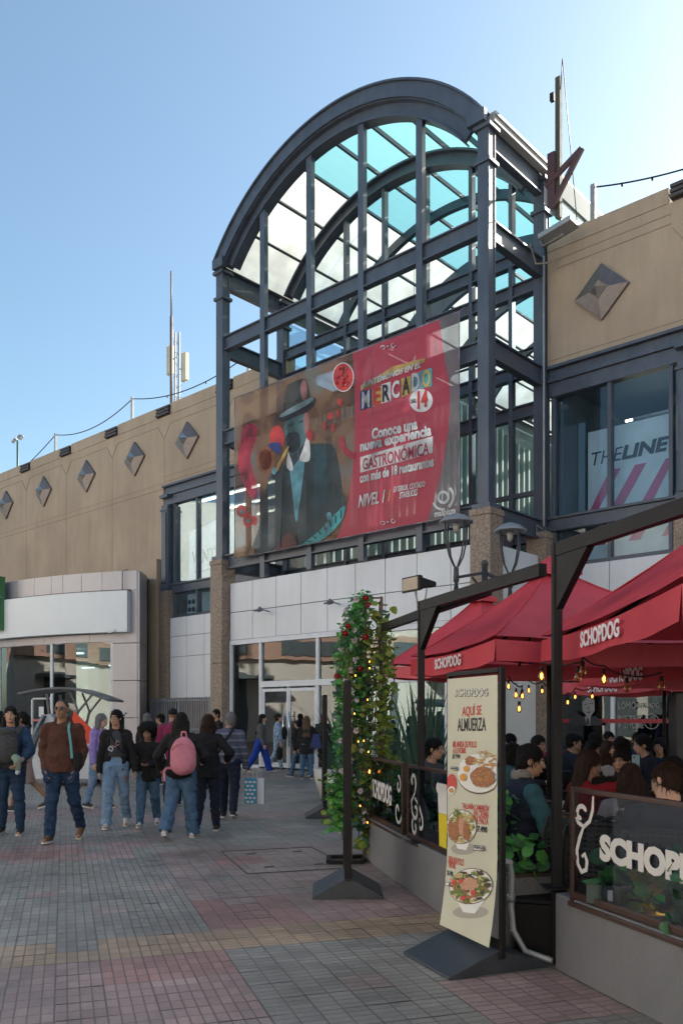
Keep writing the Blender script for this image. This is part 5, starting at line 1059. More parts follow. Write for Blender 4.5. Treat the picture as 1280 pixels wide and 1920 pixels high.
for px, y, d, n, h, lab, mm, pot in ((652, 0, 15.6, 46, 2.1, 'tall spiky flax plant in a pale pot behind the farther advert stand', lfx, potw), (624, 0, 17.0, 20, 1.5, 'spiky flax plant in a white pot near the entrance doors', lfx, potw), (792, 0, 12.2, 60, 2.35, 'dark spiky flax plant behind the post and glass panels', lfx2, potw), (742, 0, 13.5, 36, 2.2, 'spiky flax plant between the trellis and the black post', lfx2, potw), (838, 0, 12.6, 36, 2.3, 'spiky flax plant half hidden behind the menu sign', lfx2, potw)):
    p = at(px, 1345, d); blades(lab, (p.x, p.y, 0), n, h, .034, mm, .42, 'flax_plant', pot)
def bush(label, loc, n, r, h, sz, ms_, name='planter_plant', stems=5):
    t = thing(name, label, 'plant', loc); b = MB()
    for k in range(stems): a = random.uniform(0, 6.28); b.tube([(0, 0, 0), (math.cos(a) * r * .6, math.sin(a) * r * .6, h * .8)], .006, 5)
    b.build('stem', lf2, t); b = MB()
    for k in range(n): a = random.uniform(0, 6.28); q = math.sqrt(random.random()) * r; leaf(b, (q * math.cos(a), q * math.sin(a) * .7, random.uniform(.05, 1) * h), random.uniform(.7, 1.3) * sz, random.randrange(len(ms_)), True)
    b.build('leaves', ms_, t); return t
for k, (Y, xo, lab) in enumerate(((9.0, .22, 'leafy plant behind the glass panel nearest the trellis'), (8.3, .24, 'dark green plant in the planter left of the black post'), (7.1, .26, 'leafy plant in the planter behind the white scroll'), (6.4, .24, 'leafy plant in the planter behind the beer glass decal'))):
    X = (.52 + (8.1 - Y) * .2) + xo; bush(lab, (X + .05, Y, .5), 120, .17, .52, .07, [lf2, lf2, lf3, lf4])
bush('broad green leaves hanging over the planter end beside the menu sign', (1.28, 5.95, .5), 40, .15, .24, .10, [lf3, lf2])
bush('low plant with glossy green leaves at the left end of the big glass panel', (1.62, 4.98, .5), 50, .17, .22, .10, [lf2, lf3])
bush('yellow and green leafed plant around the small spotlight in the right planter', (1.83, 4.7, .5), 70, .2, .26, .085, [lf5, lf1, lf2])
bush('dark bushy plant in the right planter under the lettering', (1.92, 4.35, .5), 170, .28, .42, .07, [lf2, lf2, lf4])
blades('feathery palm with blue green fronds in the right planter', (1.86, 4.25, .5), 60, .36, .007, lf4, .8, 'small_palm'); blades('feathery palm at the extreme right edge in the planter', (2.05, 3.95, .5), 60, .42, .008, lf4, .8, 'small_palm')
b = MB(); b.lathe([(.05, 0), (.055, .1), (.03, .14)], (0, 0, 0), 12, X=Matrix.Rotation(R(62), 3, 'X') ); sp = thing('garden_spotlight', 'small lit spotlight among the leaves of the right planter', 'spotlight', (1.74, 4.62, .56)); b.build('housing', steel_d, sp)
MB().lathe([(.044, -.004), (.044, -.001)], (0, 0, 0), 14, X=Matrix.Rotation(R(62), 3, 'X')).build('lamp', emit('spot_lamp', (1, .62, .3), 7), sp)
tb = thing('transformer_box', 'dark electrical box lying in the right planter behind the glass', 'box', (1.54, 4.93, .50), R(-40)); MB().box(-.1, .1, -.06, .06, 0, .1).box(-.1, .1, -.065, .065, .101, .115).build('case', mat('box_dark', (.03, .05, .045), .5), tb); MB().box(.03, .06, -.067, -.061, .03, .09).build('sticker', mw, tb)
# ---------------------------------------------------------------- chairs and tables
blk = mat('chair_black', (.018, .02, .023), .5, 0., .15, 8)
def make_chair():
    t = thing('woven_chair', 'black woven terrace chair', 'chair', (0, 0, 0), 0, 'black woven chairs on the terrace')
    b = MB(); b.box(-.22, .22, -.22, .22, .42, .45); b.build('seat', blk, t, bevel=.01)
    b = MB()
    for k in range(12): x = -.2 + .4 * k / 11; b.box(x - .008, x + .008, -.235, -.225, .47, .86)
    for k in range(12): z = .48 + .37 * k / 11; b.box(-.21, .21, -.242, -.236, z - .008, z + .008)
    b.tube([(-.22, -.235, .45), (-.22, -.245, .75), (-.19, -.25, .86), (-.1, -.25, .885), (.1, -.25, .885), (.19, -.25, .86), (.22, -.245, .75), (.22, -.235, .45)], .014, 8); b.build('backrest', blk, t)
    for x in (-.2, .2):
        for y in (-.2, .2): MB().tube([(x, y, .42), (x * 1.1, y * 1.15, 0)], .015, 8).build('leg', blk, t)
        MB().tube([(x * 1.1, -.235, .66), (x * 1.1, .1, .67), (x * 1.1, .2, .64), (x * 1.1, .2, .44)], .014, 8).build('armrest', blk, t)
    return t
CH = {}
def chair(label, x, y, face):
    if not CH: c = CH['c'] = make_chair(); c.location = (x, y, 0); c.rotation_euler = (0, 0, R(face - 90)); c['label'] = label; return c
    return dup(CH['c'], (x, y, 0), R(face - 90), label)
def table(label, x, y, sx=.7, sy=.7, rz=0.):
    t = thing('terrace_table', label, 'table', (x, y, 0), R(rz), 'dark terrace tables'); MB().box(-sx / 2, sx / 2, -sy / 2, sy / 2, .72, .75).build('tabletop', blk, t, bevel=.006); MB().tube([(0, 0, .03), (0, 0, .72)], .035, 8).build('pedestal', blk, t); MB().box(-.25, .25, -.03, .03, 0, .03).box(-.03, .03, -.25, .25, .0005, .0305).build('foot', blk, t)
    b = MB(); b.lathe([(.025, .752), (.028, .9), (.012, .93), (.012, .96)], (.1, .1, 0), 10); o = b.build('sauce_bottle', mat('bottle_pale', (.5, .48, .42), .3), None, (x, y, 0)); tag(o, 'pale sauce bottle standing on the ' + label, 'bottle', 'sauce bottles on the tables')
    b = MB(); b.box(-.1, .02, -.12, -.04, .752, .86); o = b.build('napkin_holder', mat('napkin_white', (.45, .45, .43), .6), None, (x, y, 0)); tag(o, 'small pale napkin holder on the ' + label, 'napkin holder', 'napkin holders on the tables')
# ---------------------------------------------------------------- restaurant window lettering and decals
rd = thing('window_decal', 'white lettering on the dark restaurant window reading LOMO SALTADO and BISTEC A LO POBRE', 'decal', fw(*fp(1160, 1390, W - .08)[:2], 0), FA)
def rt(body, l, r, h, m, kn=.02): 
    s0_, n0, z0_ = fp(1160, 1390, W - .08); A_ = fp(*l, W - .08); B_ = fp(*r, W - .08); fit_text(body, m, rd, (A_[0] - s0_, -.0, A_[2]), (B_[0] - s0_, -.0, A_[2]), h, UP, bold=kn)
dv = mat('decal_white', (.20, .196, .19), .7, 0., .06, 2)
rt('LOMO', (1158, 1323), (1192, 1323), .18, dv); rt('SALTADO', (1194, 1323), (1236, 1323), .12, dv); rt('BISTEC', (1158, 1348), (1204, 1346), .17, dv, .03); rt('A LO POBRE', (1158, 1360), (1206, 1360), .15, dv, .03)
b = MB(); s0_, n0, z0_ = fp(1160, 1390, W - .08); c_ = fp(1221, 1353, W - .08)
for r0, r1 in ((.17, .19),): 
    vs = []
    for k in range(25): a = 6.283 * k / 24; vs += [(c_[0] - s0_ + r0 * math.cos(a), 0, c_[2] + r0 * math.sin(a)), (c_[0] - s0_ + r1 * math.cos(a), 0, c_[2] + r1 * math.sin(a))]
    b.add(vs, [(2 * k, 2 * k + 1, 2 * k + 3, 2 * k + 2) for k in range(24)])
b.build('round_emblem', dv, rd)
fd = thing('portrait_decal', 'retro black and white portrait of a smiling man on the restaurant window', 'decal', fw(*fp(1100, 1330, W - .085)[:2], 0), FA)
def fpd(x, y): A_ = fp(920 + x / 3.556, 1220 + y / 3.556, W - .085); B_ = fp(1100, 1330, W - .085); return (A_[0] - B_[0], A_[2])
b = MB()
def fpol(pts, mi, y): P = [fpd(*p) for p in pts]; ar = sum(P[i][0] * P[(i + 1) % len(P)][1] - P[(i + 1) % len(P)][0] * P[i][1] for i in range(len(P))); b.add([(p[0], y, p[1]) for p in P], [tuple(range(len(P))) if ar > 0 else tuple(range(len(P)))[::-1]], mi)
fpol([(520, 470), (560, 400), (610, 440), (700, 440), (745, 470), (740, 500), (530, 500)], 1, -.001); fpol([(608, 330), (640, 305), (690, 330), (692, 400), (665, 440), (640, 440), (610, 400)], 0, -.003); fpol([(625, 440), (665, 440), (660, 500), (640, 500)], 0, -.004)
fpol([(600, 330), (598, 300), (630, 285), (680, 290), (694, 330), (670, 318), (640, 312), (615, 340)], 1, -.005); fpol([(640, 450), (652, 450), (658, 495), (635, 495)], 1, -.006)
for x0_, y0_, x1_ in ((622, 358, 642), (658, 352, 682)): fpol([(x0_, y0_), (x1_, y0_ - 4), (x1_, y0_ + 2), (x0_, y0_ + 5)], 1, -.005)
fpol([(636, 410), (672, 405), (660, 416), (645, 417)], 1, -.005); fpol([(648, 370), (655, 392), (645, 393)], 1, -.005)
b.build('portrait', [dv, mat('decal_black', (.02, .02, .025), .7, 0., 0)], fd)
b = MB()
s_, n_, z_ = fp(1100, 1352, W - .082); b.box(-1.7, 2.6, -.002, 0, z_ - .05, z_ + .05); tag(b.build('red_band_decal', mat('band_red', (.25, .015, .02), .6), None, fw(s_, W - .082, 0), rotz=FA), 'dark red band across the restaurant window below the portrait', 'decal')
hp = thing('patio_heater', 'tall dark patio heater at the right edge in front of the window', 'heater', tuple(at(1278, 1345, 12.6).to_2d()) + (0,)); MB().box(-.15, .15, -.15, .15, 0, 1.95).build('body', mat('heater_dark', (.02, .015, .015), .5, 0., .2, 4), hp, bevel=.02); MB().lathe([(.02, 2.25), (.5, 2.05), (.5, 2.03), (.1, 2.03)], (0, 0, 0), 20).build('hood', steel_d, hp)
# ---------------------------------------------------------------- people: signed distance fields meshed with surface nets
class Field:
    def __init__(s): s.p = []
    def seg(s, a, b, ra, rb, k=.02, sc=(1, 1, 1)): s.p.append(('s', np.array(a, float), np.array(b, float), ra, rb, k, np.array(sc, float))); return s
    def ell(s, c, r, k=.02, Rm=None): s.p.append(('e', np.array(c, float), np.array(r, float), np.array(Rm) if Rm is not None else None, 0, k, None)); return s
    def cut(s, c, r, k=.01, Rm=None): s.p.append(('c', np.array(c, float), np.array(r, float), np.array(Rm) if Rm is not None else None, 0, k, None)); return s
    def mesh(s, h):
        lo = np.full(3, 1e9); hi = -lo
        for q in s.p:
            if q[0] == 's': r = max(q[3], q[4]) * q[6].max(); lo = np.minimum(lo, np.minimum(q[1], q[2]) - r); hi = np.maximum(hi, np.maximum(q[1], q[2]) + r)
            elif q[0] == 'e': r = q[2].max(); lo = np.minimum(lo, q[1] - r); hi = np.maximum(hi, q[1] + r)
        lo -= 3 * h; hi += 3 * h; n = np.ceil((hi - lo) / h).astype(int) + 1
        ax = [lo[i] + h * np.arange(n[i]) for i in range(3)]; F = np.full(n, .5)
        for q in s.p:
            k = q[5]; mg = k + 2.5 * h
            if q[0] == 's': r = max(q[3], q[4]) * q[6].max() + mg; a_, b_ = np.minimum(q[1], q[2]) - r, np.maximum(q[1], q[2]) + r
            else: r = q[2].max() + mg; a_, b_ = q[1] - r, q[1] + r
            i0 = np.clip(np.floor((a_ - lo) / h).astype(int), 0, n - 1); i1 = np.clip(np.ceil((b_ - lo) / h).astype(int) + 1, 1, n); sl = tuple(slice(x, y) for x, y in zip(i0, i1))
            X, Y, Z = np.meshgrid(ax[0][sl[0]], ax[1][sl[1]], ax[2][sl[2]], indexing='ij')
            if q[0] == 's':
                sc = q[6]; A_, B_ = q[1] / sc, q[2] / sc; ab = B_ - A_; P = np.stack([X / sc[0], Y / sc[1], Z / sc[2]], -1) - A_
                t = np.clip(P @ ab / max(ab @ ab, 1e-12), 0, 1); d = (np.linalg.norm(P - t[..., None] * ab, axis=-1) - (q[3] + (q[4] - q[3]) * t)) * min(sc.min(), 1)
            else:
                P = np.stack([X, Y, Z], -1) - q[1]
                if q[3] is not None: P = P @ q[3]
                P = P / q[2]; l = np.linalg.norm(P, axis=-1); l2 = np.linalg.norm(P / q[2], axis=-1) + 1e-9; d = l * (l - 1) / l2
            f = F[sl]
            if q[0] == 'c': g = -d; hh = np.clip(.5 + .5 * (f - g) / k, 0, 1); F[sl] = g + (f - g) * hh + k * hh * (1 - hh)
            else: hh = np.clip(.5 + .5 * (f - d) / k, 0, 1); F[sl] = f + (d - f) * hh - k * hh * (1 - hh)
        ins = F < 0; nx, ny, nz = np.array(F.shape) - 1
        cnt = np.zeros((nx, ny, nz), int)
        C = lambda A_, i, j, k: A_[i:i + nx, j:j + ny, k:k + nz]
        for i in (0, 1):
            for j in (0, 1):
                for k in (0, 1): cnt += C(ins, i, j, k)
        act = (cnt > 0) & (cnt < 8); idx = np.full(act.shape, -1); idx[act] = np.arange(act.sum())
        pos = np.zeros(act.shape + (3,)); w_ = np.zeros(act.shape)
        for axis in range(3):
            for u in (0, 1):
                for v in (0, 1):
                    o0 = [0, 0, 0]; ot = [x for x in range(3) if x != axis]; o0[ot[0]] = u; o0[ot[1]] = v; o1 = list(o0); o1[axis] = 1
                    f0, f1 = C(F, *o0), C(F, *o1); cr = (f0 < 0) != (f1 < 0); t = np.where(cr, f0 / np.where(cr, f0 - f1, 1), 0)
                    for c in range(3): pos[..., c] += np.where(cr, (t if c == axis else o0[c]), 0)
                    w_ += cr
        g = np.argwhere(act); V = lo + h * (g + pos[act] / w_[act][:, None]); Q = []
        for axis in range(3):
            sl0 = [slice(1, -1)] * 3; sl0[axis] = slice(0, -1); sl1 = list(sl0); sl1[axis] = slice(1, None)
            a_, b_ = ins[tuple(sl0)], ins[tuple(sl1)]; e = np.argwhere(a_ != b_)
            if not len(e): continue
            flip = a_[a_ != b_]; e = e + 1; e[:, axis] -= 1; u, v = [(1, 2), (2, 0), (0, 1)][axis]; U = np.zeros(3, int); U[u] = 1; Vv = np.zeros(3, int); Vv[v] = 1
            q = np.stack([idx[tuple((e - x).T)] for x in (U * 0, U, U + Vv, Vv)], 1); q[~flip] = q[~flip][:, ::-1]; Q.append(q)
        return V, np.concatenate(Q) if Q else np.zeros((0, 4), int)
def vnoise(V, f, st=(1, 1, 1), off=0.): return np.array([noise.noise(Vector((v[0] * f * st[0] + off, v[1] * f * st[1], v[2] * f * st[2]))) for v in V])
def put(name, parts, m, parent, fold=0., ff=9, st=(1, 1, .5), hair=0.):
    vs = []; fs = []; o = 0
    for V, Q in parts: vs.append(V); fs.append(Q + o); o += len(V)
    V = np.concatenate(vs); Q = np.concatenate(fs)
    me = bpy.data.meshes.new(name); me.from_pydata(V.tolist(), [], Q.tolist()); me.update()
    if fold or hair:
        N_ = np.empty(len(V) * 3); me.vertices.foreach_get('normal', N_); N_ = N_.reshape(-1, 3); sd_ = random.random() * 50
        amp = fold * (vnoise(V, ff, st, sd_) + .5 * vnoise(V, ff * 2.3, st, sd_ + 9)) if fold else 0
        if hair: amp = amp + hair * (vnoise(V, 60, (1, 1, .18), sd_) + .7 * vnoise(V, 22, (1, 1, .35), sd_))
        V = V + N_ * np.asarray(amp)[:, None]; me.vertices.foreach_set('co', V.ravel()); me.update()
    if hair > .002:                                   # loose strands lying over and off the hair mass
        N_ = np.empty(len(V) * 3); me.vertices.foreach_get('normal', N_); N_ = N_.reshape(-1, 3); sv_ = V.tolist(); sq_ = Q.tolist(); zt_ = V[:, 2].max(); rn = random.Random(len(V)); tri = []
        for q_ in range(420):
            i = rn.randrange(len(V)); p = Vector(V[i]); n_ = Vector(N_[i]); d_ = Vector((rn.gauss(0, .35), rn.gauss(-.1, .35), -1)); d_ = (d_ - n_ * d_.dot(n_) * .95).normalized() if abs(n_.z) < .97 else Vector((rn.gauss(0, 1), rn.gauss(-.5, 1), 0)).normalized(); s_ = d_.cross(n_).normalized() * rn.uniform(.002, .0045); o_ = len(sv_)
            for k_ in range(4):
                w_ = s_ * (1 - .25 * k_); c_ = p + n_ * (.003 + .002 * k_ * rn.random()) + d_ * (.022 * k_); d_ = (d_ + Vector((rn.gauss(0, .16), rn.gauss(0, .16), -.12))).normalized(); sv_ += [list(c_ - w_), list(c_ + w_)]
            sq_ += [[o_ + 2 * k_, o_ + 2 * k_ + 1, o_ + 2 * k_ + 3, o_ + 2 * k_ + 2] for k_ in range(3)]
        me = bpy.data.meshes.new(name); me.from_pydata(sv_, [], sq_); me.update(); Q = sq_
    me.materials.append(m); me.polygons.foreach_set('use_smooth', [True] * len(Q))
    ob = bpy.data.objects.new(name, me); COL.objects.link(ob); ob.parent = parent; return ob
def fabric(name, col, var=.12, rough=.92, sc=14): return mat('fab_' + name, col, rough, 0., var, sc, .25, 120, .25)
def striped(name, cols, per, ax=2):
    m, N, L, o = shader_mat('fab_' + name); p = N.new('ShaderNodeBsdfPrincipled'); p.inputs['Roughness'].default_value = .9
    tc = N.new('ShaderNodeTexCoord'); sx = N.new('ShaderNodeSeparateXYZ'); L.new(tc.outputs['Object'], sx.inputs[0]); ml_ = N.new('ShaderNodeMath'); ml_.operation = 'MULTIPLY'; ml_.inputs[1].default_value = 1 / per; L.new(sx.outputs[ax], ml_.inputs[0])
    fr = N.new('ShaderNodeMath'); fr.operation = 'FRACT'; L.new(ml_.outputs[0], fr.inputs[0]); r = N.new('ShaderNodeValToRGB'); r.color_ramp.interpolation = 'CONSTANT'; els = r.color_ramp.elements
    while len(els) < len(cols): els.new(.5)
    for e, (ps, c) in zip(els, cols): e.position = ps; e.color = tuple(c) + (1,)
    L.new(fr.outputs[0], r.inputs[0]); L.new(r.outputs[0], p.inputs['Base Color']); L.new(p.outputs[0], o.inputs[0]); return m
SK = {'fair': (.50, .30, .22), 'tan': (.40, .23, .15), 'brown': (.25, .13, .08), 'dark': (.13, .066, .042)}
def skin(k): return mat('skin_' + k, SK[k], .55, 0., .08, 12, .05, 60)
def ik(a, t, l1, l2, pole):
    a = Vector(a); t = Vector(t); d = t - a; D = min(d.length, (l1 + l2) * .995); d.normalize(); t = a + d * D
    c = (l1 * l1 + D * D - l2 * l2) / (2 * l1 * D); s_ = math.sqrt(max(0, 1 - c * c)); p = Vector(pole); p = (p - d * p.dot(d)).normalized(); return a + d * l1 * c + p * l1 * s_, t
hair_blk = mat('hair_black', (.008, .007, .007), .72, 0., .3, 30, .3, 90, .2, (1, 1, .2)); hair_br = mat('hair_brown', (.026, .013, .008), .7, 0., .4, 30, .3, 90, .2, (1, 1, .2)); hair_gr = mat('hair_grey', (.12, .12, .125), .6, 0., .3, 30, .3, 90)
hair_lb = mat('hair_light_brown', (.085, .055, .035), .7, 0., .35, 30, .3, 90, .2, (1, 1, .2)); eye_w = mat('eye_white', (.42, .40, .38), .3, 0., 0); eye_m = mat('eye_dark', (.02, .015, .012), .15, 0., 0); lip_m = mat('lip', (.24, .085, .07), .5, 0., 0); brow_m = mat('brow', (.014, .01, .009), .8, 0., 0); sole_w = mat('sole_white', (.55, .54, .52), .7, 0., .08, 20); sole_d = mat('sole_dark', (.02, .02, .02), .7, 0., 0)
def person(label, x, y, face, H=1.68, legs=((20, 6, 3), (-16, 30, 3)), hands=(None, None), lean=2, look=(0, 0), sk='tan', top=None, low=None, shoe=None, hair=('short', None), fem=False, bulk=1., sleeve=1., hem=.50, seat=None, fine=1., flare=0., skirt=None, open_top=None, tight=0., group=None, shsole=None, swing=1., inner=None, tbulk=0., pockets=False, kid=False, face_on=True, collar=None, lbulk=0.):
    """face: heading in degrees (0 = +X, 90 = away from the camera, 270 = towards it); x forward swing via legs (thigh, knee, spread)"""
    t = thing('person', label, 'person', (x, y, 0), R(face - 90), group); h_ = .016 * fine
    hw = (.080 if fem else .089) * bulk ** .5; sh = (.090 if fem else .104) * bulk ** .25; hipw = .05
    # legs
    J = []; zmin = 0
    for i, (th, kn, sp_) in enumerate(legs):
        sx = -1 if i == 0 else 1; a = R(th); bk = R(th - kn); s_ = R(sp_) * sx; hp_ = Vector((sx * hipw * H, 0, 0)); D = lambda q: Vector((math.sin(s_) * math.cos(q), math.sin(q), -math.cos(q)))
        k_ = hp_ + D(a) * .245 * H; an_ = k_ + D(bk) * .245 * H; fp_ = min(0, (th - kn) + 14) * .8 if th - kn < -14 else (min(14, (th - kn) * .7) if th > 8 and kn < 15 else 0); fp_ = R(fp_); heel = an_ + Vector((0, -.035 * H * math.cos(fp_), -.038 * H)); toe = an_ + Vector((math.sin(R(4)) * sx * .1 * H, .11 * H * math.cos(fp_), -.038 * H + .11 * H * math.sin(fp_)))
        J.append((hp_, k_, an_, heel, toe)); zmin = min(zmin, heel.z, toe.z)
    pz = -zmin + .014 * H if seat is None else seat + .055 * H
    Pv = Vector((0, 0, pz)); J = [tuple(p + Pv for p in q) for q in J]
    L_ = Matrix.Rotation(R(-lean), 3, 'X')
    def T(p): return Pv + L_ @ (Vector(p) * H)
    chest, waist, belly = T((0, 0, .20)), T((0, 0, .085)), T((0, 0, .0)); shl = [T((-sh, 0, .264)), T((sh, 0, .264))]; neck0, neck1 = T((0, -.004, .30)), T((0, .008, .355)); hc = T((0, .018, .405)) 
    Hr = L_ @ Matrix.Rotation(R(look[0]), 3, 'Z') @ Matrix.Rotation(R(look[1]), 3, 'X'); HM = np.array(Hr); kh = 1.12 if kid else 1.0
    def hd(p): return hc + Hr @ (Vector(p) * H * kh)
    # arms
    AR = []
    for i in (0, 1):
        sx = -1 if i == 0 else 1; hs = hands[i]; opp = legs[1 - i][0] / 20. * swing
        if hs is None: tg = shl[i] + Vector((sx * .045 * H, (.02 + .05 * opp) * H, -.325 * H)); pole = (sx * .4, -1, 0)
        else: tg = Vector((hs[0] * H, hs[1] * H, hs[2] * H)); pole = hs[3] if len(hs) > 3 else (sx * .8, -1, -.4)
        if hs is not None and tg.z < .62 * H and abs(tg.x) > 9: pass
        el, wr = ik(shl[i], tg, .168 * H, .150 * H, pole); AR.append((shl[i], el, wr))
    S = skin(sk); F = Field(); k = .03
    F.ell(chest, (hw * H * .92, .060 * H * bulk ** .5, .105 * H), .03).ell(waist, (hw * .84 * H, .052 * H * bulk ** .5, .09 * H), .03).ell(belly, ((.092 if fem else .086) * H * bulk ** .5, .056 * H * bulk ** .5, .065 * H), .03).seg(shl[0], shl[1], .031 * H, .031 * H, .03).seg(T((0, -.01, .30)), shl[0], .03 * H, .024 * H, .02).seg(T((0, -.01, .30)), shl[1], .03 * H, .024 * H, .02).seg(neck0, neck1, .033 * H, .031 * H, .02).seg(neck1, hd((0, -.01, -.03)), .031 * H, .03 * H, .02)
    for hp_, kn_, an_, he, to in J: F.seg(hp_, kn_, .046 * H, .031 * H, .02).seg(kn_, an_, .033 * H, .022 * H, .02).seg(he, to, .02 * H, .017 * H, .02)
    for a_, e_, w_ in AR: F.seg(a_, e_, .029 * H, .022 * H, .02).seg(e_, w_, .022 * H, .0155 * H, .015)
    parts = [F.mesh(h_)]
    Hd = Field(); er = lambda c, r, kk=.006: Hd.ell(hd(c), tuple(v * H * kh for v in r), kk * H / 1.7, HM)
    er((0, -.008, .014), (.043, .053, .051), .01); er((0, .014, -.022), (.034, .039, .046), .012); er((0, .030, -.052), (.018, .018, .013), .012); er((0, .043, .012), (.026, .011, .010), .008)
    Hd.seg(hd((0, .051, .004)), hd((0, .0605, -.016)), .0055 * H, .0078 * H, .008).seg(hd((-.009, .051, -.036)), hd((.009, .051, -.036)), .0055 * H, .0055 * H, .006).seg(hd((0, -.005, -.03)), hd((0, -.018, -.075)), .03 * H, .031 * H, .012)
    for sx in (-1, 1): er((sx * .0425, -.006, -.006), (.005, .011, .017)); er((sx * .023, .038, -.014), (.012, .01, .01), .01); Hd.cut(hd((sx * .0175, .055, .0005)), (.0095 * H, .009 * H, .0055 * H), .004, HM)
    parts.append(Hd.mesh(.0062 * max(1, fine * .9)))
    for i, (a_, e_, w_) in enumerate(AR):            # hands: palm, four curled fingers, thumb
        sx = -1 if i == 0 else 1; d = (w_ - e_).normalized(); hs = hands[i]; side = Vector((0, 1, 0)) if abs(d.y) < .8 else Vector((0, 0, 1)); side = (side - d * side.dot(d)).normalized(); pn = d.cross(side) * (-sx)   # palm normal, towards the body
        if pn.x * sx > 0 and abs(d.y) < .8: pn = -pn
        Hf = Field(); pc = w_ + d * .030 * H; Hf.seg(w_ - d * .02 * H, w_ + d * .01 * H, .0155 * H, .0145 * H, .01)
        Hf.seg(w_ + d * .012 * H - side * .008 * H, w_ + d * .046 * H - side * .014 * H, .0115 * H, .0095 * H, .008).seg(w_ + d * .012 * H + side * .008 * H, w_ + d * .046 * H + side * .014 * H, .0115 * H, .0095 * H, .008)
        for q in range(4):
            o_ = (q - 1.5) * .0112 * H; fl = (.030, .036, .038, .034)[q] * H; b0 = w_ + d * .048 * H + side * o_; b1 = b0 + (d * .9 + pn * .35).normalized() * fl * .6; b2 = b1 + (d * .55 + pn * .8).normalized() * fl * .6; Hf.seg(b0, b1, .0056 * H, .0051 * H, .002).seg(b1, b2, .0051 * H, .0043 * H, .002)
        t0 = w_ + d * .016 * H + side * .015 * H; t1 = t0 + (d * .6 + side * .7 + pn * .25).normalized() * .026 * H; t2 = t1 + (d * .9 + side * .25 + pn * .3).normalized() * .02 * H; Hf.seg(t0, t1, .0075 * H, .0062 * H, .006).seg(t1, t2, .0062 * H, .005 * H, .002)
        parts.append(Hf.mesh(.0062 * max(1, fine * .8)))
    put('body', parts, S, t)
    # face details
    if face_on:
        b = MB()
        for sx in (-1, 1): b.ball(hd((sx * .0175, .0450, .0005)), .0066 * H, 8, 0); b.ball(hd((sx * .0175, .0488, .0003)), .0034 * H, 8, 1)
        b.build('eyes', [eye_w, eye_m], t); b = MB()
        for sx in (-1, 1): b.tube([hd((sx * .008, .0545, .0105)), hd((sx * .018, .0545, .0145)), hd((sx * .028, .047, .011))], .0022 * H, 5)
        b.build('eyebrows', brow_m, t); b = MB(); b.tube([hd((-.013, .0515, -.036)), hd((-.004, .0565, -.0345)), hd((.004, .0565, -.0345)), hd((.013, .0515, -.036))], [.001 * H, .003 * H, .003 * H, .001 * H], 6); b.tube([hd((-.011, .051, -.0385)), hd((0, .0565, -.0405)), hd((.011, .051, -.0385))], [.001 * H, .0038 * H, .001 * H], 6); b.build('lips', lip_m, t)
    # trousers
    if low:
        G = Field(); e = .008 * H + lbulk * H; G.ell(belly + Vector((0, -.004 * H, .0)), ((.100 if fem else .094) * H * bulk ** .5 + lbulk * H, .070 * H * bulk ** .5 + lbulk * H, .075 * H), .04).seg(belly, T((0, 0, .07)), .080 * H * bulk ** .45, .072 * H * bulk ** .45, .03, (1, .76, 1)).cut(T((0, 0, .19)), (.3 * H, .3 * H, .12 * H), .006)
        if pockets:
            for a_, el, wr in AR: d_ = (wr - el).normalized(); G.seg(wr + d_ * .02 * H, wr + d_ * .085 * H, .026 * H, .022 * H, .02)
        for hp_, kn_, an_, he, to in J:
            end = an_ + (an_ - kn_).normalized() * .012 * H; mid_ = kn_.lerp(end, .55); G.seg(hp_, kn_, .052 * H * bulk ** .5 + e, .036 * H + e, .03).seg(kn_, mid_, .036 * H + e, .031 * H + e + flare * H * .4, .02).seg(mid_, end, .031 * H + e + flare * H * .4, .026 * H + e + flare * H, .015)
            G.cut(end + (an_ - kn_).normalized() * .045 * H, (.07 * H, .07 * H, .042 * H), .006)
        put('trousers', [G.mesh(.0125 * max(1, fine))], low, t, .014, 9, (1, 1, 1.8))
    if skirt:
        G = Field(); G.seg(waist, belly, .07 * H, .085 * H, .03, (1, .75, 1)).seg(belly, Vector((0, 0, .30 * H)), .085 * H, .115 * H, .03, (1, .8, 1)); G.cut((0, 0, .2 * H), (.3 * H, .3 * H, .08 * H), .005); put('coat', [G.mesh(.013)], skirt, t, .012, 7, (2, 2, .5))
    # shoes
    for hp_, kn_, an_, he, to in J:
        G = Field(); up = Vector((0, 0, 1)); f_ = (to - he).normalized(); G.seg(he + up * .012 * H, an_ + up * .0, .021 * H, .022 * H, .012).seg(he + f_ * .01 * H + up * .01 * H, to - f_ * .02 * H + up * .004 * H, .0225 * H, .0215 * H, .012, (1, 1, .9)).seg(an_ - up * .008 * H, to - f_ * .04 * H + up * .008 * H, .02 * H, .018 * H, .012)
        s_o = put('shoe', [G.mesh(.0085 * max(1, fine * .8))], shoe or sole_d, t)
        nrm = f_.cross(Vector((1, 0, 0))).normalized(); nrm = nrm if nrm.z < 0 else -nrm; q0 = he + nrm * .008 * H - f_ * .018 * H; q1 = to + nrm * .010 * H + f_ * .012 * H; b = MB(); vs = []; sd_ = f_.cross(nrm).normalized(); pr = [(0, .012), (.08, .021), (.3, .021), (.55, .023), (.8, .025), (.95, .017), (1, .006)]
        out = [q0.lerp(q1, a_) + sd_ * w_ * H for a_, w_ in pr] + [q0.lerp(q1, a_) - sd_ * w_ * H for a_, w_ in pr[::-1]]; n = len(out); b.add([p - nrm * .006 * H for p in out] + [p + nrm * .007 * H for p in out], [tuple(range(n)), tuple(range(2 * n - 1, n - 1, -1))] + [(i, n + i, n + (i + 1) % n, (i + 1) % n) for i in range(n)]); b.build('sole', shsole or sole_w, s_o)
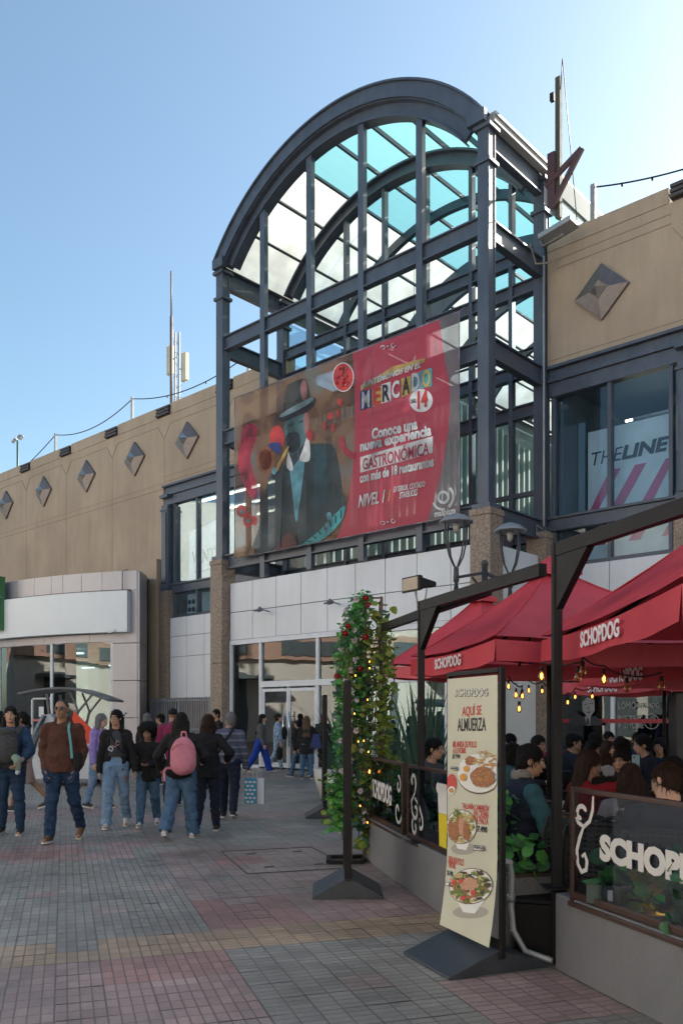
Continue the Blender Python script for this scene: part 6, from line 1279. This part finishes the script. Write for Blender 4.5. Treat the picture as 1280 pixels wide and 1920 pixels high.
    # top
    def topmesh(e, sl, hm, cutf=False, kk=.0125):
        G = Field(); e = e * H; hm_ = hm - .53
        G.ell(chest, (hw * H + e, .066 * H * bulk ** .5 + e, .115 * H), .035).ell(waist, (hw * .92 * H + e + tbulk * H, .060 * H * bulk ** .5 + e + tbulk * H, .105 * H), .035).seg(shl[0], shl[1], .032 * H + e * .6, .032 * H + e * .6, .035).seg(T((0, -.012, .298)), shl[0], .031 * H + e * .5, .027 * H + e * .5, .02).seg(T((0, -.012, .298)), shl[1], .031 * H + e * .5, .027 * H + e * .5, .02)
        bb = T((0, 0, max(hm_, -.3))); b2 = T((0, 0, .05)); G.seg(b2, bb, .079 * H * bulk ** .45 + e + tbulk * H, .083 * H * bulk ** .45 + e + tbulk * H, .03, (1.0, .76, 1)); dn = (L_ @ Vector((0, 0, -1))); G.cut(bb + dn * .21 * H, (.4 * H, .4 * H, .2 * H), .006)
        for a_, el, wr in AR:
            if sl <= 0: continue
            if sl < .99:
                q = a_.lerp(el, min(1, sl * 2)); G.seg(a_, q, .031 * H + e, .029 * H + e, .014)
                if sl > .5: G.seg(el, el.lerp(wr, sl * 2 - 1), .028 * H + e, .025 * H + e, .02)
            else: G.seg(a_, el, .031 * H + e, .026 * H + e, .012).seg(el, wr - (wr - el).normalized() * .006 * H, .026 * H + e, .019 * H + e, .012); 
        G.cut(neck1 + Vector((0, .012 * H, .03 * H)), (.040 * H, .046 * H, .055 * H), .006)
        if cutf:
            c = T((0, .11, .06)); G.cut(c, (cutf * H, .10 * H, .36 * H), .008)
        return G.mesh(kk * max(1, fine))
    if inner: put('shirt', [topmesh(.004, .3, inner[1])], inner[0], t, .004, 9)
    if top: put('top', [topmesh(.012 - tight, sleeve, hem, open_top)], top, t, .015, 8, (1, 1, 1.5))
    if collar: G = Field(); G.seg(T((-.03, -.02, .325)), T((.03, -.02, .325)), .03 * H, .03 * H, .02).ell(T((0, -.035, .30)), (.07 * H, .04 * H, .045 * H), .03); G.cut(neck1 + Vector((0, .02 * H, .02 * H)), (.036 * H, .05 * H, .06 * H), .005); put('hood', [G.mesh(.011)], collar, t, .004)
    # hair
    st, hm = hair
    if st:
        G = Field(); he_ = lambda c, r, kk=.01: G.ell(hd(c), tuple(v * H * kh for v in r), kk, HM)
        cutface = lambda z=-.03, w_=.042: G.cut(hd((0, .066, z)), tuple(v * H * kh for v in (w_, .048, .052)), .006, HM)
        amp = .004
        if st == 'buzz': he_((0, -.013, .0185), (.0446, .0546, .0490)); cutface(-.008, .058); amp = .0006
        elif st == 'short': he_((0, -.012, .022), (.0475, .0585, .053)); he_((0, -.03, -.012), (.044, .036, .045)); cutface(-.016, .05); G.cut(hd((0, .03, -.05)), tuple(v * H for v in (.07, .045, .05)), .006, HM)
        elif st == 'afro': he_((0, -.012, .042), (.078, .076, .062)); he_((0, -.034, .004), (.077, .056, .058)); cutface(-.026, .043); amp = .013
        elif st == 'cap':
            he_((0, -.010, .024), (.0475, .058, .047)); cutface(-.03, .06); G.seg(hd((-.012, .05, .022)), hd((.012, .085, .012)), .012 * H, .02 * H, .01, (1, 1, .45)) ; amp = .0
        else:
            he_((0, -.012, .022), (.049, .060, .054)); he_((0, -.028, -.01), (.050, .042, .055))
            ln = {'bob': .09, 'long': .20, 'vlong': .36, 'bun': .02, 'pony': .05}[st]
            if st in ('bob', 'long', 'vlong'):
                wd = {'bob': 1.45, 'long': 1.6, 'vlong': 2.0}[st]; a_ = hd((0, -.03, -.01)); b_ = T((0, -.062, .37 - ln - .02)) if st != 'bob' else hd((0, -.03, -.085)); G.seg(a_, b_, .034 * H, (.036 if st == 'bob' else .04 + .012 * (st == 'vlong')) * H, .03, (wd, .85, 1))
                for sx in (-1, 1): G.seg(hd((sx * .044, -.012, .01)), hd((sx * .052, -.018, -.075 if st == 'bob' else -.12)), .013 * H, .017 * H, .015)
            elif st == 'bun': he_((0, -.065, .035), (.024, .024, .024))
            else: G.seg(hd((0, -.065, .02)), hd((0, -.085, -.08)), .02 * H, .012 * H, .01)
            cutface(-.022, .039); amp = .006
        put('hair' if st != 'cap' else 'cap', [G.mesh(.0085 * max(1, fine * .8))], hm or hair_blk, t, 0, hair=amp)
    t['hc'] = 0; del t['hc']
    return dict(t=t, hd=hd, T=T, AR=AR, J=J, H=H, hc=hc, mat=lambda v: t.matrix_basis @ Vector(v), Pv=Pv)
def glasses(p, dark=True):
    b = MB(); hd = p['hd']; H = p['H']
    for sx in (-1, 1): b.lathe([(.012 * H, -.001), (.012 * H, .001)], (0, 0, 0), 12, X=Matrix.Rotation(R(90), 3, 'X')); 
    b = MB()
    for sx in (-1, 1):
        c = Vector((sx * .0185, .058, -.001)); vs = [hd(c + Vector((.0145 * math.cos(a), -.004 * abs(math.cos(a)), .0105 * math.sin(a)))) for a in np.linspace(0, 6.283, 14, False)]
        if dark: b.add(vs, [tuple(range(14))], 0)
        b.tube(vs + [vs[0]], .0012 * H, 5); b.tube([hd((sx * .033, .054, .003)), hd((sx * .0445, .0, .003))], .0012 * H, 5)
    b.tube([hd((-.005, .0605, .002)), hd((.005, .0605, .002))], .0012 * H, 5); b.build('sunglasses' if dark else 'glasses', mat('lens_dark', (.012, .012, .014), .08, 0., 0), p['t'])
def world_thing(name, label, cat, p, off=(0, 0, 0), group=None):
    t = p['t']; o = thing(name, label, cat, t.location + Matrix.Rotation(t.rotation_euler.z, 3, 'Z') @ Vector(off), t.rotation_euler.z, group); return o
def strap(b, P, w_, up=(0, 1, 0)):
    for a, c in zip(P[:-1], P[1:]): b.bar(a, c, w_, .008, up=up)
def V3(*a): return Vector(a)
# ---------------------------------------------------------------- fabrics
f_brown = fabric('brown', (.070, .030, .021), .25); f_den_d = fabric('denim_dark', (.016, .036, .075), .35); f_den = fabric('denim', (.06, .115, .19), .35); f_den_l = fabric('denim_light', (.17, .26, .38), .3); f_blk = fabric('black', (.016, .015, .016), .35); f_navy = fabric('navy', (.015, .02, .036), .3); f_grey = fabric('grey', (.085, .085, .09), .2); f_lilac = fabric('lilac', (.26, .19, .44)); f_mag = fabric('magenta', (.18, .02, .06)); f_blue = fabric('royal_blue', (.015, .045, .27), .25)
f_gryd = fabric('charcoal', (.05, .053, .062), .2); f_teal = fabric('teal_fleece', (.035, .10, .12)); f_red = fabric('red_knit', (.24, .012, .018)); f_must = fabric('mustard', (.24, .12, .015)); f_white = fabric('white_knit', (.33, .33, .35)); f_beige = fabric('beige', (.30, .21, .17)); f_dj = fabric('denim_jacket', (.025, .05, .10), .35); f_tie = mat('fab_tie_dye', (.24, .34, .46), .9, 0., .75, 9, .2, 100)
f_str = striped('striped_sweater', [(0, (.062, .07, .105)), (.36, (.018, .02, .032)), (.42, (.125, .135, .19)), (.80, (.018, .02, .032)), (.86, (.062, .07, .105))], .105); f_leo = mat('fab_leopard', (.045, .045, .05), .9, 0., .85, 55, .1, 80); s_brn = mat('suede_brown', (.14, .062, .025), .8, 0., .15, 12); s_wht = mat('shoe_white', (.5, .49, .49), .7, 0., .06, 12); s_blk = mat('shoe_black', (.012, .012, .014), .6, 0., .2, 12); s_boot = mat('boot_brown', (.07, .028, .018), .6, 0., .2, 12)
f_pink = fabric('pink', (.46, .17, .22), .08)
# ---------------------------------------------------------------- people walking on the plaza
p = person('man in brown hooded sweatshirt and sunglasses walking with hands in pockets', -3.56, 10.85, 275, 1.80, ((-10, 24, 5), (14, 4, 2)), ((-.104, .04, .505, (-.55, -1, 0)), (.104, .045, .505, (.55, -1, 0))), 1, (-8, 2), 'brown', f_brown, f_den_d, s_brn, ('buzz', mat('hair_buzz', (.022, .014, .011), .8, 0., .3, 60)), hem=.50, tbulk=.015, bulk=1.1, collar=f_brown, pockets=True)
glasses(p); q = world_thing('crossbody_bag', 'small black shoulder bag with a turquoise strap worn by the man in brown', 'bag', p); H = 1.8; T = p['T']; b = MB(); strap(b, [T((-.05, .01, .315)), T((-.062, .077, .26)), T((-.078, .088, .16)), T((-.085, .085, .06))], .03); b.build('strap', mat('strap_teal', (.08, .26, .28), .7), q); b = MB(); c = T((-.115, .05, .03)); b.box(c.x - .05, c.x + .04, c.y - .08, c.y + .08, c.z - .1, c.z + .12); b.build('pouch', f_blk, q, bevel=.03)
p = person('young woman in black jacket and light jeans holding a boy by the hand', -3.22, 12.15, 282, 1.67, ((-9, 22, 3), (12, 4, 3)), ((-.175, .06, .44), None), 1, (-22, 2), 'tan', f_blk, f_den_l, s_wht, ('long', hair_blk), True, hem=.50, open_top=.062, inner=(f_gryd, .62), tbulk=.006, flare=.012)
glasses(p, False); q = world_thing('crossbody_bag', 'slim black crossbody strap bag on the woman in black jacket', 'bag', p); T = p['T']; b = MB(); strap(b, [T((.05, .01, .31)), T((.03, .075, .24)), T((-.04, .085, .13)), T((-.07, .078, .10))], .022); b.build('strap', f_blk, q)
b = MB(); T = p['T']; q = [T((-.035, .088, .2)), T((-.01, .094, .215)), T((.0, .094, .18)), T((-.03, .09, .185)), T((.01, .094, .16)), T((.03, .09, .175))]; b.tube(q, .008, 5); b.build('shirt_print', mat('print_pink', (.5, .25, .25), .8), p['t'])
b = MB(); strap(b, [T((.02, .094, .15)), T((.045, .09, .17)), T((.06, .085, .14)), T((.03, .092, .125)), T((.02, .094, .15))], .012); b.build('shirt_print', mat('print_grey', (.5, .52, .58), .8), p['t'])
p = person('boy with a round afro in a black track jacket with white stripes and jeans', -2.80, 12.3, 280, 1.44, ((-8, 22, 4), (10, 4, 3)), ((-.02, .15, .63, (-1, -.3, -.3)), (.21, .06, .53)), 1, (-10, 0), 'brown', f_blk, f_den, s_wht, ('afro', hair_blk), hem=.46, tbulk=.012, kid=True, lbulk=.004)
T = p['T']
for a_, el, wr in p['AR']:
    sx = 1 if el.x > 0 else -1
    b = MB()
    for k in (-1, 0, 1): o = Vector((sx * .052, .016 * k, .02)); b.tube([a_ + o * .9 + V3(0, 0, .02), a_.lerp(el, .5) + o * 1.02, el + o * .98, el.lerp(wr, .6) + o * .85], .0045, 5)
    b.build('sleeve_stripe', mat('stripe_white', (.6, .6, .62), .8), p['t'])
q = world_thing('crossbody_bag', 'black pouch bag worn across the body of the boy with the afro', 'bag', p); b = MB(); strap(b, [T((.06, .02, .33)), T((.03, .095, .24)), T((-.05, .11, .1)), T((-.09, .1, .05))], .025); b.build('strap', f_blk, q); b = MB(); c = T((-.08, .095, .04)); b.box(c.x - .09, c.x + .07, c.y - .02, c.y + .06, c.z - .12, c.z + .09); b.build('pouch', f_blk, q, bevel=.03)
p = person('woman seen from behind with very long black hair, jeans and a pink backpack', -2.10, 11.1, 86, 1.62, ((-10, 26, 3), (9, 3, 4)), ((-.19, .10, .56), (.16, .13, .62)), 3, (0, 0), 'tan', f_blk, f_den, s_wht, ('vlong', hair_blk), True, bulk=1.35, hem=.52, tbulk=.012, flare=.014, lbulk=.006)
q = world_thing('backpack', 'pale pink backpack on the long haired woman', 'backpack', p); T = p['T']; G = Field(); c = T((.055, -.135, .13)); G.ell(c, (.165, .085, .24), .05).ell(c + V3(0, -.05, -.11), (.125, .065, .11), .02).ell(c + V3(.0, -.0, -.12), (.165, .085, .13), .05); put('bag', [G.mesh(.0125)], f_pink, q, .008, 8)
b = MB(); strap(b, [c + V3(-.03, .02, .23), c + V3(-.02, -.0, .30), c + V3(.03, -.0, .30), c + V3(.04, .02, .23)], .02); b.tube([c + V3(-.14, -.02, .0), c + V3(-.12, -.075, .1), c + V3(0, -.09, .16), c + V3(.12, -.075, .1), c + V3(.15, -.02, 0)], .005, 5); strap(b, [c + V3(-.13, .0, -.17), c + V3(-.2, -.05, -.16), c + V3(-.24, -.05, -.2), c + V3(-.23, -.05, -.33)], .03); b.build('strap', f_pink, q)
p = person('person in black jacket and dark jeans seen from behind, walking beside the pink backpack', -1.85, 11.75, 92, 1.60, ((-9, 24, 2), (8, 3, 2)), (None, (.16, .1, .62)), 3, (10, 0), 'tan', f_blk, f_navy, s_blk, ('bob', hair_br), True, hem=.47, tbulk=.014)
p = person('older man in blue grey striped sweater seen from behind carrying shopping bags', -1.76, 13.3, 86, 1.64, ((9, 3, 2), (-9, 26, 3)), (None, (.155, .06, .455)), 3, (35, 0), 'tan', f_str, f_navy, s_blk, ('short', hair_gr), bulk=1.2, hem=.53, tbulk=.016, lbulk=.003)
q = world_thing('crossbody_strap_bag', 'black strap crossing the back of the striped sweater', 'bag', p); T = p['T']; b = MB(); strap(b, [T((.05, -.01, .335)), T((.03, -.085, .27)), T((-.05, -.1, .15)), T((-.105, -.06, .06))], .04); b.build('strap', f_blk, q)
hx = p['AR'][1][2]
def bag(label, off, w_, h, d, m, m2=None):
    o = world_thing('shopping_bag', label, 'shopping bag', p, hx + Vector(off)); b = MB(); b.box(-w_ / 2, w_ / 2, -d / 2, d / 2, -h - .14, -.14); b.build('bag', m, o, bevel=.006); b = MB(); b.tube([(-w_ * .25, -d / 2, -.14), (-w_ * .1, -.01, -.01), (w_ * .1, -.01, -.01), (w_ * .25, -d / 2, -.14)], .005, 5); b.build('handle', mat('cord_white', (.5, .5, .5), .8), o); return o
m_b = mat('bag_turquoise', (.03, .25, .36), .6, 0., .04); o = bag('turquoise paper bag with white clouds carried by the man in stripes', (.09, -.02, -.04), .19, .4, .1, m_b)
b = MB()
for r_ in range(6):
    for c_ in range(3): 
        x = -.07 + c_ * .066 + (.03 if r_ % 2 else 0); z = -.2 - r_ * .062
        if x < .085: b.add([(x + .024 * math.cos(a) * (1 + .18 * math.cos(3 * a)), -.0525, z + .018 * math.sin(a)) for a in np.linspace(0, 6.283, 14, False)], [tuple(range(14))])
b.build('cloud_print', mat('cloud_white', (.6, .55, .58), .7), o); bag('plain white paper bag carried by the man in stripes', (.22, .03, -.045), .16, .41, .12, mat('paper_white', (.58, .58, .62), .7, 0., .04))
p = person('woman with long dark hair in denim jacket wearing a baby in a carrier', -4.47, 11.5, 278, 1.70, ((3, 3, 3), (-2, 8, 4)), ((-.10, .165, .575, (-1, -.3, -.4)), (.13, .12, .58)), 0, (8, 6), 'tan', f_dj, f_den_d, s_blk, ('long', hair_blk), True, bulk=1.25, sleeve=.72, hem=.53)
q = world_thing('baby_carrier', 'grey leopard pattern baby carrier on the chest of the woman in denim', 'baby carrier', p); T = p['T']; G = Field(); c = T((0, .135, .16)); G.ell(c, (.15, .11, .235), .04).seg(T((-.10, .06, .02)), T((.10, .06, .02)), .06, .06, .05).seg(T((-.08, .02, .3)), c, .04, .05, .05).seg(T((.08, .02, .3)), c, .04, .05, .05).ell(c + V3(0, .02, .2), (.12, .085, .05), .04); put('pouch', [G.mesh(.0125)], f_leo, q, .006); strap_b = MB(); strap_b.box(-.2, .2, .02, .14, T((0, 0, -.02)).z, T((0, 0, .03)).z); strap_b.build('waist_belt', f_blk, q, bevel=.04)
q = world_thing('person', 'baby in the leopard carrier with only pale green legs and a white shoe showing', 'person', p); G = Field(); G.ell(c + V3(0, -.01, .16), (.065, .07, .075), .02).ell(c + V3(0, -.02, 0), (.085, .07, .13), .04)
for sx in (-1, 1): G.seg(c + V3(sx * .07, 0, -.12), c + V3(sx * .15, .07, -.17), .04, .04, .03).seg(c + V3(sx * .15, .07, -.17), c + V3(sx * .155, .07, -.30), .04, .03, .02)
put('body', [G.mesh(.0125)], skin('tan'), q); G = Field()
for sx in (-1, 1): G.seg(c + V3(sx * .07, 0, -.12), c + V3(sx * .15, .07, -.17), .05, .05, .03).seg(c + V3(sx * .15, .07, -.17), c + V3(sx * .155, .07, -.28), .05, .045, .02)
put('leggings', [G.mesh(.0125)], fabric('mint', (.2, .27, .22)), q)
for sx in (-1, 1): G = Field(); G.seg(c + V3(sx * .155, .05, -.335), c + V3(sx * .165, .13, -.345), .032, .028, .02); put('shoe', [G.mesh(.01)], s_wht, q)
p = person('person in denim jacket and beige coat skirt with dark ponytail walking left behind the mother', -5.35, 14.35, 185, 1.66, ((16, 6, 2), (-16, 24, 2)), (None, (.13, .08, .47)), 2, (10, 0), 'brown', f_dj, None, s_blk, ('pony', hair_blk), True, hem=.50, skirt=f_beige)
o = world_thing('handbag', 'black handbag hanging low beside the beige skirt', 'bag', p, p['AR'][1][2]); b = MB(); b.box(-.16, .16, -.07, .07, -.36, -.14); b.build('bag', f_blk, o, bevel=.03); b = MB(); b.tube([(-.1, 0, -.15), (-.03, 0, 0), (.03, 0, 0), (.1, 0, -.15)], .008, 5); b.build('handle', f_blk, o)
person('person in dark clothes and white trainers mostly hidden behind the mother', -5.9, 14.7, 180, 1.68, ((14, 4, 2), (-14, 20, 2)), sk='tan', top=f_navy, low=f_den, shoe=s_wht, hair=('long', hair_blk), fem=True)
p = person('grey haired woman in lilac hooded jacket and pale jeans turning to the right', -4.22, 14.8, 330, 1.62, ((8, 4, 2), (-7, 12, 3)), (None, None), 4, (20, 0), 'fair', f_lilac, f_den_l, s_blk, ('bob', hair_gr), True, hem=.47, tbulk=.01, collar=f_lilac)
p = person('person in magenta sweater with a black beanie seen from behind beyond the boy', -3.02, 15.2, 95, 1.72, ((8, 4, 2), (-8, 14, 2)), (None, None), 2, (0, 0), 'brown', f_mag, f_navy, s_blk, ('cap', fabric('beanie', (.01, .01, .011))), bulk=1.3, hem=.47, tbulk=.014, face_on=False)
person('grey haired person in black T-shirt by the tan wall corner', -4.18, 18.2, 60, 1.64, ((4, 3, 2), (-4, 8, 2)), top=f_blk, low=f_navy, shoe=s_blk, hair=('short', hair_gr), sleeve=.45, bulk=1.2, sk='fair', fine=1.2)
person('dark haired person in profile beyond the boy with the afro', -4.22, 20, 170, 1.63, ((4, 3, 2), (-4, 8, 2)), top=f_grey, low=f_navy, shoe=s_blk, hair=('short', hair_blk), fine=1.2)
p = person('bearded man in black T-shirt with a red and yellow chest print by the granite pillar', -3.02, 20.6, 215, 1.74, ((4, 3, 3), (-4, 8, 3)), ((-.06, .14, .62), (.06, .16, .6)), 0, (10, 0), 'tan', f_blk, f_navy, s_blk, ('short', hair_blk), sleeve=.45, bulk=1.25, hem=.5, fine=1.1)
T = p['T']; b = MB(); b.box(-.13, .13, T((0, .088, 0)).y, T((0, .1, 0)).y, T((0, 0, .12)).z, T((0, 0, .17)).z, 0); b.box(-.13, .13, T((0, .089, 0)).y, T((0, .101, 0)).y, T((0, 0, .172)).z, T((0, 0, .19)).z, 1); b.build('chest_print', [mat('print_red', (.5, .03, .02), .7), mat('print_yellow', (.5, .35, .04), .7)], p['t']); G = Field(); G.ell(p['hd']((0, .034, -.05)), (.045, .035, .032), .01); put('beard', [G.mesh(.008)], hair_blk, p['t'])
person('small child with short dark hair beside the man in black T-shirt', -2.86, 18.4, 250, 1.27, ((4, 3, 2), (-4, 8, 2)), sk='tan', top=f_navy, low=f_den, shoe=s_blk, hair=('short', hair_blk), kid=True, fine=1.1)
person('long haired person in grey sweater and loose royal blue trousers striding to the right', -2.33, 24.4, 355, 1.68, ((20, 6, 2), (-20, 14, 2)), (None, None), 4, (0, 0), 'tan', f_grey, f_blue, mat('shoe_plum', (.09, .03, .035), .7), ('long', hair_blk), hem=.50, flare=.012, lbulk=.014, fine=1.15, bulk=1.1)
p = person('woman in pale tie dye hooded top and leggings carrying a dark bag', -1.88, 25.1, 5, 1.66, ((9, 4, 2), (-10, 24, 2)), (None, None), 0, (0, 0), 'fair', f_tie, f_tie, s_blk, ('bun', hair_br), True, hem=.47, tbulk=.008, fine=1.15, sleeve=.8)
for lab, off, r_ in (('dark drawstring bag in the hand of the woman in tie dye', (.24, .05, .52), (.13, .1, .2)), ('black backpack on the chest of the woman in tie dye', (0, .2, 1.12), (.12, .09, .2))):
    o = world_thing('dark_bag', lab, 'bag', p, off); G = Field(); G.ell((0, 0, 0), r_, .03); put('bag', [G.mesh(.014)], f_blk, o, .012); b = MB(); b.tube([(0, 0, r_[2] * .9), (0, -.03, r_[2] + .12)], .012, 5); b.build('cord', f_blk, o)
p = person('woman with long light brown hair and black coat seen from behind by the doors', -.90, 21.9, 88, 1.58, ((2, 2, 3), (-2, 4, 4)), (None, None), 1, (0, 0), 'fair', f_blk, f_den, s_boot, ('long', hair_lb), True, hem=.40, tbulk=.014, fine=1.1, bulk=1.15)
o = world_thing('tote_bag', 'dark blue patterned tote bag on the shoulder of the woman in black coat', 'bag', p, (.24, -.06, .95)); b = MB(); b.prism([(-.17, -.18), (.17, -.18), (.10, .2), (-.06, .2)], (0, .06, 0), (1, 0, 0), (0, 0, 1), (0, -.12, 0)); b.build('bag', mat('tote_blue', (.02, .035, .12), .8, 0., .8, 30), o, bevel=.02); MB().tube([(-.04, 0, .2), (-.08, .03, .38), (.06, 0, .2)], .012, 5).build('handle', f_blk, o)
person('person in jeans and grey trainers mostly hidden before the woman in black coat', -1.12, 22.4, 150, 1.5, ((16, 5, 2), (-18, 18, 2)), top=f_blk, low=f_den, shoe=f_grey, hair=('short', hair_blk), fine=1.3)
p = person('person in black with cap and dark backpack at the door behind the advert stand', -.52, 23.8, 70, 1.66, ((12, 6, 2), (-14, 30, 2)), (None, None), 3, (0, 0), 'brown', f_blk, fabric('black_shorts', (.015, .015, .017)), s_blk, ('cap', f_blk), hem=.46, fine=1.2)
o = world_thing('backpack', 'black backpack on the person with the cap', 'backpack', p, (0, -.2, 1.15)); G = Field(); G.ell((0, 0, 0), (.16, .1, .24), .03); put('bag', [G.mesh(.014)], f_blk, o, .006)
# ---------------------------------------------------------------- people seated on the terrace
SIT = ((86, 84, 5), (84, 88, 5))
def sit(label, x, y, face, seat=.45, ch=True, tb=None, **kw):
    kw.setdefault('hands', ((-.08, .2, .44), (.08, .2, .44))); kw.setdefault('lean', 6); kw.setdefault('low', f_navy); kw.setdefault('shoe', s_blk); kw.setdefault('top', f_blk)
    q = person(label, x, y, face, legs=SIT, seat=seat, hem=.53, **kw)
    if ch: chair('black woven chair under the ' + ' '.join(label.split()[:9]).rstrip(','), x - .03 * math.cos(R(face)), y - .03 * math.sin(R(face)), face)
    return q
VS = sit('dark haired man in navy padded vest over a teal fleece in the planter gap', 1.36, 6.55, 8, H=1.74, sk='tan', top=f_teal, inner=None, hair=('short', hair_blk), look=(-18, -6), bulk=1.2)
PV = bpy.data.objects['person'] if False else None
def vest(q, m, e=.022):
    G = Field(); H = q['H']; T = q['T']; G.ell(T((0, 0, .20)), ((.115 + e) * H, (.075 + e) * H, .125 * H), .05).ell(T((0, 0, .085)), ((.105 + e) * H, (.075 + e) * H, .105 * H), .05).seg(T((-.07, 0, .27)), T((.07, 0, .27)), (.03 + e) * H, (.03 + e) * H, .045).seg(T((-.03, -.02, .32)), T((.03, -.02, .32)), .034 * H, .034 * H, .03); G.cut(T((0, .03, .38)), (.04 * H, .05 * H, .06 * H), .006); put('vest', [G.mesh(.0125)], m, q['t'], .012, 9, (1, 1, 2.5))
vest(VS, f_navy); G = Field(); H = VS['H']; T = VS['T']; G.seg(T((-.02, -.02, .335)), T((.02, -.02, .335)), .04 * H, .04 * H, .02).cut(T((0, .0, .385)), (.05 * H, .06 * H, .05 * H), .005); put('collar', [G.mesh(.011)], fabric('fleece_cream', (.20, .185, .16)), VS['t'])
sit('man in plain dark clothes hidden deep inside the terrace', 4.2, 11.6, 180, H=1.7, fine=1.4)
q = sit('woman with long dark hair in a red top looking at her phone', 1.98, 7.1, 10, H=1.62, fem=True, sk='tan', top=f_red, hair=('long', hair_br), hands=((-.05, .2, .6), (.06, .26, .70, (1, -.2, -.6))), look=(-12, -10)); hw_ = q['mat'](q['AR'][1][2])
o = thing('mobile_phone', 'pale blue mobile phone held up by the woman in red', 'phone', hw_ + V3(.02, -.05, .06), R(20)); MB().box(-.038, .038, -.005, .005, -.075, .075).build('case', mat('phone_blue', (.22, .38, .42), .4), o, bevel=.006); MB().lathe([(.008, -.008), (.008, -.0055)], (-.02, 0, .055), 8, X=Matrix.Rotation(R(-90), 3, 'X') @ Matrix.Identity(3)).build('lens', blk, o)
sit('woman with dark hair tied back lifting one hand towards her face', 2.60, 7.7, 215, H=1.62, fem=True, sk='tan', top=f_blk, hair=('bun', hair_blk), hands=((-.08, .2, .5), (.13, .2, .70, (1, -.3, -.6))), look=(12, 0))
sit('woman with straight brown hair and pale grey sweater seen from behind', 2.07, 6.1, 70, H=1.56, fem=True, sk='fair', top=f_white, hair=('long', hair_br), look=(0, 0), seat=.42)
sit('short haired man in navy jacket seen from behind with his head bent left', 2.06, 5.45, 65, H=1.66, sk='fair', top=f_navy, hair=('short', hair_br), look=(55, -14), bulk=1.45, lean=14, seat=.42)
q = sit('woman with glasses and long black hair at the right edge of the terrace', 2.62, 6.55, 195, H=1.56, fem=True, sk='fair', top=f_blk, hair=('long', hair_blk), look=(-12, -8)); glasses(q, False)
bgp = [('man with short dark hair and black shirt under the hanging bulbs', 965, 12.0, 200, f_blk, 'short', False), ('person in teal top partly hidden by the menu sign', 948, 9.4, 20, f_teal, 'bob', True), ('man in dark sweater drinking at a back table', 1062, 12.2, 0, f_navy, 'short', False), ('woman in grey jacket with long hair at the middle table', 1098, 10.6, 320, f_gryd, 'long', True), ('person in mustard yellow top seen from behind', 1118, 12.8, 100, f_must, 'short', False), ('woman with very long brown hair seen from behind', 1143, 10.2, 90, f_white, 'vlong', True), ('young woman with dark hair facing the plaza at the back', 1160, 12.6, 265, f_blk, 'bob', True), ('man in navy shirt with sunglasses on his head in profile', 1218, 10.8, 180, f_navy, 'short', False), ('person with black hair hunched behind the left glass panels', 800, 9.6, 330, f_grey, 'short', False), ('person in blue jacket near the back window', 1195, 13.2, 250, f_den_d, 'short', False), ('person in dark red near the restaurant window', 1040, 13.6, 270, f_mag, 'bob', True), ('person in charcoal with hair tied in a bun at the back of the terrace', 1083, 13.0, 250, f_gryd, 'bun', True), ('dark haired man bending over a plate in the middle of the terrace', 1180, 9.4, 160, f_blk, 'short', False), ('person in black under the second umbrella, behind the hanging bulbs', 1000, 11.0, 300, f_blk, 'short', False), ('woman in denim blue with long hair near the patio heater', 1240, 11.8, 230, f_den_d, 'long', True), ('person in grey sweater at the back beside the portrait decal', 1136, 13.8, 280, f_grey, 'short', False)]
for lab, px, d, fc, tm, hs, fm in bgp:
    P = at(px, 1345, d); sit(lab, P.x, P.y, fc, H=1.6 if fm else 1.7, fem=fm, sk=random.choice(['tan', 'fair', 'tan']), top=tm, hair=(hs, hair_br if 'brown' in lab else hair_blk), fine=1.35)
for lab, x, y in (('table of the man in the navy vest', 2.0, 6.62 + .75), ('table of the women and the man in navy jacket', 2.45, 6.9 - .2), ('middle table under the right umbrella', 3.35, 10.9), ('back table near the mustard top', 3.6, 12.0), ('table under the hanging bulbs', 2.2, 11.6), ('table behind the left glass panels', 1.35, 9.3), ('table at the back right of the terrace', 4.5, 11.6)): table(lab, x, y)
chair('empty black woven chair with its back to the planter gap', 1.72, 6.35, 80); chair('empty black woven chair behind the big glass panel', 1.78, 5.75, 60); chair('empty black woven chair turned away at the middle of the terrace', 2.45, 8.6, 90)
o = thing('yellow_bag', 'mustard yellow bag hanging on a chair at the right edge of the terrace', 'bag', at(1256, 1432, 7.6)); G = Field(); G.ell((0, 0, 0), (.07, .06, .055), .03).seg((.03, 0, .0), (.14, 0, -.05), .03, .02, .03); put('bag', [G.mesh(.01)], fabric('yellow_bag', (.35, .27, .04)), o, .01); MB().tube([(-.03, 0, -.03), (-.02, 0, -.14), (.06, 0, -.14), (.1, 0, -.04)], .012, 6).build('strap', fabric('yellow_bag', (.35, .27, .04)), o)
